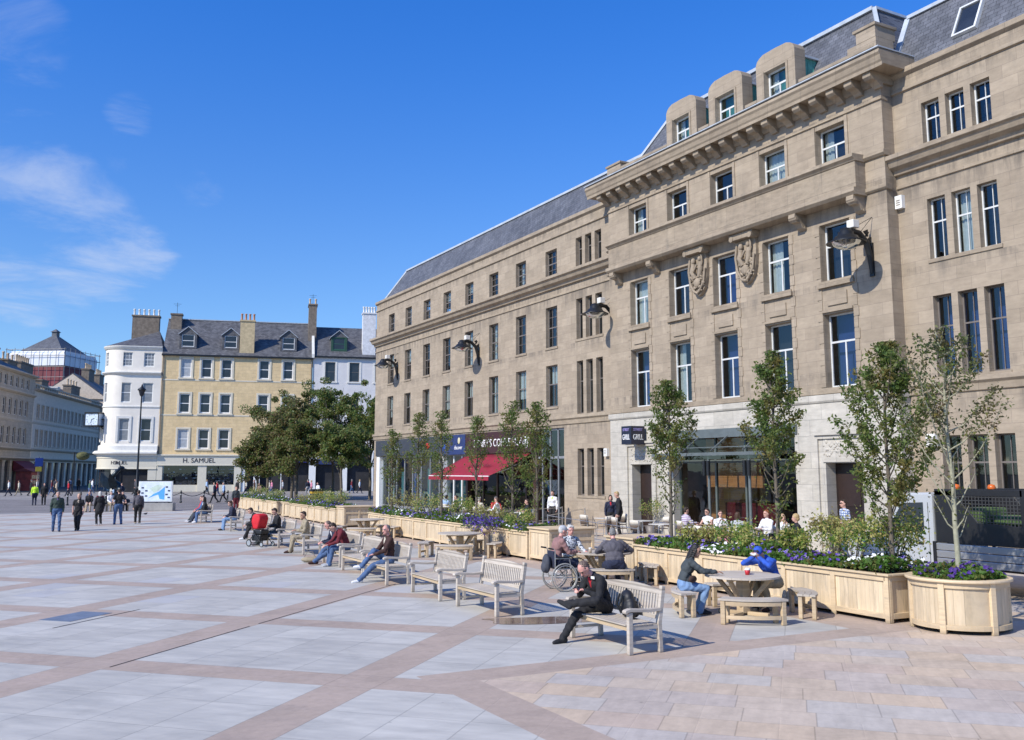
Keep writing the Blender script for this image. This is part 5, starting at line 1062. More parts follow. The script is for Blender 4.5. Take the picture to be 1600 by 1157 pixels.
# ---------------------------------------------------------------- planters
PDIR = R(90 - 1.35)
def rowpt(y, off=.0): return (13.95 + .0235 * (y - 12) + off, y)
PW = [M_['planter'], M_['planter_rail'], M_['soil']]
def long_planter(y0, y1, label, W_=1.2, Hh=.84, n=None):
    L = y1 - y0; ym = (y0 + y1) / 2; x, _ = rowpt(ym, W_ / 2); o = empty('planter', (x, ym, 0), PDIR, label=label, cat='planter', group='long pale timber planters full of flowers')
    n = n or max(2, round(L / 1.35)); st = L / n
    mb = MB(); mb.box(-L / 2 + .03, L / 2 - .03, -W_ / 2 + .03, -W_ / 2 + .05, .1, Hh - .04); mb.box(-L / 2 + .03, L / 2 - .03, W_ / 2 - .05, W_ / 2 - .03, .1, Hh - .04)
    for s in (-1, 1): mb.box(min(s * (L / 2 - .03), s * (L / 2 - .05)), max(s * (L / 2 - .03), s * (L / 2 - .05)), -W_ / 2 + .05, W_ / 2 - .05, .1, Hh - .04)
    mb.build('side_panels', M_['planter'], o)
    mb = MB()
    for s in (-1, 1):
        a, b = sorted((s * (W_ / 2 - .03), s * (W_ / 2 + .005)))
        for i in range(n + 1):
            xx = -L / 2 + st * i; w_ = .055 if 0 < i < n else .05; xx = min(max(xx, -L / 2 + .05), L / 2 - .05); mb.box(xx - w_, xx + w_, a, b, 0, Hh - .03)
        for i in range(n):
            x0 = -L / 2 + st * i + .057; x1 = -L / 2 + st * (i + 1) - .057; mb.box(x0, x1, a, b - .004 if s > 0 else b, .07, .16); mb.box(x0, x1, a + (.004 if s < 0 else 0), b, Hh - .12, Hh - .03)
        a, b = sorted((s * (L / 2 - .03), s * (L / 2 + .003)))
        mb.box(a, b, -W_ / 2 + .006, -W_ / 2 + .10, 0.001, Hh - .03); mb.box(a, b, W_ / 2 - .10, W_ / 2 - .032, 0.001, Hh - .03); mb.box(a, b, -W_ / 2 + .102, W_ / 2 - .102, .07, .17); mb.box(a, b, -W_ / 2 + .102, W_ / 2 - .102, Hh - .12, Hh - .03)
    mb.build('frame', M_['planter_rail'], o, bevel=.006)
    mb = MB(); e = .045
    for s in (-1, 1): a, b = sorted((s * (W_ / 2 - .06), s * (W_ / 2 + e))); mb.box(-L / 2 - e, L / 2 + e, a, b, Hh - .028, Hh + .012)
    for s in (-1, 1): a, b = sorted((s * (L / 2 - .06), s * (L / 2 + e))); mb.box(a, b, -W_ / 2 + .062, W_ / 2 - .062, Hh - .028, Hh + .010)
    mb.build('rim', M_['planter_rail'], o, bevel=.008); MB().box(-L / 2 + .06, L / 2 - .06, -W_ / 2 + .06, W_ / 2 - .06, Hh - .1, Hh - .05).build('soil', M_['soil'], o)
    return o
def box_planter(y, label, w_=1.55, d=1.25, Hh=.97):
    x, _ = rowpt(y, w_ / 2 + .02); o = empty('planter_cabinet', (x, y, 0), R(-1.35), label=label, cat='planter', group='square timber cabinets ending the planter rows')
    MB().box(-w_ / 2 + .03, w_ / 2 - .03, -d / 2 + .03, d / 2 - .03, .1, Hh - .04).build('side_panels', M_['planter'], o); mb = MB()
    for sx in (-1, 0, 1):
        for sy in (-1, 1): mb.box(sx * (w_ / 2 - .045) - .045, sx * (w_ / 2 - .045) + .045, *sorted((sy * (d / 2 - .06), sy * d / 2)), 0, Hh - .03)
    for sy in (-1, 1):
        for z in (.08, .62, Hh - .13):
            for sx in (0, 1): mb.box(-w_ / 2 + .092 + sx * (w_ / 2 - .045), -.047 + sx * (w_ / 2 - .045), *sorted((sy * (d / 2 - .06), sy * (d / 2 - .005))), z, z + .09)
    for sx in (-1, 1):
        for z in (.08, Hh - .13): mb.box(*sorted((sx * (w_ / 2 - .05), sx * (w_ / 2 - .002))), -d / 2 + .062, d / 2 - .062, z, z + .09)
    mb.build('frame', M_['planter_rail'], o, bevel=.006); MB().box(-w_ / 2 - .05, w_ / 2 + .05, -d / 2 - .05, d / 2 + .05, Hh - .028, Hh + .02).build('top_board', M_['planter_rail'], o, bevel=.01)
    return o
def round_planter(x, y, r_, Hh, label, nps=6, a0=.3):
    o = empty('round_planter', (x, y, 0), R(a0 * 57), label=label, cat='planter')
    MB().lathe([(r_ - .05, .09), (r_ - .05, Hh - .04)], 48, 0).build('side_panels', M_['planter'], o); mb = MB()
    for z0, z1, d in ((.07, .15, 0), (Hh - .12, Hh - .03, 0)): mb.lathe([(r_ - .06, z0), (r_ - .012, z0), (r_ - .012, z1), (r_ - .06, z1)], 48, 0, smooth=False)
    mb.build('frame_rings', M_['planter_rail'], o)
    for k in range(nps):
        a = 2 * math.pi * k / nps; mb = MB(Matrix.Rotation(a, 4, 'Z')); mb.box(r_ - .055, r_ + .002, -.05, .05, 0, Hh - .03); mb.build('post', M_['planter_rail'], o, bevel=.005)
    MB().lathe([(r_ - .12, Hh - .028), (r_ + .045, Hh - .028), (r_ + .05, Hh - .005), (r_ + .045, Hh + .015), (r_ - .12, Hh + .015), (r_ - .12, Hh - .028)], 48, 0, smooth=False).build('rim', M_['planter_rail'], o)
    MB().lathe([(0, Hh - .06), (r_ - .11, Hh - .06)], 32, 0).build('soil', M_['soil'], o); return o
PA = long_planter(11.8, 19.65, 'nearest long timber planter of purple and white petunias beside the round planter'); PB = long_planter(25.35, 40.4, 'long timber planter in front of the red awning cafe')
PC = long_planter(45.4, 54.6, 'third long timber planter, beyond the pale cabinet and first two'); PD = long_planter(57.7, 69.3, 'farthest long timber planter near the end of the square')
box_planter(20.35, 'timber cabinet at the left end of the nearest flower planter'); box_planter(24.65, 'timber cabinet behind the man in the wheelchair'); box_planter(44.7, 'farthest timber cabinet, between two long planters near the red hoodie couple')
round_planter(14.62, 10.92, .80, .86, 'large round timber planter with deep violet petunias at the right')
round_planter(15.75, 56.1, .85, .86, 'far round timber planter between two long planters')
# bedding flowers
def bedding(name, pts_fn, n, nf, seed, label, z0, weights):
    rg = np.random.default_rng(seed); P = pts_fn(rg, n); leafmesh(name, P, .085, [M_['leaf_bed'], M_['leaf']], rg, None, idx=(rg.random(n) < .3).astype(int), aspect=.65, label=label, cat='flowers', kind='stuff')
    F = pts_fn(rg, nf); mb = MB(); r = random.Random(seed)
    for p in F:
        k = weights(p[0], p[1], r); s = r.uniform(.026, .042); d = Vector((r.uniform(-1, .3), r.uniform(-.8, .4), r.uniform(.3, 1.2))).normalized(); a = d.orthogonal().normalized(); b_ = d.cross(a); c = Vector(p) + d * .03 + Vector((0, 0, .02))
        mb.add([c + (a * math.cos(t) + b_ * math.sin(t)) * s * (1.1 if i % 2 else .85) + d * .006 for i, t in enumerate([2 * math.pi * j / 10 for j in range(10)])] + [c - d * .008], [(i, (i + 1) % 10, 10) for i in range(10)], k)
        if k == 0 and r.random() < .55: mb.add([c + (a * math.cos(t) + b_ * math.sin(t)) * s * 1.08 + d * .002 for t in [2 * math.pi * j / 10 for j in range(10)]] + [c + (a * math.cos(t) + b_ * math.sin(t)) * s * .8 + d * .001 for t in [2 * math.pi * j / 10 for j in range(10)]], [(i, (i + 1) % 10, 10 + (i + 1) % 10, 10 + i) for i in range(10)], 2)
    mb.build('petunia_flowers', [M_['petal_p'], M_['petal_d'], M_['petal_w']], None, label=label.replace('leaves', 'blooms').replace('foliage', 'blooms'), cat='flowers', kind='stuff')
def strip_pts(y0, y1, seed):
    ph = [random.Random(seed + k).uniform(0, 6) for k in range(4)]
    def f(rg, n):
        y = rg.uniform(y0 + .1, y1 - .1, n); t = rg.uniform(0, 1.25, n); x = 13.95 + .0235 * (y - 12) + t - .06
        hh = .17 + .08 * np.sin(y * 2.1 + ph[0]) + .06 * np.sin(y * 5.3 + ph[1] + t * 4) + .05 * np.sin(t * 7 + y)
        z = .84 + (hh * rg.random(n) ** .45) * (1 - np.abs(t / 1.25 - .5) * .5) - np.where(t < .12, .10 * rg.random(n) * (np.sin(y * 1.7 + ph[2]) > .55), 0)
        return np.stack([x, y, z], 1)
    return f
def wsel(phase):
    def w_(x, y, r):
        v = math.sin(y * 1.25 + phase) + .5 * math.sin(y * 3.1); return 2 if v > .75 and r.random() < .9 else (1 if v < -.7 and r.random() < .6 else 0)
    return w_
bedding('bedding_foliage', strip_pts(11.8, 19.65, 1), 12000, 760, 1, 'green foliage and petunias spilling over the nearest planter', .84, wsel(-13.3))
bedding('bedding_foliage', strip_pts(25.35, 40.4, 2), 14000, 1150, 2, 'green foliage and petunias along the cafe planter', .84, wsel(.4))
bedding('bedding_foliage', strip_pts(45.4, 54.6, 3), 6500, 520, 3, 'green foliage and petunias in the third planter', .84, wsel(1.9)); bedding('bedding_foliage', strip_pts(57.7, 69.3, 4), 6500, 480, 4, 'green foliage and petunias in the farthest planter', .84, wsel(3.0))
def round_pts(cx, cy, r_):
    def f(rg, n):
        a = rg.uniform(0, 6.283, n); q = r_ * rg.random(n) ** .5; z = .84 + (.22 - .12 * (q / r_) ** 2 + .05 * np.sin(a * 3)) * rg.random(n) ** .5; return np.stack([cx + q * np.cos(a), cy + q * np.sin(a), z], 1)
    return f
bedding('bedding_foliage', round_pts(14.62, 10.92, .72), 2600, 150, 5, 'green foliage and deep violet petunias in the near round planter', .84, lambda x, y, r: 1); bedding('bedding_foliage', round_pts(15.75, 56.1, .8), 1300, 90, 6, 'green foliage in the far round planter', .84, lambda x, y, r: r.choice([0, 1, 2]))
# trees in the planters
TT = [(14.60, 10.88, 5.30, .85, 'sparse grey leaved young tree in the near round planter'), (14.62, 12.25, 5.2, .72, 'leafy slim tree in the near planter, in front of the truck cab'), (14.70, 15.25, 5.38, .58, 'slim tree in the near planter before the restaurant window'), (14.78, 19.0, 5.05, .55, 'slim tree near the cabinet end of the near planter'),
      (14.91, 25.9, 4.95, .72, 'slim tree at the right end of the cafe planter'), (14.96, 27.6, 5.08, .60, 'slim tree in front of the coffee house sign'), (15.03, 30.4, 4.75, .50, 'slim tree in front of the red awning'), (15.11, 33.6, 5.1, .62, 'slim tree left of the red awning'), (15.17, 36.1, 5.2, .60, 'slim tree in front of the charcoal fascia'), (15.24, 39.2, 4.6, .62, 'slim tree at the left end of the cafe planter')]
for i, (x, y, h, w_, lb) in enumerate(TT):
    if i == 0: slim_tree(x, y, h, 31, lb, .72, low=2.8, nl=3000, lm=('leaf_grey', 'leaf'), size=.07, sparse=.55, bark='bark_green', group='slim young trees growing in the wooden planters', lean=(.1, .15))
    else: slim_tree(x, y, h, 40 + i, lb, w_ * (.95 if i < 4 else .72), low=[0, 1.9, 2.9, 3.0, 2.2, 2.4, 3.1, 2.6, 2.6, 1.9][i], nl=[0, 6000, 4800, 4200, 2600, 2000, 1700, 1900, 2000, 2000][i], size=.08 if i < 4 else .085, sparse=.25)
for i, (x, y, h, rad, lb, lm) in enumerate([(24.0, 96.2, 9.4, 2.9, 'rust tinged tree at the left of the tree cluster', ('leaf_br', 'leaf_dk', 'leaf')), (26.3, 93.7, 11.6, 3.3, 'tall tree rising in the middle of the tree cluster', ('leaf_dk', 'leaf', 'leaf_br')), (28.6, 89.3, 11.4, 3.2, 'tall green tree right of the cluster centre', ('leaf_dk', 'leaf')), (31.2, 86.0, 10.0, 3.3, 'dark green tree touching the corner of the stone building', ('leaf_dk', 'leaf_dk', 'leaf')), (24.2, 86.5, 7.6, 2.5, 'lower rust and green tree in front of the cluster', ('leaf_br', 'leaf', 'leaf_dk')), (27.2, 82.5, 7.2, 2.6, 'lower dark tree in front of the tall ones', ('leaf_dk', 'leaf')), (21.9, 91.5, 6.6, 1.9, 'small tree at the far left edge of the cluster', ('leaf_dk', 'leaf_br')), (24.8, 90.0, 9.4, 2.9, 'brownish tree behind the lower rust tree', ('leaf_br', 'leaf_br', 'leaf_dk'))]):
    big_tree(x, y, h, rad, 60 + i, lb, lm)
SH = [(14.35, 12.9, .85, .55, 'yellow green shrub at the near end of the near planter'), (14.95, 12.45, .95, .55, 'yellow green shrub behind the first one, nearest the round planter'), (15.0, 14.0, .95, .38, 'tall yellow green shrub before the man in the check shirt'), (14.6, 15.9, .45, .35, 'low shrub among purple flowers below the slim tree'), (15.0, 16.9, .62, .42, 'pinkish green shrub in the middle of the near planter'), (14.7, 17.8, .5, .38, 'bright green shrub left of the pinkish one'), (14.9, 15.0, .6, .35, 'shrub at the foot of the tree before the restaurant'),
      (14.9, 26.9, .55, .45, 'yellow shrub near the right end of the cafe planter'), (14.95, 29.2, .6, .5, 'yellow shrub right of the awning centre'), (15.0, 31.5, .8, .5, 'tall shrub under the red awning edge'), (15.1, 34.8, .9, .6, 'large yellow shrub left of the awning'), (15.15, 37.3, .95, .65, 'largest yellow shrub in front of the glass shopfront'), (15.3, 47.2, .75, .55, 'yellow shrub in the third planter, near the cabinet'), (15.4, 49.5, .7, .55, 'yellow green shrub in the middle of the third planter'), (15.45, 52.8, .5, .45, 'small shrub at the far end of the third planter'), (15.6, 60.5, .6, .5, 'shrub in the middle of the farthest planter'), (15.8, 66.0, .7, .55, 'shrub at the far end of the farthest planter')]
for i, (x, y, h, rad, lb) in enumerate(SH): shrub(x, y, .82, h, rad, 100 + i, lb, lm=('leaf_yel', 'leaf_bed') if i % 3 != 2 else ('leaf_yel', 'leaf_br'), n=1300 if i < 7 else 900)
# potted shrub by the restaurant door
o = shrub(24.0, 32.2, .45, .95, .5, 140, 'round yellow green shrub in a pot by the left restaurant door', group=None); MB().lathe([(.17, -.45), (.24, -.02), (.22, -.02), (.0, -.06)], 16).build('pot', M_['frame_dark'], o)
# ---------------------------------------------------------------- benches
def make_bench():
    o = empty('park_bench', (0, 0, 0)); Bm = M_['bench']
    HW = .82
    for s in (-1, 1):
        x0, x1 = (s * HW - .035, s * HW + .035)
        MB().box(x0, x1, .235, .305, 0, .60).build('leg', Bm, o, bevel=.006)
        MB().prism([(-.235, 0), (-.30, 0), (-.28, .42), (-.36, .95), (-.295, .96), (-.215, .42)], 0, x0, x1).build('leg', Bm, o, bevel=.006)
        mb = MB(); mb.prism([(.36, .585), (.375, .61), (.36, .64), (.28, .66), (-.05, .635), (-.275, .645), (-.275, .60), (-.05, .592), (.28, .612), (.33, .60)], 0, x0 - .012, x1 + .012); mb.build('arm', Bm, o, bevel=.006)
        MB().box(x0 + .015, x1 - .015, -.24, .234, .15, .19).build('side_rail', Bm, o, bevel=.004); MB().box(x0 + .012, x1 - .012, -.235, .234, .345, .405).build('seat_bearer', Bm, o, bevel=.004)
    mb = MB()
    for k in range(6): mb.box(-HW - .03 * (k < 5) + .0 + (.07 if k == 0 else 0), HW + .03 - (.03 + .04 if k == 0 else 0), .30 - k * .088 - .078 + .02, .30 - k * .088 + .02, .407, .427)
    mb.build('seat_slats', Bm, o, bevel=.004); MB().box(-HW + .036, HW - .036, .25, .29, .335, .404).build('front_rail', M_['bench2'], o, bevel=.005)
    def by(z): return -.25 - (z - .42) / .53 * .08
    mb = MB(); n = 10
    vs = [(-HW + .036 + (2 * HW - .072) * i / n, 0, 0) for i in range(n + 1)]
    for i in range(n):
        xa, xb = vs[i][0], vs[i + 1][0]
        def tz(x): return .885 + .055 * math.cos(x / HW * math.pi / 2) ** 1.0
        mb.add([(xa, by(.85) - .018, .83), (xb, by(.85) - .018, .83), (xb, by(.95) - .018, tz(xb)), (xa, by(.95) - .018, tz(xa)), (xa, by(.85) + .018, .83), (xb, by(.85) + .018, .83), (xb, by(.95) + .018, tz(xb)), (xa, by(.95) + .018, tz(xa))], [(0, 1, 2, 3), (4, 7, 6, 5), (3, 2, 6, 7), (0, 4, 5, 1)])
    mb.build('top_rail', Bm, o); MB().bar((-HW + .036, by(.50), .50), (HW - .036, by(.50), .50), .035, .06).build('lower_back_rail', Bm, o, bevel=.004)
    mb = MB()
    for k in range(21): x = -HW + .10 + k * (2 * HW - .2) / 20; mb.bar((x, by(.53), .53), (x, by(.83), .83), .022, .04, 0, (1, 0, 0)) if False else mb.bar((x, by(.53), .53), (x, by(.83), .83), .04, .016)
    mb.build('back_slats', Bm, o); return o
bench0 = make_bench(); BR_ = R(90 - 1.4)
BN = [(8.56, 12.47, 'nearest bench, with the man in black and his backpack', 0), (8.49, 16.6, 'empty bench, second in the row from the camera', 2), (8.50, 19.05, 'empty bench left of the second one, third in the row', -1), (8.50, 22.15, 'bench with the grey haired man in a brown jumper', 0), (8.66, 24.3, 'empty bench behind the man in the brown jumper', 1), (8.86, 26.7, 'bench with the couple, one in a dark red hoodie', 0), (9.1, 31.05, 'bench with the person in khaki clothes', -2), (9.12, 34.35, 'bench just right of the red pushchair', 1), (9.3, 38.4, 'bench behind the red pushchair with a person bent forward', 0), (9.62, 44.45, 'bench with the dark coated person in bright jeans', 0), (9.75, 52.25, 'farthest bench, with three people sitting together', 0)]
for i, (x, y, lb, da) in enumerate(BN):
    b_ = bench0 if i == 0 else dup(bench0); b_.location = (x, y, 0); b_.rotation_euler = (0, 0, BR_ + R(da)); tag(b_, lb + ', weathered teak', 'bench', 'weathered teak benches in a row')
# ---------------------------------------------------------------- round picnic tables with curved benches
def make_table():
    o = empty('round_table', (0, 0, 0)); T = M_['bench2']
    mb = MB(); k = 13; r_ = .70
    for i in range(k):
        x0 = -r_ + 2 * r_ * i / k + .003; x1 = -r_ + 2 * r_ * (i + 1) / k - .003; poly = []
        n = 4; up = [(x0 + (x1 - x0) * j / n) for j in range(n + 1)]
        poly = [(x, math.sqrt(max(r_ * r_ - x * x, 0))) for x in up] + [(x, -math.sqrt(max(r_ * r_ - x * x, 0))) for x in reversed(up)]; mb.prism(poly, 2, .70, .735)
    mb.build('tabletop', M_['bench'], o); MB().box(-.09, .09, -.09, .09, .04, .64).build('pedestal', T, o, bevel=.008)
    for a in range(4):
        mb = MB(Matrix.Rotation(a * math.pi / 2 + .4, 4, 'Z')); mb.bar((.09, 0, .18), (.52, 0, .66), .06, .07); mb.build('strut', T, o); mb = MB(Matrix.Rotation(a * math.pi / 2 + .4, 4, 'Z')); mb.bar((0.0, 0, .67), (.60, 0, .67), .07, .05); mb.build('top_bearer', T, o)
        mb = MB(Matrix.Rotation(a * math.pi / 2 + .4, 4, 'Z')); mb.box(.095, .50, -.045, .045, 0, .07); mb.build('foot', T, o, bevel=.005)
    return o
def make_curved():
    o = empty('curved_bench', (0, 0, 0)); T = M_['bench2']; mb = MB(); a0 = R(27); ri, ro = 1.0, 1.34; n = 8
    for q in range(3):
        r0 = ri + (ro - ri) * q / 3 + .004; r1 = ri + (ro - ri) * (q + 1) / 3 - .004
        for i in range(n):
            ta = -a0 + 2 * a0 * i / n; tb = -a0 + 2 * a0 * (i + 1) / n; mb.prism([(r0 * math.cos(ta), r0 * math.sin(ta)), (r1 * math.cos(ta), r1 * math.sin(ta)), (r1 * math.cos(tb), r1 * math.sin(tb)), (r0 * math.cos(tb), r0 * math.sin(tb))], 2, .41, .445)
    mb.build('seat', M_['bench'], o)
    for s in (-1, 1):
        for r_ in (ri + .05, ro - .05): t = s * (a0 - .06); mb = MB(Matrix.Translation((r_ * math.cos(t), r_ * math.sin(t), 0)) @ Matrix.Rotation(t, 4, 'Z')); mb.box(-.035, .035, -.04, .04, 0, .408); mb.build('leg', T, o, bevel=.005)
    for z0, z1, r_ in ((.33, .40, ro - .04), (.10, .16, ro - .05), (.33, .40, ri + .04)):
        mb = MB()
        for i in range(n):
            ta = -a0 + .1 + 2 * (a0 - .1) * i / n; tb = -a0 + .1 + 2 * (a0 - .1) * (i + 1) / n; mb.prism([((r_ - .02) * math.cos(ta), (r_ - .02) * math.sin(ta)), ((r_ + .02) * math.cos(ta), (r_ + .02) * math.sin(ta)), ((r_ + .02) * math.cos(tb), (r_ + .02) * math.sin(tb)), ((r_ - .02) * math.cos(tb), (r_ - .02) * math.sin(tb))], 2, z0, z1)
        mb.build('rail', T, o)
    return o
table0 = make_table(); cb0 = make_curved(); first = True
TBL = [(12.42, 13.85, 'the couple eating', 0), (12.95, 19.3, 'the wheelchair user', 6), (12.95, 27.35, 'two pots of petunias', 0), (13.35, 37.0, 'the farthest cabinet', 4)]
dn = ['nearest the camera', 'on the left side', 'on the planter side', 'on the right side']
for i, (x, y, lb, da) in enumerate(TBL):
    t_ = table0 if i == 0 else dup(table0); t_.location = (x, y, 0); tag(t_, 'round timber picnic table by ' + lb, 'table', 'round timber picnic tables')
    for k, az in enumerate((214, 304, 34, 124)):
        if (i == 1 and k == 1): continue
        c = cb0 if first else dup(cb0); first = False; c.location = (x, y, 0); c.rotation_euler = (0, 0, R(90 - az + da)); tag(c, f'curved bench {dn[k]} of the table by {lb}', 'bench', 'curved benches round the picnic tables')
# flower pots on planter B behind table: two small wooden tubs of purple petunias
for i, (x, y) in enumerate(((13.75, 27.9), (13.72, 27.05))):
    o = empty('flower_pot', (x, y, .72), label=('left' if i == 0 else 'right') + ' of two pots of purple petunias by the third picnic table', cat='flower pot')
    mb = MB(); mb.lathe([(0, 0), (.13, 0), (.17, .22), (.15, .22), (0, .2)], 14); mb.bar((0, 0, -.7), (0, 0, 0), .1, .1); mb.box(-.16, .16, -.16, .16, -.72, -.66); mb.build('pot', M_['planter_rail'], o)
    rg = np.random.default_rng(200 + i); P = rg.normal(size=(600, 3)) * [.17, .17, .13] + [0, 0, .28]; leafmesh('foliage', P, .07, [M_['leaf_dk'], M_['petal_p'], M_['petal_d']], rg, o, idx=rg.integers(0, 3, 600))
# ---------------------------------------------------------------- cafe chairs, tables and barrier
def make_chair():
    o = empty('cafe_chair', (0, 0, 0)); al = M_['steel']; mb = MB()
    for sx in (-1, 1):
        m2 = MB(); m2.tube([(sx * .23, .24, 0), (sx * .22, .22, .43), (sx * .22, .18, .66), (sx * .22, -.18, .68)], .014, 6); m2.build('leg', al, o)
        m2 = MB(); m2.tube([(sx * .24, -.28, 0), (sx * .20, -.20, .43), (sx * .21, -.27, .86)], .014, 6); m2.build('leg', al, o)
    mb = MB(); mb.box(-.21, .21, -.2, .22, .43, .46); mb.build('seat', plain('wicker_brown', (.16, .12, .09), .8, 0, .4, 30), o, bevel=.01)
    mb = MB(); n = 10; vs = []
    for i in range(n + 1):
        t = -1 + 2 * i / n
        for z in (.5, .68, .70, .86): vs.append((.24 * t, -.27 - .03 * (1 - t * t) + .10 * t * t - (z - .5) * .12, z + (.03 * (1 - t * t) if z > .8 else 0)))
    mb.add(vs, [(i * 4 + j, i * 4 + j + 1, (i + 1) * 4 + j + 1, (i + 1) * 4 + j) for i in range(n) for j in (0, 1)], 0, True); mb.add(vs, [(i * 4 + 2, i * 4 + 3, (i + 1) * 4 + 3, (i + 1) * 4 + 2) for i in range(n)], 1, True)
    b_ = mb.build('backrest', [MC['wicker_brown'], plain('cream_back', (.62, .57, .48), .6)], o); s_ = b_.modifiers.new('thick', 'SOLIDIFY'); s_.thickness = .012; return o
def make_ctable():
    o = empty('cafe_table', (0, 0, 0)); MB().box(-.36, .36, -.36, .36, .715, .74).build('tabletop', plain('pale_table_top', (.62, .60, .56), .35), o, bevel=.01)
    MB().tube([(0, 0, .02), (0, 0, .715)], .03, 10).build('pedestal', M_['steel'], o); MB().box(-.25, .25, -.04, .04, 0, .02).box(-.04, .04, -.25, -.041, 0, .02).box(-.04, .04, .041, .25, 0, .02).build('foot', M_['steel'], o); return o
ch0 = make_chair(); ct0 = make_ctable()
CT = [(22.3, 33.0, 'left of the standing couple'), (22.4, 30.6, 'before the restaurant pillar'), (21.6, 28.3, 'left of the striped shirt diner'), (21.5, 26.2, 'between striped shirt and sunglasses diners'), (21.2, 24.0, 'in the middle of the restaurant terrace'), (21.3, 21.3, 'with the blonde diners'), (21.8, 48.0, 'at the left of the awning terrace'), (21.6, 42.6, 'under the awning centre'), (21.8, 39.6, 'at the right of the awning terrace')]
for i, (x, y, lb) in enumerate(CT):
    t_ = ct0 if i == 0 else dup(ct0); t_.location = (x, y, 0); t_.rotation_euler = (0, 0, R(7 * i)); tag(t_, 'square pale cafe table ' + lb, 'table', 'square cafe tables')
CH = [(21.6, 33.3, -80, 'at the far left of the terrace'), (21.7, 32.2, 20, 'beside the left terrace table'), (23.1, 33.2, 95, 'turned to the wall behind the left table'), (21.6, 31.0, -100, 'facing the restaurant pillar'), (23.0, 30.2, 80, 'with its back to the pillar'), (20.9, 28.8, -75, 'left of the empty front table'), (22.3, 27.9, 100, 'behind the striped shirt diner table'), (20.7, 24.9, -95, 'in front of the middle terrace table'), (20.6, 22.5, -70, 'between the middle and right tables'), (20.5, 20.8, -110, 'at the right end of the terrace'), (21.0, 43.3, -90, 'under the awning, facing the shop'), (22.4, 40.2, 60, 'empty at the right of the awning terrace'), (22.0, 47.0, 180, 'at the left of the awning terrace')]
for i, (x, y, a, lb) in enumerate(CH):
    c = ch0 if i == 0 else dup(ch0); c.location = (x, y, 0); c.rotation_euler = (0, 0, R(a)); tag(c, 'aluminium cafe chair with cream and wicker back ' + lb, 'chair', 'aluminium cafe chairs')
def barrier(pts, label):
    o = empty('terrace_barrier', (0, 0, 0), label=label, cat='barrier')
    for x, y in pts: mb = MB(); mb.tube([(x, y, 0), (x, y, .95)], .025, 8); mb.tube([(x, y, 0), (x, y, .02)], .16, 12); mb.build('post', M_['steel'], o)
    for a, b_ in zip(pts, pts[1:]):
        for z in (.9, .35): MB().tube([(*a, z), (*b_, z)], .014, 6).build('rail', M_['steel'], o)
barrier([(17.4, 24.0), (19.5, 33.0), (24.5, 38.0)], 'steel post and rail barrier left of the restaurant terrace'); barrier([(19.5, 37.2), (24.4, 39.9)], 'steel rail barrier beside the steward in the white vest')
# ---------------------------------------------------------------- pick-up truck (drives towards +y)
tk = empty('tipper_truck', (19.65, 12.6, 0), label='white cab pick-up truck with black mesh cage and grey dropsides behind the planters', cat='truck')
wp2 = plain('white_vehicle_paint', (.42, .44, .46), .25, 0, .03, spec=.6); bk = plain('black_vehicle_plastic', (.015, .015, .017), .4)
mb = MB(); side = [(1.9, .45), (4.25, .45), (4.45, .6), (4.45, .95), (4.3, 1.08), (3.35, 1.28), (2.75, 2.05), (2.55, 2.16), (1.95, 2.18), (1.9, 2.1)]
mb.prism([(a - .0, b) for a, b in side], 0, -.95, .95); mb.build('cab_body', wp2, tk, bevel=.05)
for q in (-.957, .951): mb = MB(); mb.prism([(2.15, 1.24), (3.18, 1.28), (2.72, 1.92), (2.15, 1.95)], 0, q, q + .006); mb.build('side_window', plain('vehicle_glass', (.02, .03, .035), .05, 0, .1, spec=.8), tk)
MB().add([(-.85, 3.36, 1.31), (.85, 3.36, 1.31), (.78, 2.80, 2.03), (-.78, 2.80, 2.03)], [(0, 1, 2, 3)]).build('windscreen', MC['vehicle_glass'], tk)
mb = MB(); mb.box(-1.2, -.99, 3.0, 3.12, 1.25, 1.6); mb.bar((-.95, 3.05, 1.3), (-1.1, 3.06, 1.35), .05, .05); mb.build('wing_mirror', bk, tk, bevel=.03)
MB().box(-.965, -.95, 2.2, 2.38, 1.0, 1.06).build('door_handle', bk, tk); mb = MB()
for yy in (2.02, 3.3): mb.box(-.955, -.9505, yy, yy + .012, .5, 1.95 if yy < 3 else 1.28)
mb.build('door_seam', bk, tk); MB().box(-.96, -.3, 4.4, 4.5, .7, .95).build('headlight', M_['glass_far'], tk)
mb = MB(); mb.box(-.5, .5, -2.6, 4.2, .5, .62); mb.box(-1.02, 1.02, -2.9, 1.83, .68, .74); mb.build('chassis', bk, tk)
gs = plain('grey_dropside', (.42, .43, .44), .35, .6, .05)
for s in (-1, 1):
    for a, b_ in ((-2.9, -.55), (-.53, 1.82)):
        mb = MB()
        for z in (.60, .76, .92): mb.box(*sorted((s * 1.02, s * 1.05)), a, b_, z, z + .145)
        mb.build('dropside', gs, tk, bevel=.012)
for yy in (-2.9, -.54, 1.82): MB().box(-1.07, -1.01, yy - .04, yy + .04, .58, 1.1).build('side_post', bk, tk); MB().box(1.01, 1.07, yy - .04, yy + .04, .58, 1.1).build('side_post', bk, tk)
mb = MB()
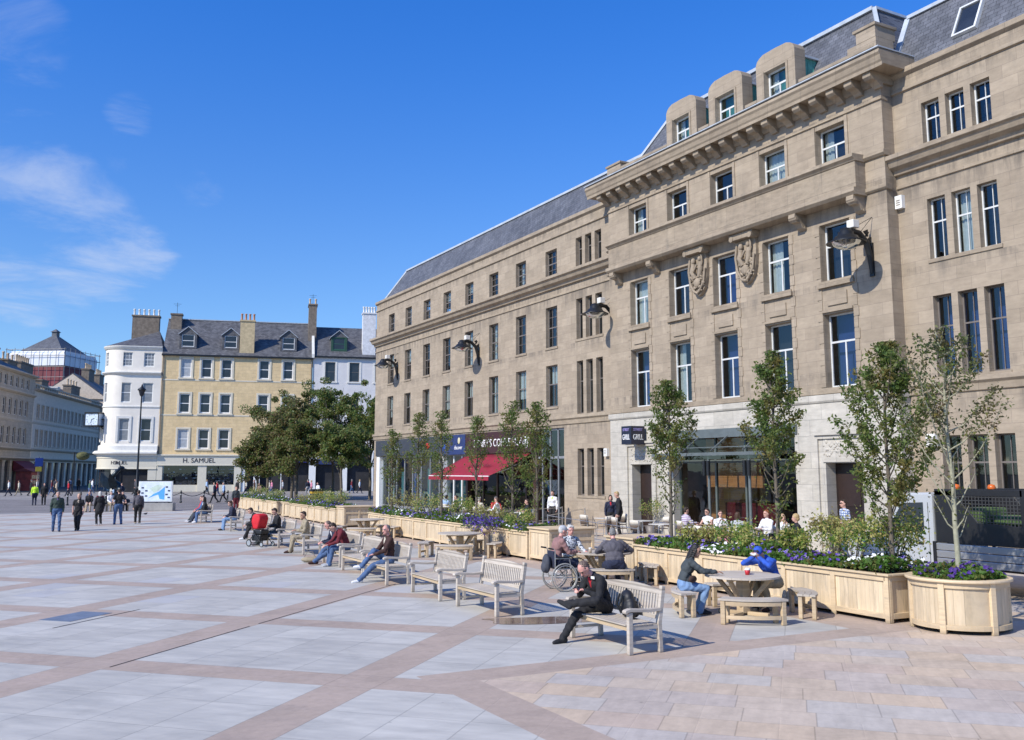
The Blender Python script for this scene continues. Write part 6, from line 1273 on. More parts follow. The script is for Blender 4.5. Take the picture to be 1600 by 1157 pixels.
# cage: solid lower side with sloping top, mesh above, top rail
for s in (-1, 1):
    a, b_ = sorted((s * .97, s * 1.0)); mb.prism([(1.8, 1.08), (1.8, 2.22), (1.35, 2.22), (.75, 1.55), (-.3, 1.5), (-2.8, 1.5), (-2.8, 1.08)], 0, a, b_); mb.box(a, b_, -.3, 1.8, 2.12, 2.26); mb.box(a, b_, -.34, -.24, 1.5, 2.26)
mb.box(-.97, .97, 1.74, 1.8, 1.08, 2.22); mb.build('cage_panel', bk, tk, bevel=.008)
mb = MB()
for k in range(22): yy = -.25 + k * .08; mb.bar((-.985, yy, 1.5), (-.985, yy, 2.14), .012, .012)
for k in range(9): mb.bar((-.985, -.28, 1.5 + k * .075), (-.985, 1.4, 1.5 + k * .075), .012, .012)
mb.build('cage_mesh', plain('mesh_wire', (.10, .10, .10), .5, .5), tk)
MB().box(-.6, .3, .9, 1.5, 1.5, 1.85).box(-.4, .2, .1, .8, 1.5, 1.7).build('tool_load', plain('green_tool_load', (.08, .14, .04), .7, 0, .5), tk, bevel=.05)
mb = MB(); mb.lathe([(.08, 0), (.09, .03), (.07, .09), (0, .11)], 14, 0, (-.5, 1.6, 2.26)); mb.build('beacon', plain('orange_beacon', (.6, .13, .02), .3), tk); mb = MB(); mb.lathe([(.08, 0), (.09, .03), (.07, .09), (0, .11)], 14, 0, (-.1, 1.0, 2.26)); mb.build('beacon', MC['orange_beacon'], tk)
MB().bar((-.1, 1.0, 2.24), (-.1, 1.76, 2.24), .04, .04).build('beacon_bracket', bk, tk)
for yy in (3.35, -1.3):
    for s in (-1, 1):
        M0 = Matrix.Translation((s * .88, yy, .35)) @ Matrix.Rotation(R(90), 4, 'Y'); q = empty('wheel', (0, 0, 0)); q.parent = tk; q.matrix_local = M0
        MB().lathe([(.2, -.1), (.33, -.11), (.35, -.06), (.35, .06), (.33, .11), (.2, .1)], 24).build('tyre', M_['rubber'], q); MB().lathe([(0, -.07), (.12, -.08), (.2, -.1), (.2, .1), (.12, .08), (0, .07)], 20).build('rim', M_['steel'], q)
# ---------------------------------------------------------------- people
SK = {'fair': (.55, .32, .24), 'pink': (.60, .30, .24), 'tan': (.42, .24, .16)}
PM = {}
def cm(name, col, rough=.85, var=.12):
    key = 'cloth_' + name
    if key not in PM: PM[key] = plain(key, col, rough, 0, var * 1.6, 9, .55, 16)
    return PM[key]
for k_, v_ in SK.items(): PM['skin_' + k_] = plain('skin_' + k_, v_, .5, 0, .06, 8)
CL = dict(black=(.012, .012, .014), navy=(.015, .02, .045), denim=(.06, .11, .22), ltdenim=(.16, .26, .42), brightblue=(.02, .08, .42), red=(.50, .02, .03), dkred=(.13, .012, .02), brown=(.045, .018, .014), khaki=(.30, .25, .17), white=(.72, .72, .72), grey=(.085, .08, .095), ltgrey=(.38, .39, .41), cream=(.55, .50, .40), mauve=(.26, .14, .13), green=(.05, .10, .06), beige=(.42, .34, .25), hiviz=(.55, .85, .04), pink=(.55, .20, .28), purple=(.08, .05, .14), dkgreen=(.03, .05, .04), shoebrown=(.06, .03, .02), ltblue=(.30, .42, .60), tealgrey=(.045, .055, .06))
HAIRC = dict(black=(.010, .009, .008), brown=(.06, .03, .015), dkbrown=(.03, .017, .01), grey=(.17, .165, .16), white=(.52, .50, .46), blonde=(.42, .30, .14), shaved=(.13, .09, .07), ginger=(.25, .09, .03))
def C(n): return cm(n, CL[n])
def HC(n):
    k = 'hair_' + n
    if k not in PM: PM[k] = plain(k, HAIRC[n], .6, 0, .25, 30, .4, 90)
    return PM[k]
# patterned cloths
b = NB('leopard_blouse'); v, *_ = b.xyz(); vo = b.n('ShaderNodeTexVoronoi'); b.put(vo.inputs['Vector'], v); vo.inputs['Scale'].default_value = 32; PM['pattern'] = b.fin(b.mix(b.rng(b.noise(v, 26, 3), .44, .52, 0, 1), (.05, .06, .08), (.62, .64, .66)), .85)
b = NB('check_shirt'); v, x, y, z = b.xyz(); PM['check'] = b.fin(b.mix(b.math('MAXIMUM', b.math('GREATER_THAN', b.math('FRACT', b.math('MULTIPLY', x, 13.0)), .6), b.math('GREATER_THAN', b.math('FRACT', b.math('MULTIPLY', z, 13.0)), .6)), (.62, .66, .72), (.12, .17, .30)), .85)
b = NB('striped_shirt'); v, x, y, z = b.xyz(); PM['stripe'] = b.fin(b.mix(b.math('GREATER_THAN', b.math('FRACT', b.math('MULTIPLY', z, 16.0)), .55), (.60, .60, .66), (.25, .12, .25)), .85)
def cloth(n): return PM[n] if n in PM else C(n)

def ik(a, b_, l1, l2, hint):
    a, b_ = Vector(a), Vector(b_); d = b_ - a; L = d.length; mx_ = (l1 + l2) * .999
    if L > mx_: b_ = a + d * (mx_ / L); d = b_ - a; L = mx_
    L = max(L, abs(l1 - l2) + .01); u = d.normalized(); h = Vector(hint); h = h - u * h.dot(u)
    if h.length < 1e-4: h = u.orthogonal()
    h.normalize(); k = (l1 * l1 - l2 * l2 + L * L) / (2 * L); return a + u * k + h * math.sqrt(max(l1 * l1 - k * k, 0)), b_
class Body:
    def __init__(s): s.g = 1.16; s.P = []          # (kind, data..., mat)
    def seg(s, a, b_, ra, rb, m): s.P.append(('s', np.array(a, float), np.array(b_, float), ra * (1.0 if m in (0, 4, 6) else s.g), rb * (1.0 if m in (0, 4, 6) else s.g), m))
    def ell(s, c, r, Rm, m): s.P.append(('e', np.array(c, float), np.array(r, float), np.array(Rm, float), 0, m))
    def mesh(s, voxel, smooth_it=3):
        mb = MB()
        for p in s.P:
            if p[0] == 's':
                a, b_ = Vector(p[1]), Vector(p[2]); d = b_ - a; L = d.length
                if L < 1e-5: mb.sph(a, p[3], 0, 10, 6); continue
                d.normalize(); pts = []; rad = []
                for t in (0, .25, .5, .75, 1): pts.append(a - d * p[3] * math.cos(t * math.pi / 2)); rad.append(max(p[3] * math.sin(t * math.pi / 2), .0005))
                for t in (1, .75, .5, .25, 0): pts.append(b_ + d * p[4] * math.cos(t * math.pi / 2)); rad.append(max(p[4] * math.sin(t * math.pi / 2), .0005))
                mb.tube(pts, rad, 12)
            else: mb.sph(p[1], tuple(p[2]), 0, 18, 12, Matrix(p[3].tolist()))
        me = bpy.data.meshes.new('t'); me.from_pydata(mb.v, [], mb.f); ob = bpy.data.objects.new('t', me); COL.objects.link(ob)
        r_ = ob.modifiers.new('r', 'REMESH'); r_.mode = 'VOXEL'; r_.voxel_size = voxel
        q = ob.modifiers.new('s', 'SMOOTH'); q.factor = .5; q.iterations = smooth_it
        dg = bpy.context.evaluated_depsgraph_get(); out_ = bpy.data.meshes.new_from_object(ob.evaluated_get(dg)); bpy.data.objects.remove(ob); return out_
    def paint(s, me, mats, vary=True, skipm=None):
        n = len(me.vertices); co = np.empty(n * 3); me.vertices.foreach_get('co', co); co = co.reshape(-1, 3)
        fc = np.empty(len(me.polygons) * 3); me.polygons.foreach_get('center', fc); fc = fc.reshape(-1, 3); best = np.full(len(fc), 9e9); idx = np.zeros(len(fc), np.int32)
        for p in s.P:
            if p[0] == 's':
                ba = p[2] - p[1]; L2 = (ba * ba).sum() + 1e-9; t = np.clip(((fc - p[1]) @ ba) / L2, 0, 1); d = np.linalg.norm(fc - p[1] - t[:, None] * ba, axis=1) - (p[3] + (p[4] - p[3]) * t)
            else:
                q = (fc - p[1]) @ p[3]; k0 = np.linalg.norm(q / p[2], axis=1); k1 = np.linalg.norm(q / (p[2] ** 2), axis=1) + 1e-9; d = k0 * (k0 - 1) / k1
            w_ = d < best; best[w_] = d[w_]; idx[w_] = p[5]
        if vary:      # cloth folds
            cl = np.zeros(n)
            lv = np.empty(len(me.loops), np.int32); me.loops.foreach_get('vertex_index', lv); ls_ = np.empty(len(me.polygons), np.int32); me.polygons.foreach_get('loop_start', ls_); lt_ = np.empty(len(me.polygons), np.int32); me.polygons.foreach_get('loop_total', lt_)
            isc = np.isin(idx, (1, 2, 5)); cl[lv[np.repeat(isc, lt_)]] = 1
            nr = np.empty(n * 3); me.vertices.foreach_get('normal', nr); nr = nr.reshape(-1, 3)
            f = np.sin(co[:, 0] * 37 + co[:, 2] * 29 + 2 * np.sin(co[:, 1] * 23)) * .5 + np.sin(co[:, 1] * 51 - co[:, 2] * 43 + 3 * np.sin(co[:, 0] * 19)) * .5
            co = co + nr * (f * .0075 * cl)[:, None]; me.vertices.foreach_set('co', co.ravel())
        me.materials.clear()
        for m in mats: me.materials.append(m)
        me.polygons.foreach_set('material_index', idx); me.polygons.foreach_set('use_smooth', np.ones(len(me.polygons), bool)); me.update()
def rotm(yaw, pitch, roll=0): return Matrix.Rotation(yaw, 3, 'Z') @ Matrix.Rotation(-pitch, 3, 'X') @ Matrix.Rotation(roll, 3, 'Y')
def hand(B, w, f, side, nrm, r_, k=1.0, curl=.5, fingers=True):
    f = Vector(f).normalized(); nrm = Vector(nrm); nrm = (nrm - f * nrm.dot(f)).normalized(); sd = f.cross(nrm).normalized() * side; w = Vector(w)
    Rm = Matrix((sd, f, nrm)).transposed(); B.ell(w + f * .048 * k, (.040 * k, .055 * k, .017 * k), Rm, 0); B.seg(w - f * .02, w + f * .03, .024 * k, .024 * k, 0)
    for i, (o_, l) in enumerate(((-.030, .066), (-.010, .078), (.010, .074), (.029, .058))):
        a = w + f * .088 * k + sd * o_ * k; d1 = (f + nrm * curl).normalized(); m_ = a + d1 * l * .5 * k; d2 = (f * (1 - curl * .6) + nrm * (curl * 1.5)).normalized(); B.seg(a, m_, r_, r_ * .95, 0); B.seg(m_, m_ + d2 * l * .5 * k, r_ * .95, r_ * .8, 0)
    a = w + f * .03 * k - sd * .036 * k; m_ = a + (f * .7 - sd * .75 + nrm * .25).normalized() * .038 * k; B.seg(a, m_, r_ * 1.25, r_ * 1.1, 0); B.seg(m_, m_ + (f * .9 - sd * .2 + nrm * .5).normalized() * .03 * k, r_ * 1.1, r_ * .9, 0)
def person(label, loc, rz, pose='stand', top='navy', bottom='denim', shoes='black', skin='fair', hair=('short', 'brown'), h=1.74, pelvis=None, lean=8, lean2=None, hands=None, feet=None, foot_yaw=(0, 0), head=(0, 0, 0), knee_hint=None, elbow_hint=None, sleeve='long', legs='long', vox=.02, fat=1.0, inner=None, hat=None, extra=None, group=None, ankle=None, handcurl=.5, hand_f=None, collar=None, foot_dir=None, name='person'):
    k = h / 1.75; fat *= 1.13; B = Body(); mats = [PM['skin_' + skin], cloth(top), cloth(bottom), cloth(shoes), HC(hair[1] if hair else 'black'), cloth(inner) if inner else cloth('white'), cm('lips', (.30, .09, .08)), cm('eye', (.02, .018, .016), .2)]
    if pelvis is None: pelvis = (0, 0, .93 * k) if pose in ('stand', 'walk') else (0, 0, .53)
    P = Vector(pelvis); l1 = R(lean); l2 = R(lean if lean2 is None else lean2)
    d1 = Vector((0, math.sin(l1), math.cos(l1))); d2 = Vector((0, math.sin(l2), math.cos(l2)))
    Wst = P + d1 * .17 * k; Ch = Wst + (d1 + d2).normalized() * .17 * k; N = Ch + d2 * .17 * k
    ya, pi_, ro = (R(a) for a in head); hd = (Vector((0, math.sin(l2 * .5 + pi_ * .7), math.cos(l2 * .5 + pi_ * .7)))).normalized()
    Hc = N + hd * .175 * k + Vector((0, .015 * k, 0)); Rh = rotm(ya, pi_, ro)
    def rx(a): return Matrix.Rotation(-a, 3, 'X')
    f_ = fat
    # torso
    B.ell(P + d1 * .02, (.165 * k * f_, .115 * k * f_, .125 * k), rx(l1), 2); B.ell(Wst, (.145 * k * f_, .108 * k * f_, .15 * k), rx(l1), 1); B.ell(Wst - d1 * .07 * k, (.155 * k * f_, .112 * k * f_, .09 * k), rx(l1), 1)
    B.ell(Ch, (.168 * k * f_, .115 * k * f_, .17 * k), rx(l2), 1); B.ell(Ch + d2 * .07 * k, (.175 * k, .095 * k, .10 * k), rx(l2), 1)
    S = [N - d2 * .055 * k + Vector((s * .168 * k * (f_ * .4 + .6), 0, 0)) for s in (-1, 1)]
    for s in (0, 1): B.seg(N - d2 * .03 * k, S[s], .055 * k, .058 * k, 1)
    B.seg(N - d2 * .03, N + hd * .09 * k, .055 * k, .050 * k, 0); B.seg(N - d2 * .05 * k, N - d2 * .005 * k, .075 * k, .064 * k, 1)
    if inner:
        up_ = Vector((0, d2.z, -d2.y)); B.ell(Ch + up_ * .062 * k + d2 * .03 * k, (.045 * k, .066 * k, .16 * k), rx(l2), 5)
    # head
    hh = lambda x, y, z: Hc + Rh @ Vector((x * k, y * k, z * k))
    B.ell(hh(0, 0, .02), (.077 * k, .097 * k, .105 * k), Rh, 0); B.ell(hh(0, .028, -.055), (.056 * k, .066 * k, .062 * k), Rh, 0); B.seg(hh(0, .088, .0), hh(0, .106, -.028), .012 * k, .016 * k, 0)
    for s in (-1, 1):
        B.ell(hh(s * .078, -.005, -.005), (.012 * k, .02 * k, .032 * k), Rh, 0); B.seg(hh(s * .05, .078, .032), hh(s * .018, .091, .030), .009 * k, .010 * k, 4 if hair and hair[1] != 'white' else 0); B.ell(hh(s * .031, .085, .012), (.012 * k, .010 * k, .008 * k), Rh, 7)
    B.seg(hh(-.020, .086, -.058), hh(.020, .086, -.058), .008 * k, .008 * k, 6); B.seg(hh(0, .07, -.09), hh(0, .082, -.086), .02 * k, .016 * k, 0)
    # arms
    ln = (.29 * k, .255 * k); sk_r = .002
    if hands is None: hands = [S[0] + Vector((-.06, .05, -.53 * k)), S[1] + Vector((.06, .05, -.53 * k))]
    eh = elbow_hint or [(-.6, -.7, -.6), (.6, -.7, -.6)]
    mA = 1; mF = 1 if sleeve == 'long' else 0
    for s in (0, 1):
        E_, Wr = ik(S[s], hands[s], *ln, eh[s]); g = 1.0 if sleeve != 'none' else .85
        if sleeve == 'none': B.seg(S[s], E_, .045 * k, .036 * k, 0)
        elif sleeve == 'short': m_ = Vector(S[s]).lerp(E_, .6); B.seg(S[s], m_, .062 * k, .057 * k, 1); B.seg(m_, E_, .042 * k, .036 * k, 0)
        else: B.seg(S[s], E_, .060 * k * g, .048 * k, 1)
        B.seg(E_, Wr, (.046 if mF else .036) * k, (.034 if mF else .025) * k, mF)
        fd = hand_f[s] if hand_f else (Wr - E_).normalized(); hn = Vector((-1 if s else 1, .3, -.2)) if pose != 'sit' else Vector((0, .2, -1))
        hand(B, Wr, fd, 1 if s else -1, hn, max(.0088, vox * .62), k, handcurl)
    # legs
    hips = [P + Vector((s * .088 * k * f_, 0, -.03)) for s in (-1, 1)]; ll = (.43 * k, .42 * k)
    if feet is None: feet = [(-.10, 0, .085), (.10, 0, .085)] if pose == 'stand' else ([(-.09, .30, .09), (.09, -.30, .14)] if pose == 'walk' else [(-.12, .44, .085), (.12, .44, .085)])
    khs = knee_hint or [(0, 1, .2), (0, 1, .2)]
    for s in (0, 1):
        K, A = ik(hips[s], feet[s], *ll, khs[s]); tr_ = legs == 'long'
        B.seg(hips[s], K, .092 * k * f_ ** .5, (.062 if tr_ or legs == 'short' else .052) * k, 2 if legs in ('long', 'short') else 2)
        if tr_: B.seg(K, A, .064 * k, .050 * k, 2); B.seg(A, A + (A - K).normalized() * .03, .050 * k, .054 * k, 2)
        else: B.seg(K, K.lerp(A, .4), .052 * k, .054 * k, 0); B.seg(K.lerp(A, .4), A, .052 * k, .034 * k, 0)
        if foot_dir and foot_dir[s]: fdv = Vector(foot_dir[s]).normalized(); dn = (A - K).normalized(); dn = (dn - fdv * dn.dot(fdv)).normalized()
        else: fy = R(foot_yaw[s]); fdv = Vector((-math.sin(fy), math.cos(fy), 0)); dn = Vector((0, 0, -1))
        B.seg(A + dn * .045 * k - fdv * .035, A + dn * .055 * k + fdv * .12 * k, .036 * k, .034 * k, 3); B.seg(A + dn * .055 * k + fdv * .12 * k, A + dn * .062 * k + fdv * .185 * k, .036 * k, .026 * k, 3); B.seg(A, A + dn * .045 * k, .040 * k, .040 * k, 3)
        if legs == 'skirt': B.seg(hips[s], K.lerp(A, .25), .11 * k, .10 * k, 2)
    if legs == 'skirt' and pose != 'sit': B.seg(P, P + Vector((0, 0, -.5 * k)), .15, .19, 2)
    if extra: extra(B, locals())
    me = B.mesh(vox); B.paint(me, mats); me.name = name
    o = bpy.data.objects.new(name, me); COL.objects.link(o); o.location = (loc[0], loc[1], loc[2] if len(loc) > 2 else 0); o.rotation_euler = (0, 0, rz)
    tag(o, label, 'person', group)
    # hair and hats
    def child(nm, segs, m, vx=None):
        b2 = Body(); b2.P = segs; m2 = b2.mesh(vx or max(.011, vox * .7), 2); m2.materials.clear(); m2.materials.append(m); m2.polygons.foreach_set('use_smooth', np.ones(len(m2.polygons), bool)); m2.name = nm
        if hair and nm == 'hair':
            n = len(m2.vertices); co = np.empty(n * 3); m2.vertices.foreach_get('co', co); co = co.reshape(-1, 3); co += .004 * np.sin(co[:, [2, 0, 1]] * 160 + co * 90); m2.vertices.foreach_set('co', co.ravel())
        c = bpy.data.objects.new(nm, m2); COL.objects.link(c); c.parent = o; return c
    E3 = lambda c, r_: ('e', np.array(hh(*c)), np.array(r_) * k, np.array(Rh), 0, 0)
    S3 = lambda a, b_, ra, rb: ('s', np.array(hh(*a)), np.array(hh(*b_)), ra * k, rb * k, 0)
    if hair:
        st = hair[0]
        if st == 'short': child('hair', [E3((0, -.022, .042), (.081, .092, .092)), E3((0, -.05, .0), (.074, .06, .07)), S3((-.045, .05, .1), (.045, .05, .1), .022, .022)], mats[4])
        if st == 'crop': child('hair', [E3((0, -.018, .038), (.0785, .0935, .0905)), E3((0, -.04, .0), (.074, .064, .07))], mats[4])
        if st == 'long': child('hair', [E3((0, -.022, .042), (.086, .096, .096)), S3((-.05, -.045, .02), (-.065, -.06, -.24), .05, .04), S3((.05, -.045, .02), (.065, -.06, -.24), .05, .04), S3((0, -.075, 0), (0, -.10, -.27), .06, .05), S3((-.075, .02, .03), (-.085, .01, -.12), .022, .02), S3((.075, .02, .03), (.085, .01, -.12), .022, .02)], mats[4])
        if st == 'bob': child('hair', [E3((0, -.022, .042), (.088, .10, .10)), S3((-.055, -.03, .02), (-.065, -.03, -.08), .045, .035), S3((.055, -.03, .02), (.065, -.03, -.08), .045, .035), S3((0, -.07, 0), (0, -.07, -.09), .055, .045), S3((-.05, .06, .095), (.05, .06, .095), .02, .02)], mats[4])
        if st == 'bun': child('hair', [E3((0, -.022, .042), (.081, .092, .092)), E3((0, -.11, .03), (.045, .05, .045))], mats[4])
        if st == 'tail': child('hair', [E3((0, -.022, .042), (.081, .092, .092)), S3((0, -.10, .02), (0, -.13, -.16), .03, .02)], mats[4])
        if st == 'curly': child('hair', [E3((0, -.02, .045), (.098, .105, .10)), E3((0, -.05, -.02), (.09, .08, .08))], mats[4])
    if hat:
        kind, hc = hat
        if kind == 'cap': child('cap', [E3((0, -.008, .05), (.086, .102, .085)), S3((-.03, .10, .055), (.03, .10, .055), .014, .014), S3((-.045, .13, .045), (.045, .13, .045), .010, .010), S3((-.03, .155, .038), (.03, .155, .038), .009, .009), S3((0, .10, .055), (0, .15, .04), .012, .01)], cloth(hc))
        if kind == 'bandana': child('cap', [E3((0, -.012, .045), (.087, .106, .092)), S3((0, -.10, .0), (.02, -.14, -.06), .025, .012)], cloth(hc))
        if kind == 'glasses': child('sunglasses', [S3((-.035, .098, .014), (-.028, .10, .010), .017, .017), S3((.028, .10, .010), (.035, .098, .014), .017, .017), S3((-.07, .0, .015), (-.06, .085, .018), .006, .006), S3((.07, .0, .015), (.06, .085, .018), .006, .006), S3((-.02, .104, .015), (.02, .104, .015), .006, .006)], cloth(hc), .008)
        if kind == 'headband': child('headband', [S3((-.07, .0, .09), (.07, .0, .09), .012, .012), E3((0, .0, .10), (.06, .03, .045))], cloth(hc))
    return o
FACE = R(90 - 1.4)       # bench people: local +y faces -x
def on_bench(bi, dx, dy=.0, **kw):
    bx, by_, _, da = BN[bi]; a = FACE + R(da); x, y = dx, dy
    loc = (bx + x * math.cos(a) - y * math.sin(a), by_ + x * math.sin(a) + y * math.cos(a)); return person(loc=loc, rz=a + R(kw.pop('turn', 0)), pose='sit', **kw)
# local frame of a bench sitter: +y forward (towards the square), seat top at .43
# man in black, ankle on knee, phone in both hands
person_black = on_bench(0, .45, dy=-.03, label='shaven headed man in black jacket and red shirt, ankle on knee, looking at his phone', vox=.0085, top='black', bottom='black', shoes='black', skin='pink', hair=('crop', 'shaved'), pelvis=(0, -.04, .535), lean=10, lean2=34, head=(4, 50, 0), inner='red',
    hands=[(-.08, .36, .80), (.05, .38, .80)], elbow_hint=[(-.8, -.5, -.7), (.8, -.5, -.7)], feet=[(-.02, .60, .60), (.08, .66, .085)], knee_hint=[(-1, .3, .45), (.1, .8, 1)], foot_dir=[(.9, .25, .35), None], foot_yaw=(0, 5), handcurl=.9, hand_f=[(.6, .7, .1), (-.6, .7, .1)], turn=4, h=1.78)
MB().box(-.07, .07, -.006, .006, -.035, .035).build('phone', M_['black'], None, (8.56 - .41, 12.9, .835), R(70), bevel=.004, label='small black phone in the hands of the man in black', cat='phone')
MB().box(-.045, .045, -.004, .004, -.02, .02).build('jacket_badge', M_['white'], person_black, (-.10, .215, .985))
on_bench(3, .0, label='grey haired man in a dark brown jumper and jeans with crossed legs', vox=.010, top='brown', bottom='denim', shoes='white', skin='pink', hair=('crop', 'grey'), pelvis=(0, -.06, .535), lean=-4, lean2=10, head=(20, 6, 0), collar=1,
    hands=[(-.10, .34, .66), (.12, .36, .66)], feet=[(-.02, .66, .085), (.12, .56, .40)], knee_hint=[(-.1, .8, 1), (-.35, .9, 1.1)], foot_dir=[None, (.2, .9, .1)], hand_f=[(.5, .8, -.1), (-.5, .8, -.1)], inner='cream', h=1.78)
on_bench(5, -.3, label='seated person in a dark red hoodie and jeans leaning forward', vox=.012, top='dkred', bottom='denim', shoes='ltgrey', skin='fair', hair=('short', 'dkbrown'), pelvis=(0, -.05, .535), lean=16, lean2=42, head=(0, 45, 0), hands=[(-.14, .50, .60), (.06, .52, .58)], feet=[(-.14, .46, .085), (.12, .42, .085)], hand_f=[(.4, .8, -.2), (-.4, .8, -.2)],
    extra=lambda B, L: B.ell(L['N'] - L['d2'] * .02 + Vector((0, -.075, 0)), (.09, .06, .09), Matrix.Identity(3), 1))
on_bench(5, .28, label='bald person in navy beside the red hoodie on the bench', vox=.013, top='navy', bottom='denim', shoes='brown', skin='pink', hair=('crop', 'shaved'), pelvis=(0, -.05, .535), lean=18, lean2=40, head=(-8, 30, 0), inner='white', hands=[(-.12, .48, .62), (.12, .46, .62)], feet=[(-.1, .70, .12), (.12, .62, .085)])
on_bench(6, .25, label='short haired person in khaki jacket, trousers and brown sandals', vox=.013, top='khaki', bottom='khaki', shoes='brown', skin='tan', hair=('short', 'dkbrown'), pelvis=(0, -.04, .535), lean=0, lean2=12, head=(10, 10, 0), hands=[(-.08, .28, .72), (.08, .30, .72)], feet=[(-.16, .50, .085), (.14, .40, .085)])
on_bench(7, .55, label='dark haired person in a black jacket leaning back, legs stretched', vox=.015, top='black', bottom='tealgrey', shoes='grey', hair=('short', 'dkbrown'), pelvis=(0, -.02, .535), lean=-2, lean2=10, head=(0, 30, 0), hands=[(-.08, .30, .66), (.08, .32, .66)], feet=[(-.10, .72, .10), (.10, .70, .10)])
on_bench(8, -.1, label='person in a dark hoodie bent forward beside the red pushchair', vox=.016, top='black', bottom='black', shoes='white', hair=('short', 'dkbrown'), pelvis=(0, -.03, .535), lean=22, lean2=42, head=(0, 25, 0), hands=[(-.10, .52, .56), (.10, .50, .56)], feet=[(-.12, .58, .085), (.14, .46, .085)])
on_bench(9, .1, label='dark coated person in bright blue jeans with a brown bag', vox=.018, top='navy', bottom='ltdenim', shoes='black', hair=('bob', 'brown'), pelvis=(0, -.03, .535), lean=10, lean2=20, head=(20, 10, 0), feet=[(-.13, .44, .085), (.11, .44, .085)], hands=[(-.1, .34, .62), (.1, .34, .62)], fat=1.15)
on_bench(10, .5, label='person in a red top on the farthest bench', vox=.02, top='red', bottom='tealgrey', shoes='white', hair=('short', 'ginger'), lean=5, feet=[(-.13, .60, .085), (.11, .66, .085)], hands=[(-.1, .4, .62), (.1, .36, .62)], pelvis=(0, 0, .535))
on_bench(10, .0, label='person in a blue denim jacket between two others on the farthest bench', vox=.02, top='denim', bottom='navy', shoes='navy', hair=('short', 'dkbrown'), lean=10, feet=[(-.13, .62, .085), (.11, .58, .085)], hands=[(-.1, .4, .62), (.1, .4, .62)], pelvis=(0, 0, .535))
on_bench(10, -.5, label='person in a black jacket at the near end of the farthest bench', vox=.02, top='black', bottom='denim', shoes='white', hair=('long', 'black'), lean=4, lean2=14, feet=[(-.13, .46, .085), (.11, .46, .085)], hands=[(-.1, .34, .62), (.1, .34, .62)], pelvis=(0, 0, .535), inner='white')
# woman in black and man in blue at the near table
def at(x, y, dx, dy): return math.atan2(-(dx - x), dy - y)       # rz so that +y looks at (dx,dy)
person('long black haired woman in a dark jacket and pale jeans at the near round table', (11.62, 14.35), at(11.62, 14.35, 12.6, 13.75), 'sit', top='tealgrey', bottom='ltdenim', shoes='black', skin='tan', hair=('long', 'black'), vox=.010, pelvis=(0, -.16, .55), lean=14, lean2=24, head=(-25, 20, 0), hands=[(-.02, .36, .80), (.20, .42, .80)], elbow_hint=[(-.8, -.4, -.6), (.8, -.4, -.6)], feet=[(-.13, .10, .10), (.10, .14, .10)], hand_f=[(.2, 1, 0), (-.2, 1, 0)], h=1.68)
person('man in a royal blue hoodie and blue cap eating at the near round table', (13.25, 14.05), at(13.25, 14.05, 12.4, 13.9), 'sit', top='brightblue', bottom='khaki', shoes='brown', skin='tan', hair=('short', 'black'), hat=('bandana', 'brightblue'), vox=.010, pelvis=(0, -.16, .55), lean=24, lean2=44, head=(8, 40, 0), hands=[(-.07, .36, 1.02), (.07, .36, 1.02)], elbow_hint=[(-1, .1, -.6), (1, .1, -.6)], hand_f=[(.4, .3, .8), (-.4, .3, .8)], handcurl=.8, sleeve='long', feet=[(-.13, .18, .10), (.12, .18, .10)], h=1.78,
    extra=lambda B, L: (B.ell(L['N'] - L['d2'] * .02 + Vector((0, -.075, 0)), (.10, .06, .09), Matrix.Identity(3), 1), B.seg((-.025, .42, 1.08), (.035, .42, 1.08), .028, .028, 5)))
# wheelchair group
person('elderly man in a pale cap and mauve jumper sitting in the wheelchair', (11.32, 18.62, .05), R(-100), 'sit', top='mauve', bottom='navy', shoes='black', skin='pink', hair=('crop', 'white'), hat=('cap', 'ltgrey'), vox=.011, pelvis=(0, -.08, .60), lean=-2, lean2=22, head=(0, 10, 0), hands=[(-.10, .38, .80), (.10, .36, .80)], feet=[(-.1, .55, .2), (.1, .55, .2)])
person('white haired woman in a black and white patterned blouse beside the wheelchair', (12.35, 19.85), at(12.35, 19.85, 12.3, 18.0), 'sit', top='pattern', bottom='khaki', shoes='black', skin='pink', hair=('bob', 'white'), hat=('headband', 'black'), vox=.011, pelvis=(0, -.05, .56), lean=2, lean2=8, head=(-10, 8, 0), hands=[(-.24, .34, .74), (.22, .30, .80)], feet=[(-.13, .40, .085), (.11, .42, .085)], fat=1.12)
person('broad man in a charcoal sweater seen from behind at the middle round table', (12.55, 18.25), at(12.55, 18.25, 13.0, 19.3), 'sit', top='grey', bottom='navy', shoes='black', skin='pink', hair=('crop', 'grey'), vox=.011, pelvis=(0, -.06, .56), lean=12, lean2=22, head=(-6, 16, 0), hands=[(-.16, .40, .80), (.26, .34, .80)], elbow_hint=[(-1, -.1, -.5), (1, -.1, -.4)], feet=[(-.16, .36, .085), (.16, .36, .085)], fat=1.28, h=1.8)
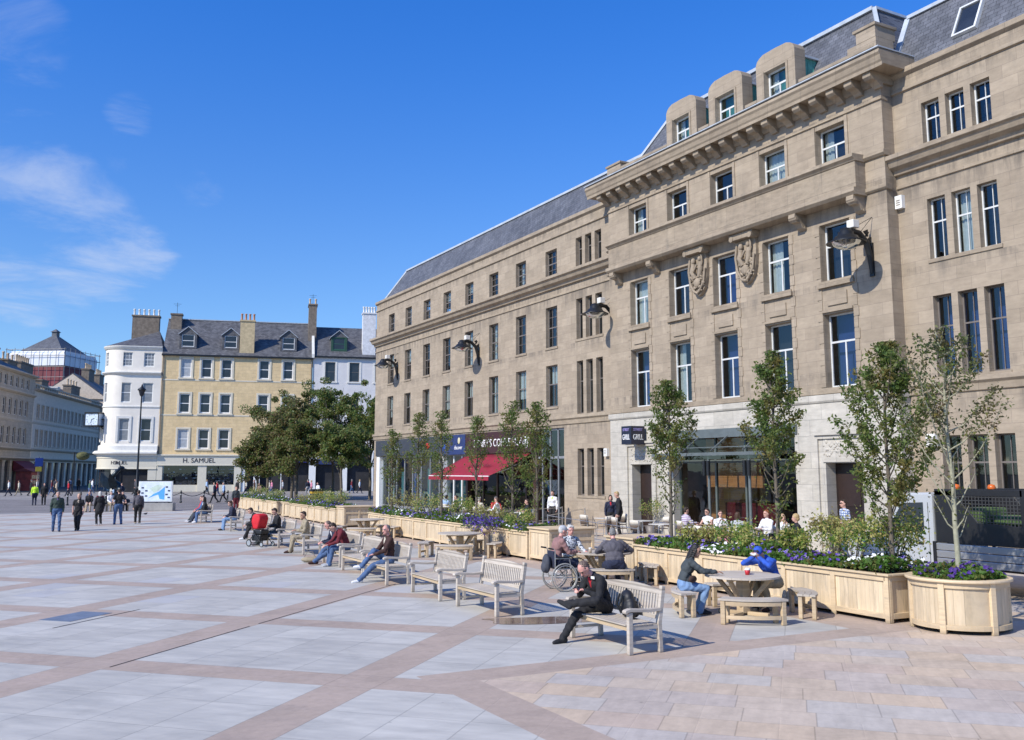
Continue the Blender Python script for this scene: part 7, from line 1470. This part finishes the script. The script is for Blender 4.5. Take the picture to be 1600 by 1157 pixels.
# standing and walking people in the square (left)
grp = 'people walking and standing on the square'
W_ = [('grey haired man in an open dark green jacket and jeans walking', (2.45, 47.2), 178, 'walk', 'dkgreen', 'denim', 'navy', ('short', 'grey'), 1.78, dict(inner='purple', fat=1.12, feet=[(-.13, .12, .085), (.12, -.06, .085)])),
      ('blonde woman in a black top and trousers carrying a beige bag', (3.35, 47.6), 165, 'walk', 'black', 'black', 'black', ('bun', 'blonde'), 1.66, dict(feet=[(-.05, .05, .085), (.07, -.05, .085)], inner='beige', sleeve='short')),
      ('white haired woman in a long black top near the map board', (4.6, 51.8), 10, 'stand', 'black', 'black', 'white', ('bob', 'white'), 1.66, dict(extra=lambda B, L: B.seg((0, 0, .95), (0, 0, .72), .15, .18, 1))),
      ('man in a black T shirt and jeans with his back turned', (5.5, 51.9), 5, 'stand', 'black', 'denim', 'brown', ('short', 'dkbrown'), 1.80, dict(sleeve='short', hands=[(-.26, .05, .98), (.24, .12, 1.02)], feet=[(-.16, 0, .085), (.16, 0, .085)])),
      ('person with a grey backpack and black trousers walking away', (6.4, 51.7), -5, 'walk', 'grey', 'black', 'beige', ('short', 'dkbrown'), 1.72, dict(extra=lambda B, L: B.ell((0, -.16, 1.22), (.14, .09, .22), Matrix.Identity(3), 1)))]
for lb, xy, rz, ps, tp, bt, sh_, hr_, hh_, kw in W_: person(lb, xy, R(rz), ps, top=tp, bottom=bt, shoes=sh_, hair=hr_, h=hh_, vox=.018, lean=3, group=grp, **kw)
far = 'pedestrians on the street beyond the square'
FP = [('steward in a yellow high visibility vest with his back turned', 2.7, 84.2, 0, 'stand', 'hiviz', 'navy', 'crop', 'dkbrown', 1.72), ('dark suited person beside the yellow vested steward', 3.4, 84.9, 170, 'stand', 'black', 'black', 'short', 'dkbrown', 1.75),
      ('person in a white top walking at the far left', 1.2, 116, 90, 'walk', 'white', 'navy', 'short', 'brown', 1.75), ('person in a cream jacket walking second from the far left', 2.2, 118, 90, 'walk', 'cream', 'khaki', 'bob', 'dkbrown', 1.68), ('dark clothed man walking third from the far left', 3.3, 116, -80, 'walk', 'black', 'black', 'short', 'grey', 1.78), ('person in maroon near the left street', 5.6, 121, 80, 'walk', 'dkred', 'denim', 'long', 'brown', 1.68),
      ('man in a white shirt striding in front of the left street', 10.2, 126, -80, 'walk', 'white', 'denim', 'short', 'dkbrown', 1.8), ('person in blue deep in the left street', 8.5, 138, 0, 'walk', 'denim', 'navy', 'short', 'black', 1.75), ('person in black deep in the left street', 9.8, 142, 180, 'walk', 'black', 'black', 'short', 'black', 1.75), ('person in grey deep in the left street', 6.6, 134, 20, 'walk', 'grey', 'black', 'short', 'brown', 1.75),
      ('person in navy standing by the bronze statue', 9.4, 86.6, 60, 'stand', 'navy', 'denim', 'short', 'brown', 1.7), ('child in blue climbing by the bronze statue', 9.0, 89.5, 100, 'stand', 'ltblue', 'navy', 'short', 'blonde', 1.3), ('person in pale clothes by the tall lamp post', 10.6, 84.0, -60, 'stand', 'ltgrey', 'navy', 'short', 'dkbrown', 1.7),
      ('dark person walking toward the bollards', 16.2, 82.5, 70, 'walk', 'navy', 'black', 'short', 'black', 1.78), ('person in a pale blue top behind the dark walker', 17.3, 84.2, 80, 'walk', 'ltblue', 'black', 'short', 'grey', 1.75), ('person in red near the jeweller window', 20.5, 103.0, 60, 'walk', 'red', 'denim', 'bob', 'dkbrown', 1.66), ('person in black near the jeweller window', 23.4, 107.0, -60, 'walk', 'black', 'black', 'short', 'black', 1.75),
      ('woman in a grey waistcoat standing near the far planter', 13.6, 62.5, 190, 'stand', 'tealgrey', 'dkred', 'short', 'brown', 1.72), ('person in mauve by the far planter', 20.2, 83.5, 120, 'walk', 'mauve', 'black', 'long', 'dkbrown', 1.66),
      ('person in cream under the trees', 27.2, 108, 90, 'walk', 'cream', 'ltgrey', 'bob', 'grey', 1.66), ('person in pink under the trees', 28.0, 110, 95, 'walk', 'pink', 'denim', 'long', 'brown', 1.66), ('person in lilac grey under the trees', 29.0, 109, 90, 'walk', 'ltgrey', 'navy', 'short', 'brown', 1.7), ('person in navy with a red rucksack under the trees', 29.6, 101.0, 10, 'walk', 'navy', 'ltgrey', 'short', 'grey', 1.78), ('man in pale denim standing before the dark shop', 36.2, 113, -100, 'stand', 'ltdenim', 'denim', 'short', 'grey', 1.8), ('person in red walking by the dark shop', 33.8, 115, 80, 'walk', 'red', 'black', 'short', 'black', 1.7), ('woman in white and blue near the arcade', 38.6, 110, -120, 'walk', 'white', 'navy', 'bob', 'blonde', 1.68), ('person in dark red near the arcade', 38.0, 111.2, -100, 'walk', 'dkred', 'denim', 'short', 'grey', 1.72), ('person in grey by the arcade entrance', 43.0, 113, 100, 'stand', 'grey', 'black', 'short', 'black', 1.7), ('person in black at the arcade entrance', 42.0, 112.4, 30, 'stand', 'black', 'black', 'short', 'dkbrown', 1.75)]
FP += [('person in beige at the corner of the left street', 5.4, 108, -90, 'walk', 'beige', 'black', 'short', 'brown', 1.72), ('woman in red passing the left street', 6.8, 112, 90, 'walk', 'red', 'navy', 'long', 'dkbrown', 1.66), ('man in dark green crossing before the left street', 8.2, 104, -85, 'walk', 'green', 'denim', 'short', 'grey', 1.78), ('person in white beyond the yellow vested steward', 4.4, 130, 80, 'walk', 'white', 'denim', 'short', 'black', 1.72),
       ('person in purple at the corner shop door', 12.6, 124, 150, 'stand', 'purple', 'black', 'bob', 'brown', 1.66), ('man in grey before the corner shop', 14.2, 118, 90, 'walk', 'grey', 'black', 'short', 'dkbrown', 1.8), ('person in light blue before the jeweller windows', 21.8, 116, -90, 'walk', 'ltblue', 'black', 'short', 'blonde', 1.7), ('woman in cream before the jeweller windows', 26.0, 114, 85, 'walk', 'cream', 'navy', 'long', 'brown', 1.66),
       ('man in brown under the leftmost square tree', 24.6, 104, 90, 'walk', 'brown', 'khaki', 'short', 'grey', 1.78), ('person in coral under the trees, facing left', 31.5, 106, 90, 'walk', 'pink', 'black', 'bob', 'blonde', 1.66), ('tall person in black among the square trees', 33.0, 103, -90, 'walk', 'black', 'denim', 'short', 'black', 1.84), ('person in white and khaki near the litter bin', 24.2, 79.5, 110, 'walk', 'white', 'khaki', 'short', 'dkbrown', 1.75)]
for i, (lb, x, y, rz, ps, tp, bt, hs_, hc_, hh_) in enumerate(FP): person(lb, (x, y), R(rz), ps, top=tp, bottom=bt, shoes='black', hair=(hs_, hc_), h=hh_, vox=.03, lean=3, group=far)
# people sitting on the plinth bench near the map
o = empty('low_bench', (6.6, 69.3, 0), label='low timber bench with people sitting, left of the map board', cat='bench'); MB().box(-1.5, 1.5, -.25, .25, .38, .44).build('seat', M_['bench2'], o)
for x in (-1.3, 0, 1.3): MB().box(x - .05, x + .05, -.2, .2, 0, .38).build('leg', M_['bench2'], o)
for i, (dx, tp, bt, hr_, lb) in enumerate(((-1.1, 'black', 'beige', ('bun', 'brown'), 'person in black on the low bench near the map, leftmost'), (-.45, 'dkred', 'khaki', ('short', 'dkbrown'), 'person in dark red on the low bench near the map'), (.2, 'white', 'khaki', ('short', 'grey'), 'person in white on the low bench near the map'), (.9, 'ltgrey', 'black', ('short', 'black'), 'person in grey at the right end of the low bench'))):
    person(lb, (6.6 + dx, 69.25), R(170 + 12 * i), 'sit', top=tp, bottom=bt, shoes='black', hair=hr_, pelvis=(0, 0, .54), vox=.026, hands=[(-.1, .34, .62), (.1, .34, .62)])
# cafe people
CP = [('woman in a dark coat and red scarf standing by the left terrace table', (23.05, 33.75), 150, 'stand', 'navy', 'black', ('bob', 'dkbrown'), 1.66, dict(inner='red')), ('tall man in black with a shoulder bag standing by the left terrace table', (22.9, 32.85), 60, 'stand', 'black', 'black', ('short', 'blonde'), 1.84, dict(head=(10, 18, 0))),
      ('seated diner in a striped shirt with dark hair', (22.1, 27.55), -100, 'sit', 'stripe', 'black', ('short', 'dkbrown'), 1.75, {}), ('woman in a white vest and sunglasses at the terrace', (22.2, 26.45), 100, 'sit', 'white', 'black', ('short', 'dkbrown'), 1.7, dict(hat=('glasses', 'black'), sleeve='none')), ('diner in white with hands raised to the face', (21.7, 25.2), 150, 'sit', 'white', 'pink', ('short', 'brown'), 1.68, dict(hands=[(-.08, .25, .98), (.08, .25, .98)])), ('brown haired diner in grey, seen behind the shrub', (21.3, 23.9), -60, 'sit', 'ltgrey', 'black', ('bob', 'brown'), 1.68, {}),
      ('man in a white shirt with ginger hair on the terrace', (22.3, 23.6), 90, 'sit', 'white', 'black', ('short', 'ginger'), 1.82, {}), ('blonde diner in white holding hands to her face', (21.6, 22.2), 160, 'sit', 'white', 'beige', ('long', 'blonde'), 1.7, dict(hands=[(-.05, .2, 1.02), (.07, .2, 1.02)])), ('curly blonde diner in black at the right end of the terrace', (21.5, 21.5), 60, 'sit', 'black', 'black', ('curly', 'blonde'), 1.75, {}), ('man in a checked shirt and sunglasses by the right doorway', (23.2, 21.1), 70, 'stand', 'check', 'denim', ('short', 'dkbrown'), 1.8, dict(hat=('glasses', 'black'), sleeve='short')),
      ('steward in a white vest with yellow edges at the barrier', (24.0, 40.1), 130, 'stand', 'white', 'black', ('short', 'brown'), 1.72, dict(inner='hiviz')), ('diner in pale blue at the left of the awning terrace', (22.0, 48.3), -60, 'sit', 'ltblue', 'black', ('short', 'black'), 1.72, {}), ('diner in black beside the one in pale blue', (22.2, 47.4), 60, 'sit', 'black', 'black', ('bun', 'dkbrown'), 1.72, {}), ('white haired diner with back turned under the awning', (21.6, 43.4), -60, 'sit', 'cream', 'grey', ('short', 'white'), 1.75, {}), ('diner in coral red under the awning', (22.3, 42.9), 170, 'sit', 'red', 'grey', ('short', 'grey'), 1.78, {}), ('diner in a pale shirt leaning at the awning table', (21.7, 41.6), 40, 'sit', 'white', 'beige', ('short', 'brown'), 1.76, {}), ('diner in black at the right of the awning terrace', (22.0, 39.1), 70, 'sit', 'black', 'black', ('short', 'dkbrown'), 1.74, dict(sleeve='short'))]
for lb, xy, rz, ps, tp, bt, hr_, hh_, kw in CP:
    kw.setdefault('lean', 6)
    if ps == 'sit': kw.setdefault('hands', [(-.14, .36, .80), (.14, .36, .80)]); kw['pelvis'] = (0, -.05, .56)
    person(lb, xy, R(rz), ps, top=tp, bottom=bt, shoes='black', hair=hr_, h=hh_, vox=.018, **kw)
    if ps == 'sit' and tp != 'white' or (ps == 'sit' and hr_[1] == 'ginger'):
        c = dup(ch0, loc=(xy[0], xy[1], 0), rz=R(rz)); tag(c, 'aluminium cafe chair under the ' + ' '.join(lb.split()[:9]), 'chair', 'aluminium cafe chairs')
# ---------------------------------------------------------------- wheelchair (faces az 100)
o = empty('wheelchair', (11.32, 18.6, 0), R(-100), label='folding wheelchair with grey wheels and a bag hung on its back', cat='wheelchair'); al = plain('grey_alloy', (.45, .45, .43), .35, .6)
for s in (-1, 1):
    q = empty('rear_wheel', (s * .31, -.02, .31)); q.parent = o
    mb = MB(); n = 40
    for r_, t in ((.30, .016),): mb.tube([(0, r_ * math.cos(a), r_ * math.sin(a)) for a in [2 * math.pi * i / n for i in range(n + 1)]], t, 8, caps=False)
    mb.build('tyre', plain('grey_tyre', (.28, .28, .26), .7), q); mb = MB(); mb.tube([(s * .035, .26 * math.cos(a), .26 * math.sin(a)) for a in [2 * math.pi * i / n for i in range(n + 1)]], .009, 6, caps=False); mb.build('push_rim', al, q)
    mb = MB()
    for i in range(18): a = 2 * math.pi * i / 18; mb.tube([(s * .02, .03 * math.cos(a), .03 * math.sin(a)), (0, .29 * math.cos(a + .3), .29 * math.sin(a + .3))], .003, 4)
    mb.tube([(-.03, 0, 0), (.04, 0, 0)], .03, 10); mb.build('spokes', al, q)
    q = empty('front_castor', (s * .25, .42, .09)); q.parent = o; mb = MB(); mb.tube([(0, .075 * math.cos(a), .075 * math.sin(a)) for a in [2 * math.pi * i / 16 for i in range(17)]], .014, 6, caps=False); mb.tube([(-.02, 0, 0), (.02, 0, 0)], .05, 10); mb.build('tyre', M_['rubber'], q); MB().tube([(0, 0, 0), (0, -.03, .12), (0, -.05, .25)], .013, 6).build('fork', al, q)
    mb = MB(); mb.tube([(s * .24, -.28, .95), (s * .24, -.22, .90), (s * .24, -.22, .48), (s * .24, -.2, .30)], .013, 6); mb.tube([(s * .24, -.22, .48), (s * .24, .30, .50), (s * .24, .38, .34)], .013, 6); mb.tube([(s * .24, -.22, .72), (s * .24, .12, .72), (s * .24, .16, .5)], .013, 6); mb.tube([(s * .2, .30, .5), (s * .2, .52, .16)], .013, 6); mb.tube([(s * .24, -.2, .3), (s * .24, .38, .3)], .012, 6); mb.build('side_frame', al, o)
    MB().box(s * .24 - .03, s * .24 + .03, -.18, .12, .73, .76).build('armrest', M_['black'], o, bevel=.01); MB().tube([(s * .24, -.26, .93), (s * .24, -.38, .95)], .018, 8).build('handle', M_['rubber'], o); MB().box(s * .2 - .07 * (s > 0) - .02, s * .2 + .07 * (s < 0) + .02, .48, .62, .13, .145).build('footplate', M_['black'], o)
MB().box(-.22, .22, -.2, .25, .48, .52).build('seat', M_['black'], o, bevel=.015); MB().box(-.22, .22, -.235, -.215, .52, .88).build('backrest', plain('navy_canvas', (.02, .025, .05), .8), o, bevel=.008); mb = MB(); mb.bar((-.22, .05, .3), (.22, .05, .47), .02, .02); mb.bar((.22, .03, .3), (-.22, .03, .47), .02, .02); mb.build('cross_brace', al, o)
Bb = Body(); Bb.ell((0, -.34, .60), (.16, .09, .22), Matrix.Identity(3), 0); Bb.ell((.0, -.40, .52), (.12, .06, .12), Matrix.Identity(3), 0); me = Bb.mesh(.02); me.materials.clear(); me.materials.append(plain('grey_bag_cloth', (.05, .055, .07), .8)); q = bpy.data.objects.new('hanging_bag', me); COL.objects.link(q); q.location = o.location; q.rotation_euler = o.rotation_euler; tag(q, 'dark grey bag hanging from the back of the wheelchair', 'bag')
# ---------------------------------------------------------------- red pushchair
o = empty('pushchair', (8.42, 34.4, 0), R(-150), label='red pushchair with a black base beside the benches', cat='pushchair'); redc = cm('pram_red', (.55, .01, .02), .7)
mb = MB(); n = 12
for i in range(n): pass
vs = []
for i in range(n + 1):
    t = math.pi * (.0 + .62 * i / n)
    for j in range(7): u = -1 + j / 3; vs.append((.21 * u * (1 - .10 * abs(u) ** 3), -.12 + .30 * math.sin(t) * -1 * .85, .62 + .28 * math.sin(t * .8) + .26 * (i / n) - .05 * u * u))
mb = MB(); mb.prism([(-.26, .60), (-.285, .85), (-.25, 1.08), (-.12, 1.16), (.10, 1.12), (.16, .98), (.05, .62)], 0, -.225, .225); q = mb.build('hood', redc, o, bevel=.06); q.modifiers[0].segments = 4
q.data.polygons.foreach_set('use_smooth', np.ones(len(q.data.polygons), bool))
mb = MB()
for z, yy in ((.72, -.277), (.90, -.287)): mb.tube([(-.20, yy + .04, z), (-.15, yy, z), (.15, yy, z), (.20, yy + .04, z)], .007, 5)
mb.build('hood_seams', M_['offwhite'], o)
mb = MB(); mb.tube([(-.24, -.32, .98), (.24, -.32, .98)], .018, 8)
for s in (-1, 1): mb.tube([(s * .24, -.32, .98), (s * .24, -.10, .5), (s * .25, .32, .10)], .014, 6); mb.tube([(s * .24, -.10, .5), (s * .27, -.30, .13)], .014, 6)
mb.tube([(-.26, -.28, .14), (.26, -.28, .14)], .012, 6); mb.build('chassis_frame', M_['black'], o); MB().box(-.2, .2, -.26, .18, .20, .42).build('basket', M_['black'], o, bevel=.04); MB().box(-.2, .2, -.2, .22, .42, .60).build('seat', M_['black'], o, bevel=.05)
mb = MB(); mb.tube([(-.2, -.27, .36), (0, -.31, .26), (.2, -.27, .36)], .010, 6); mb.build('reflective_strap', M_['white'], o)
for sx, yy, r_ in ((-1, -.30, .13), (1, -.30, .13), (-1, .33, .09), (1, .33, .09)):
    q = empty('wheel', (sx * .27, yy, r_)); q.parent = o; MB().tube([(0, (r_ - .015) * math.cos(a), (r_ - .015) * math.sin(a)) for a in [2 * math.pi * i / 20 for i in range(21)]], .018, 6, caps=False).build('tyre', M_['rubber'], q); MB().tube([(-.012, 0, 0), (.012, 0, 0)], r_ * .7, 14).build('rim', M_['steel'], q)
# ---------------------------------------------------------------- bags, cups, bird
def blob(name, parts, vox, m, loc, rz, label, cat, extra=()):
    Bq = Body()
    for c, r_, a in parts: Bq.ell(c, r_, rotm(0, R(a)), 0)
    me = Bq.mesh(vox); me.materials.clear(); me.materials.append(m); me.polygons.foreach_set('use_smooth', np.ones(len(me.polygons), bool)); q = bpy.data.objects.new(name, me); COL.objects.link(q); q.location = loc; q.rotation_euler = (0, 0, rz); tag(q, label, cat)
    for nm, mb_, mm_ in extra: mb_.build(nm, mm_, q)
    return q
bkp = plain('black_nylon', (.014, .014, .016), .55, 0, .3, 8)
e1 = MB(); e1.tube([(-.08, .10, .06), (-.10, .17, .20), (-.08, .12, .36)], .018, 6); e1.tube([(.08, .10, .06), (.10, .17, .20), (.08, .12, .36)], .018, 6); e2 = MB(); e2.tube([(-.02, .02, .40), (.03, .02, .435), (.09, .02, .43), (.12, .02, .39)], .010, 6); e3 = MB(); e3.tube([(-.14, -.13, .14), (-.11, -.12, .26), (0, -.14, .24), (.11, -.13, .22), (.13, -.12, .14)], .006, 5)
blob('backpack', [((0, 0, .17), (.20, .12, .17), -8), ((-.03, -.08, .12), (.15, .08, .11), 0), ((.03, .02, .30), (.16, .10, .12), -10), ((.09, .02, .33), (.09, .08, .08), 0), ((-.18, 0, .10), (.05, .07, .09), 0), ((.19, 0, .10), (.05, .07, .09), 0)], .012, bkp, (8.66, 12.22, .425), R(68), 'black backpack standing on the nearest bench', 'backpack', (('strap', e1, M_['black']), ('carry_handle', e2, M_['black']), ('zip', e3, M_['frame_dark'])))
e1 = MB(); e1.tube([(-.16, 0, .16), (-.08, .02, .30), (.08, .02, .30), (.16, 0, .16)], .012, 6)
blob('shoulder_bag', [((0, 0, .08), (.26, .12, .085), 0), ((.12, .03, .11), (.14, .1, .07), 0)], .014, C('khaki'), (8.25, 27.75, 0), R(-30), 'olive khaki shoulder bag on the ground by the red hoodie', 'bag', (('strap', e1, M_['frame_dark']),))
blob('handbag', [((0, 0, .06), (.13, .05, .065), 0), ((0, 0, .09), (.10, .05, .04), 0)], .012, C('shoebrown'), (11.52, 14.2, .60), R(20), 'brown handbag on the lap side of the black haired woman', 'bag')
def cup(x, y, z, label, col, r_=.04, hgt=.11):
    q = empty('paper_cup', (x, y, z), label=label, cat='cup'); MB().lathe([(0, 0), (r_ * .75, 0), (r_, hgt), (r_ * .9, hgt)], 14).build('cup_body', plain('cup_' + col, CL[col], .5), q); MB().lathe([(r_ * 1.05, hgt), (r_ * 1.05, hgt + .012), (r_ * .8, hgt + .018), (0, hgt + .018)], 14).build('lid', M_['white'], q)
cup(12.45, 13.75, .736, 'red cup on the near round table, left one', 'red', .05, .09); cup(12.6, 13.9, .736, 'red cup on the near round table, right one', 'red', .05, .09); cup(12.45, 19.1, .736, 'orange and white cup on the middle round table', 'beige'); cup(12.75, 18.95, .736, 'pale cup by the charcoal sweater man', 'ltgrey')
e1 = MB(); e1.tube([(0, .06, .10), (0, .10, .11)], .008, 6)
blob('pigeon', [((0, -.02, .10), (.05, .11, .055), 10), ((0, .08, .15), (.028, .035, .03), 0), ((0, -.14, .09), (.03, .07, .012), 0)], .012, C('grey'), (8.1, 61.8, 0), R(-70), 'small grey pigeon walking in front of the map board', 'pigeon', (('beak', e1, M_['frame_dark']),))
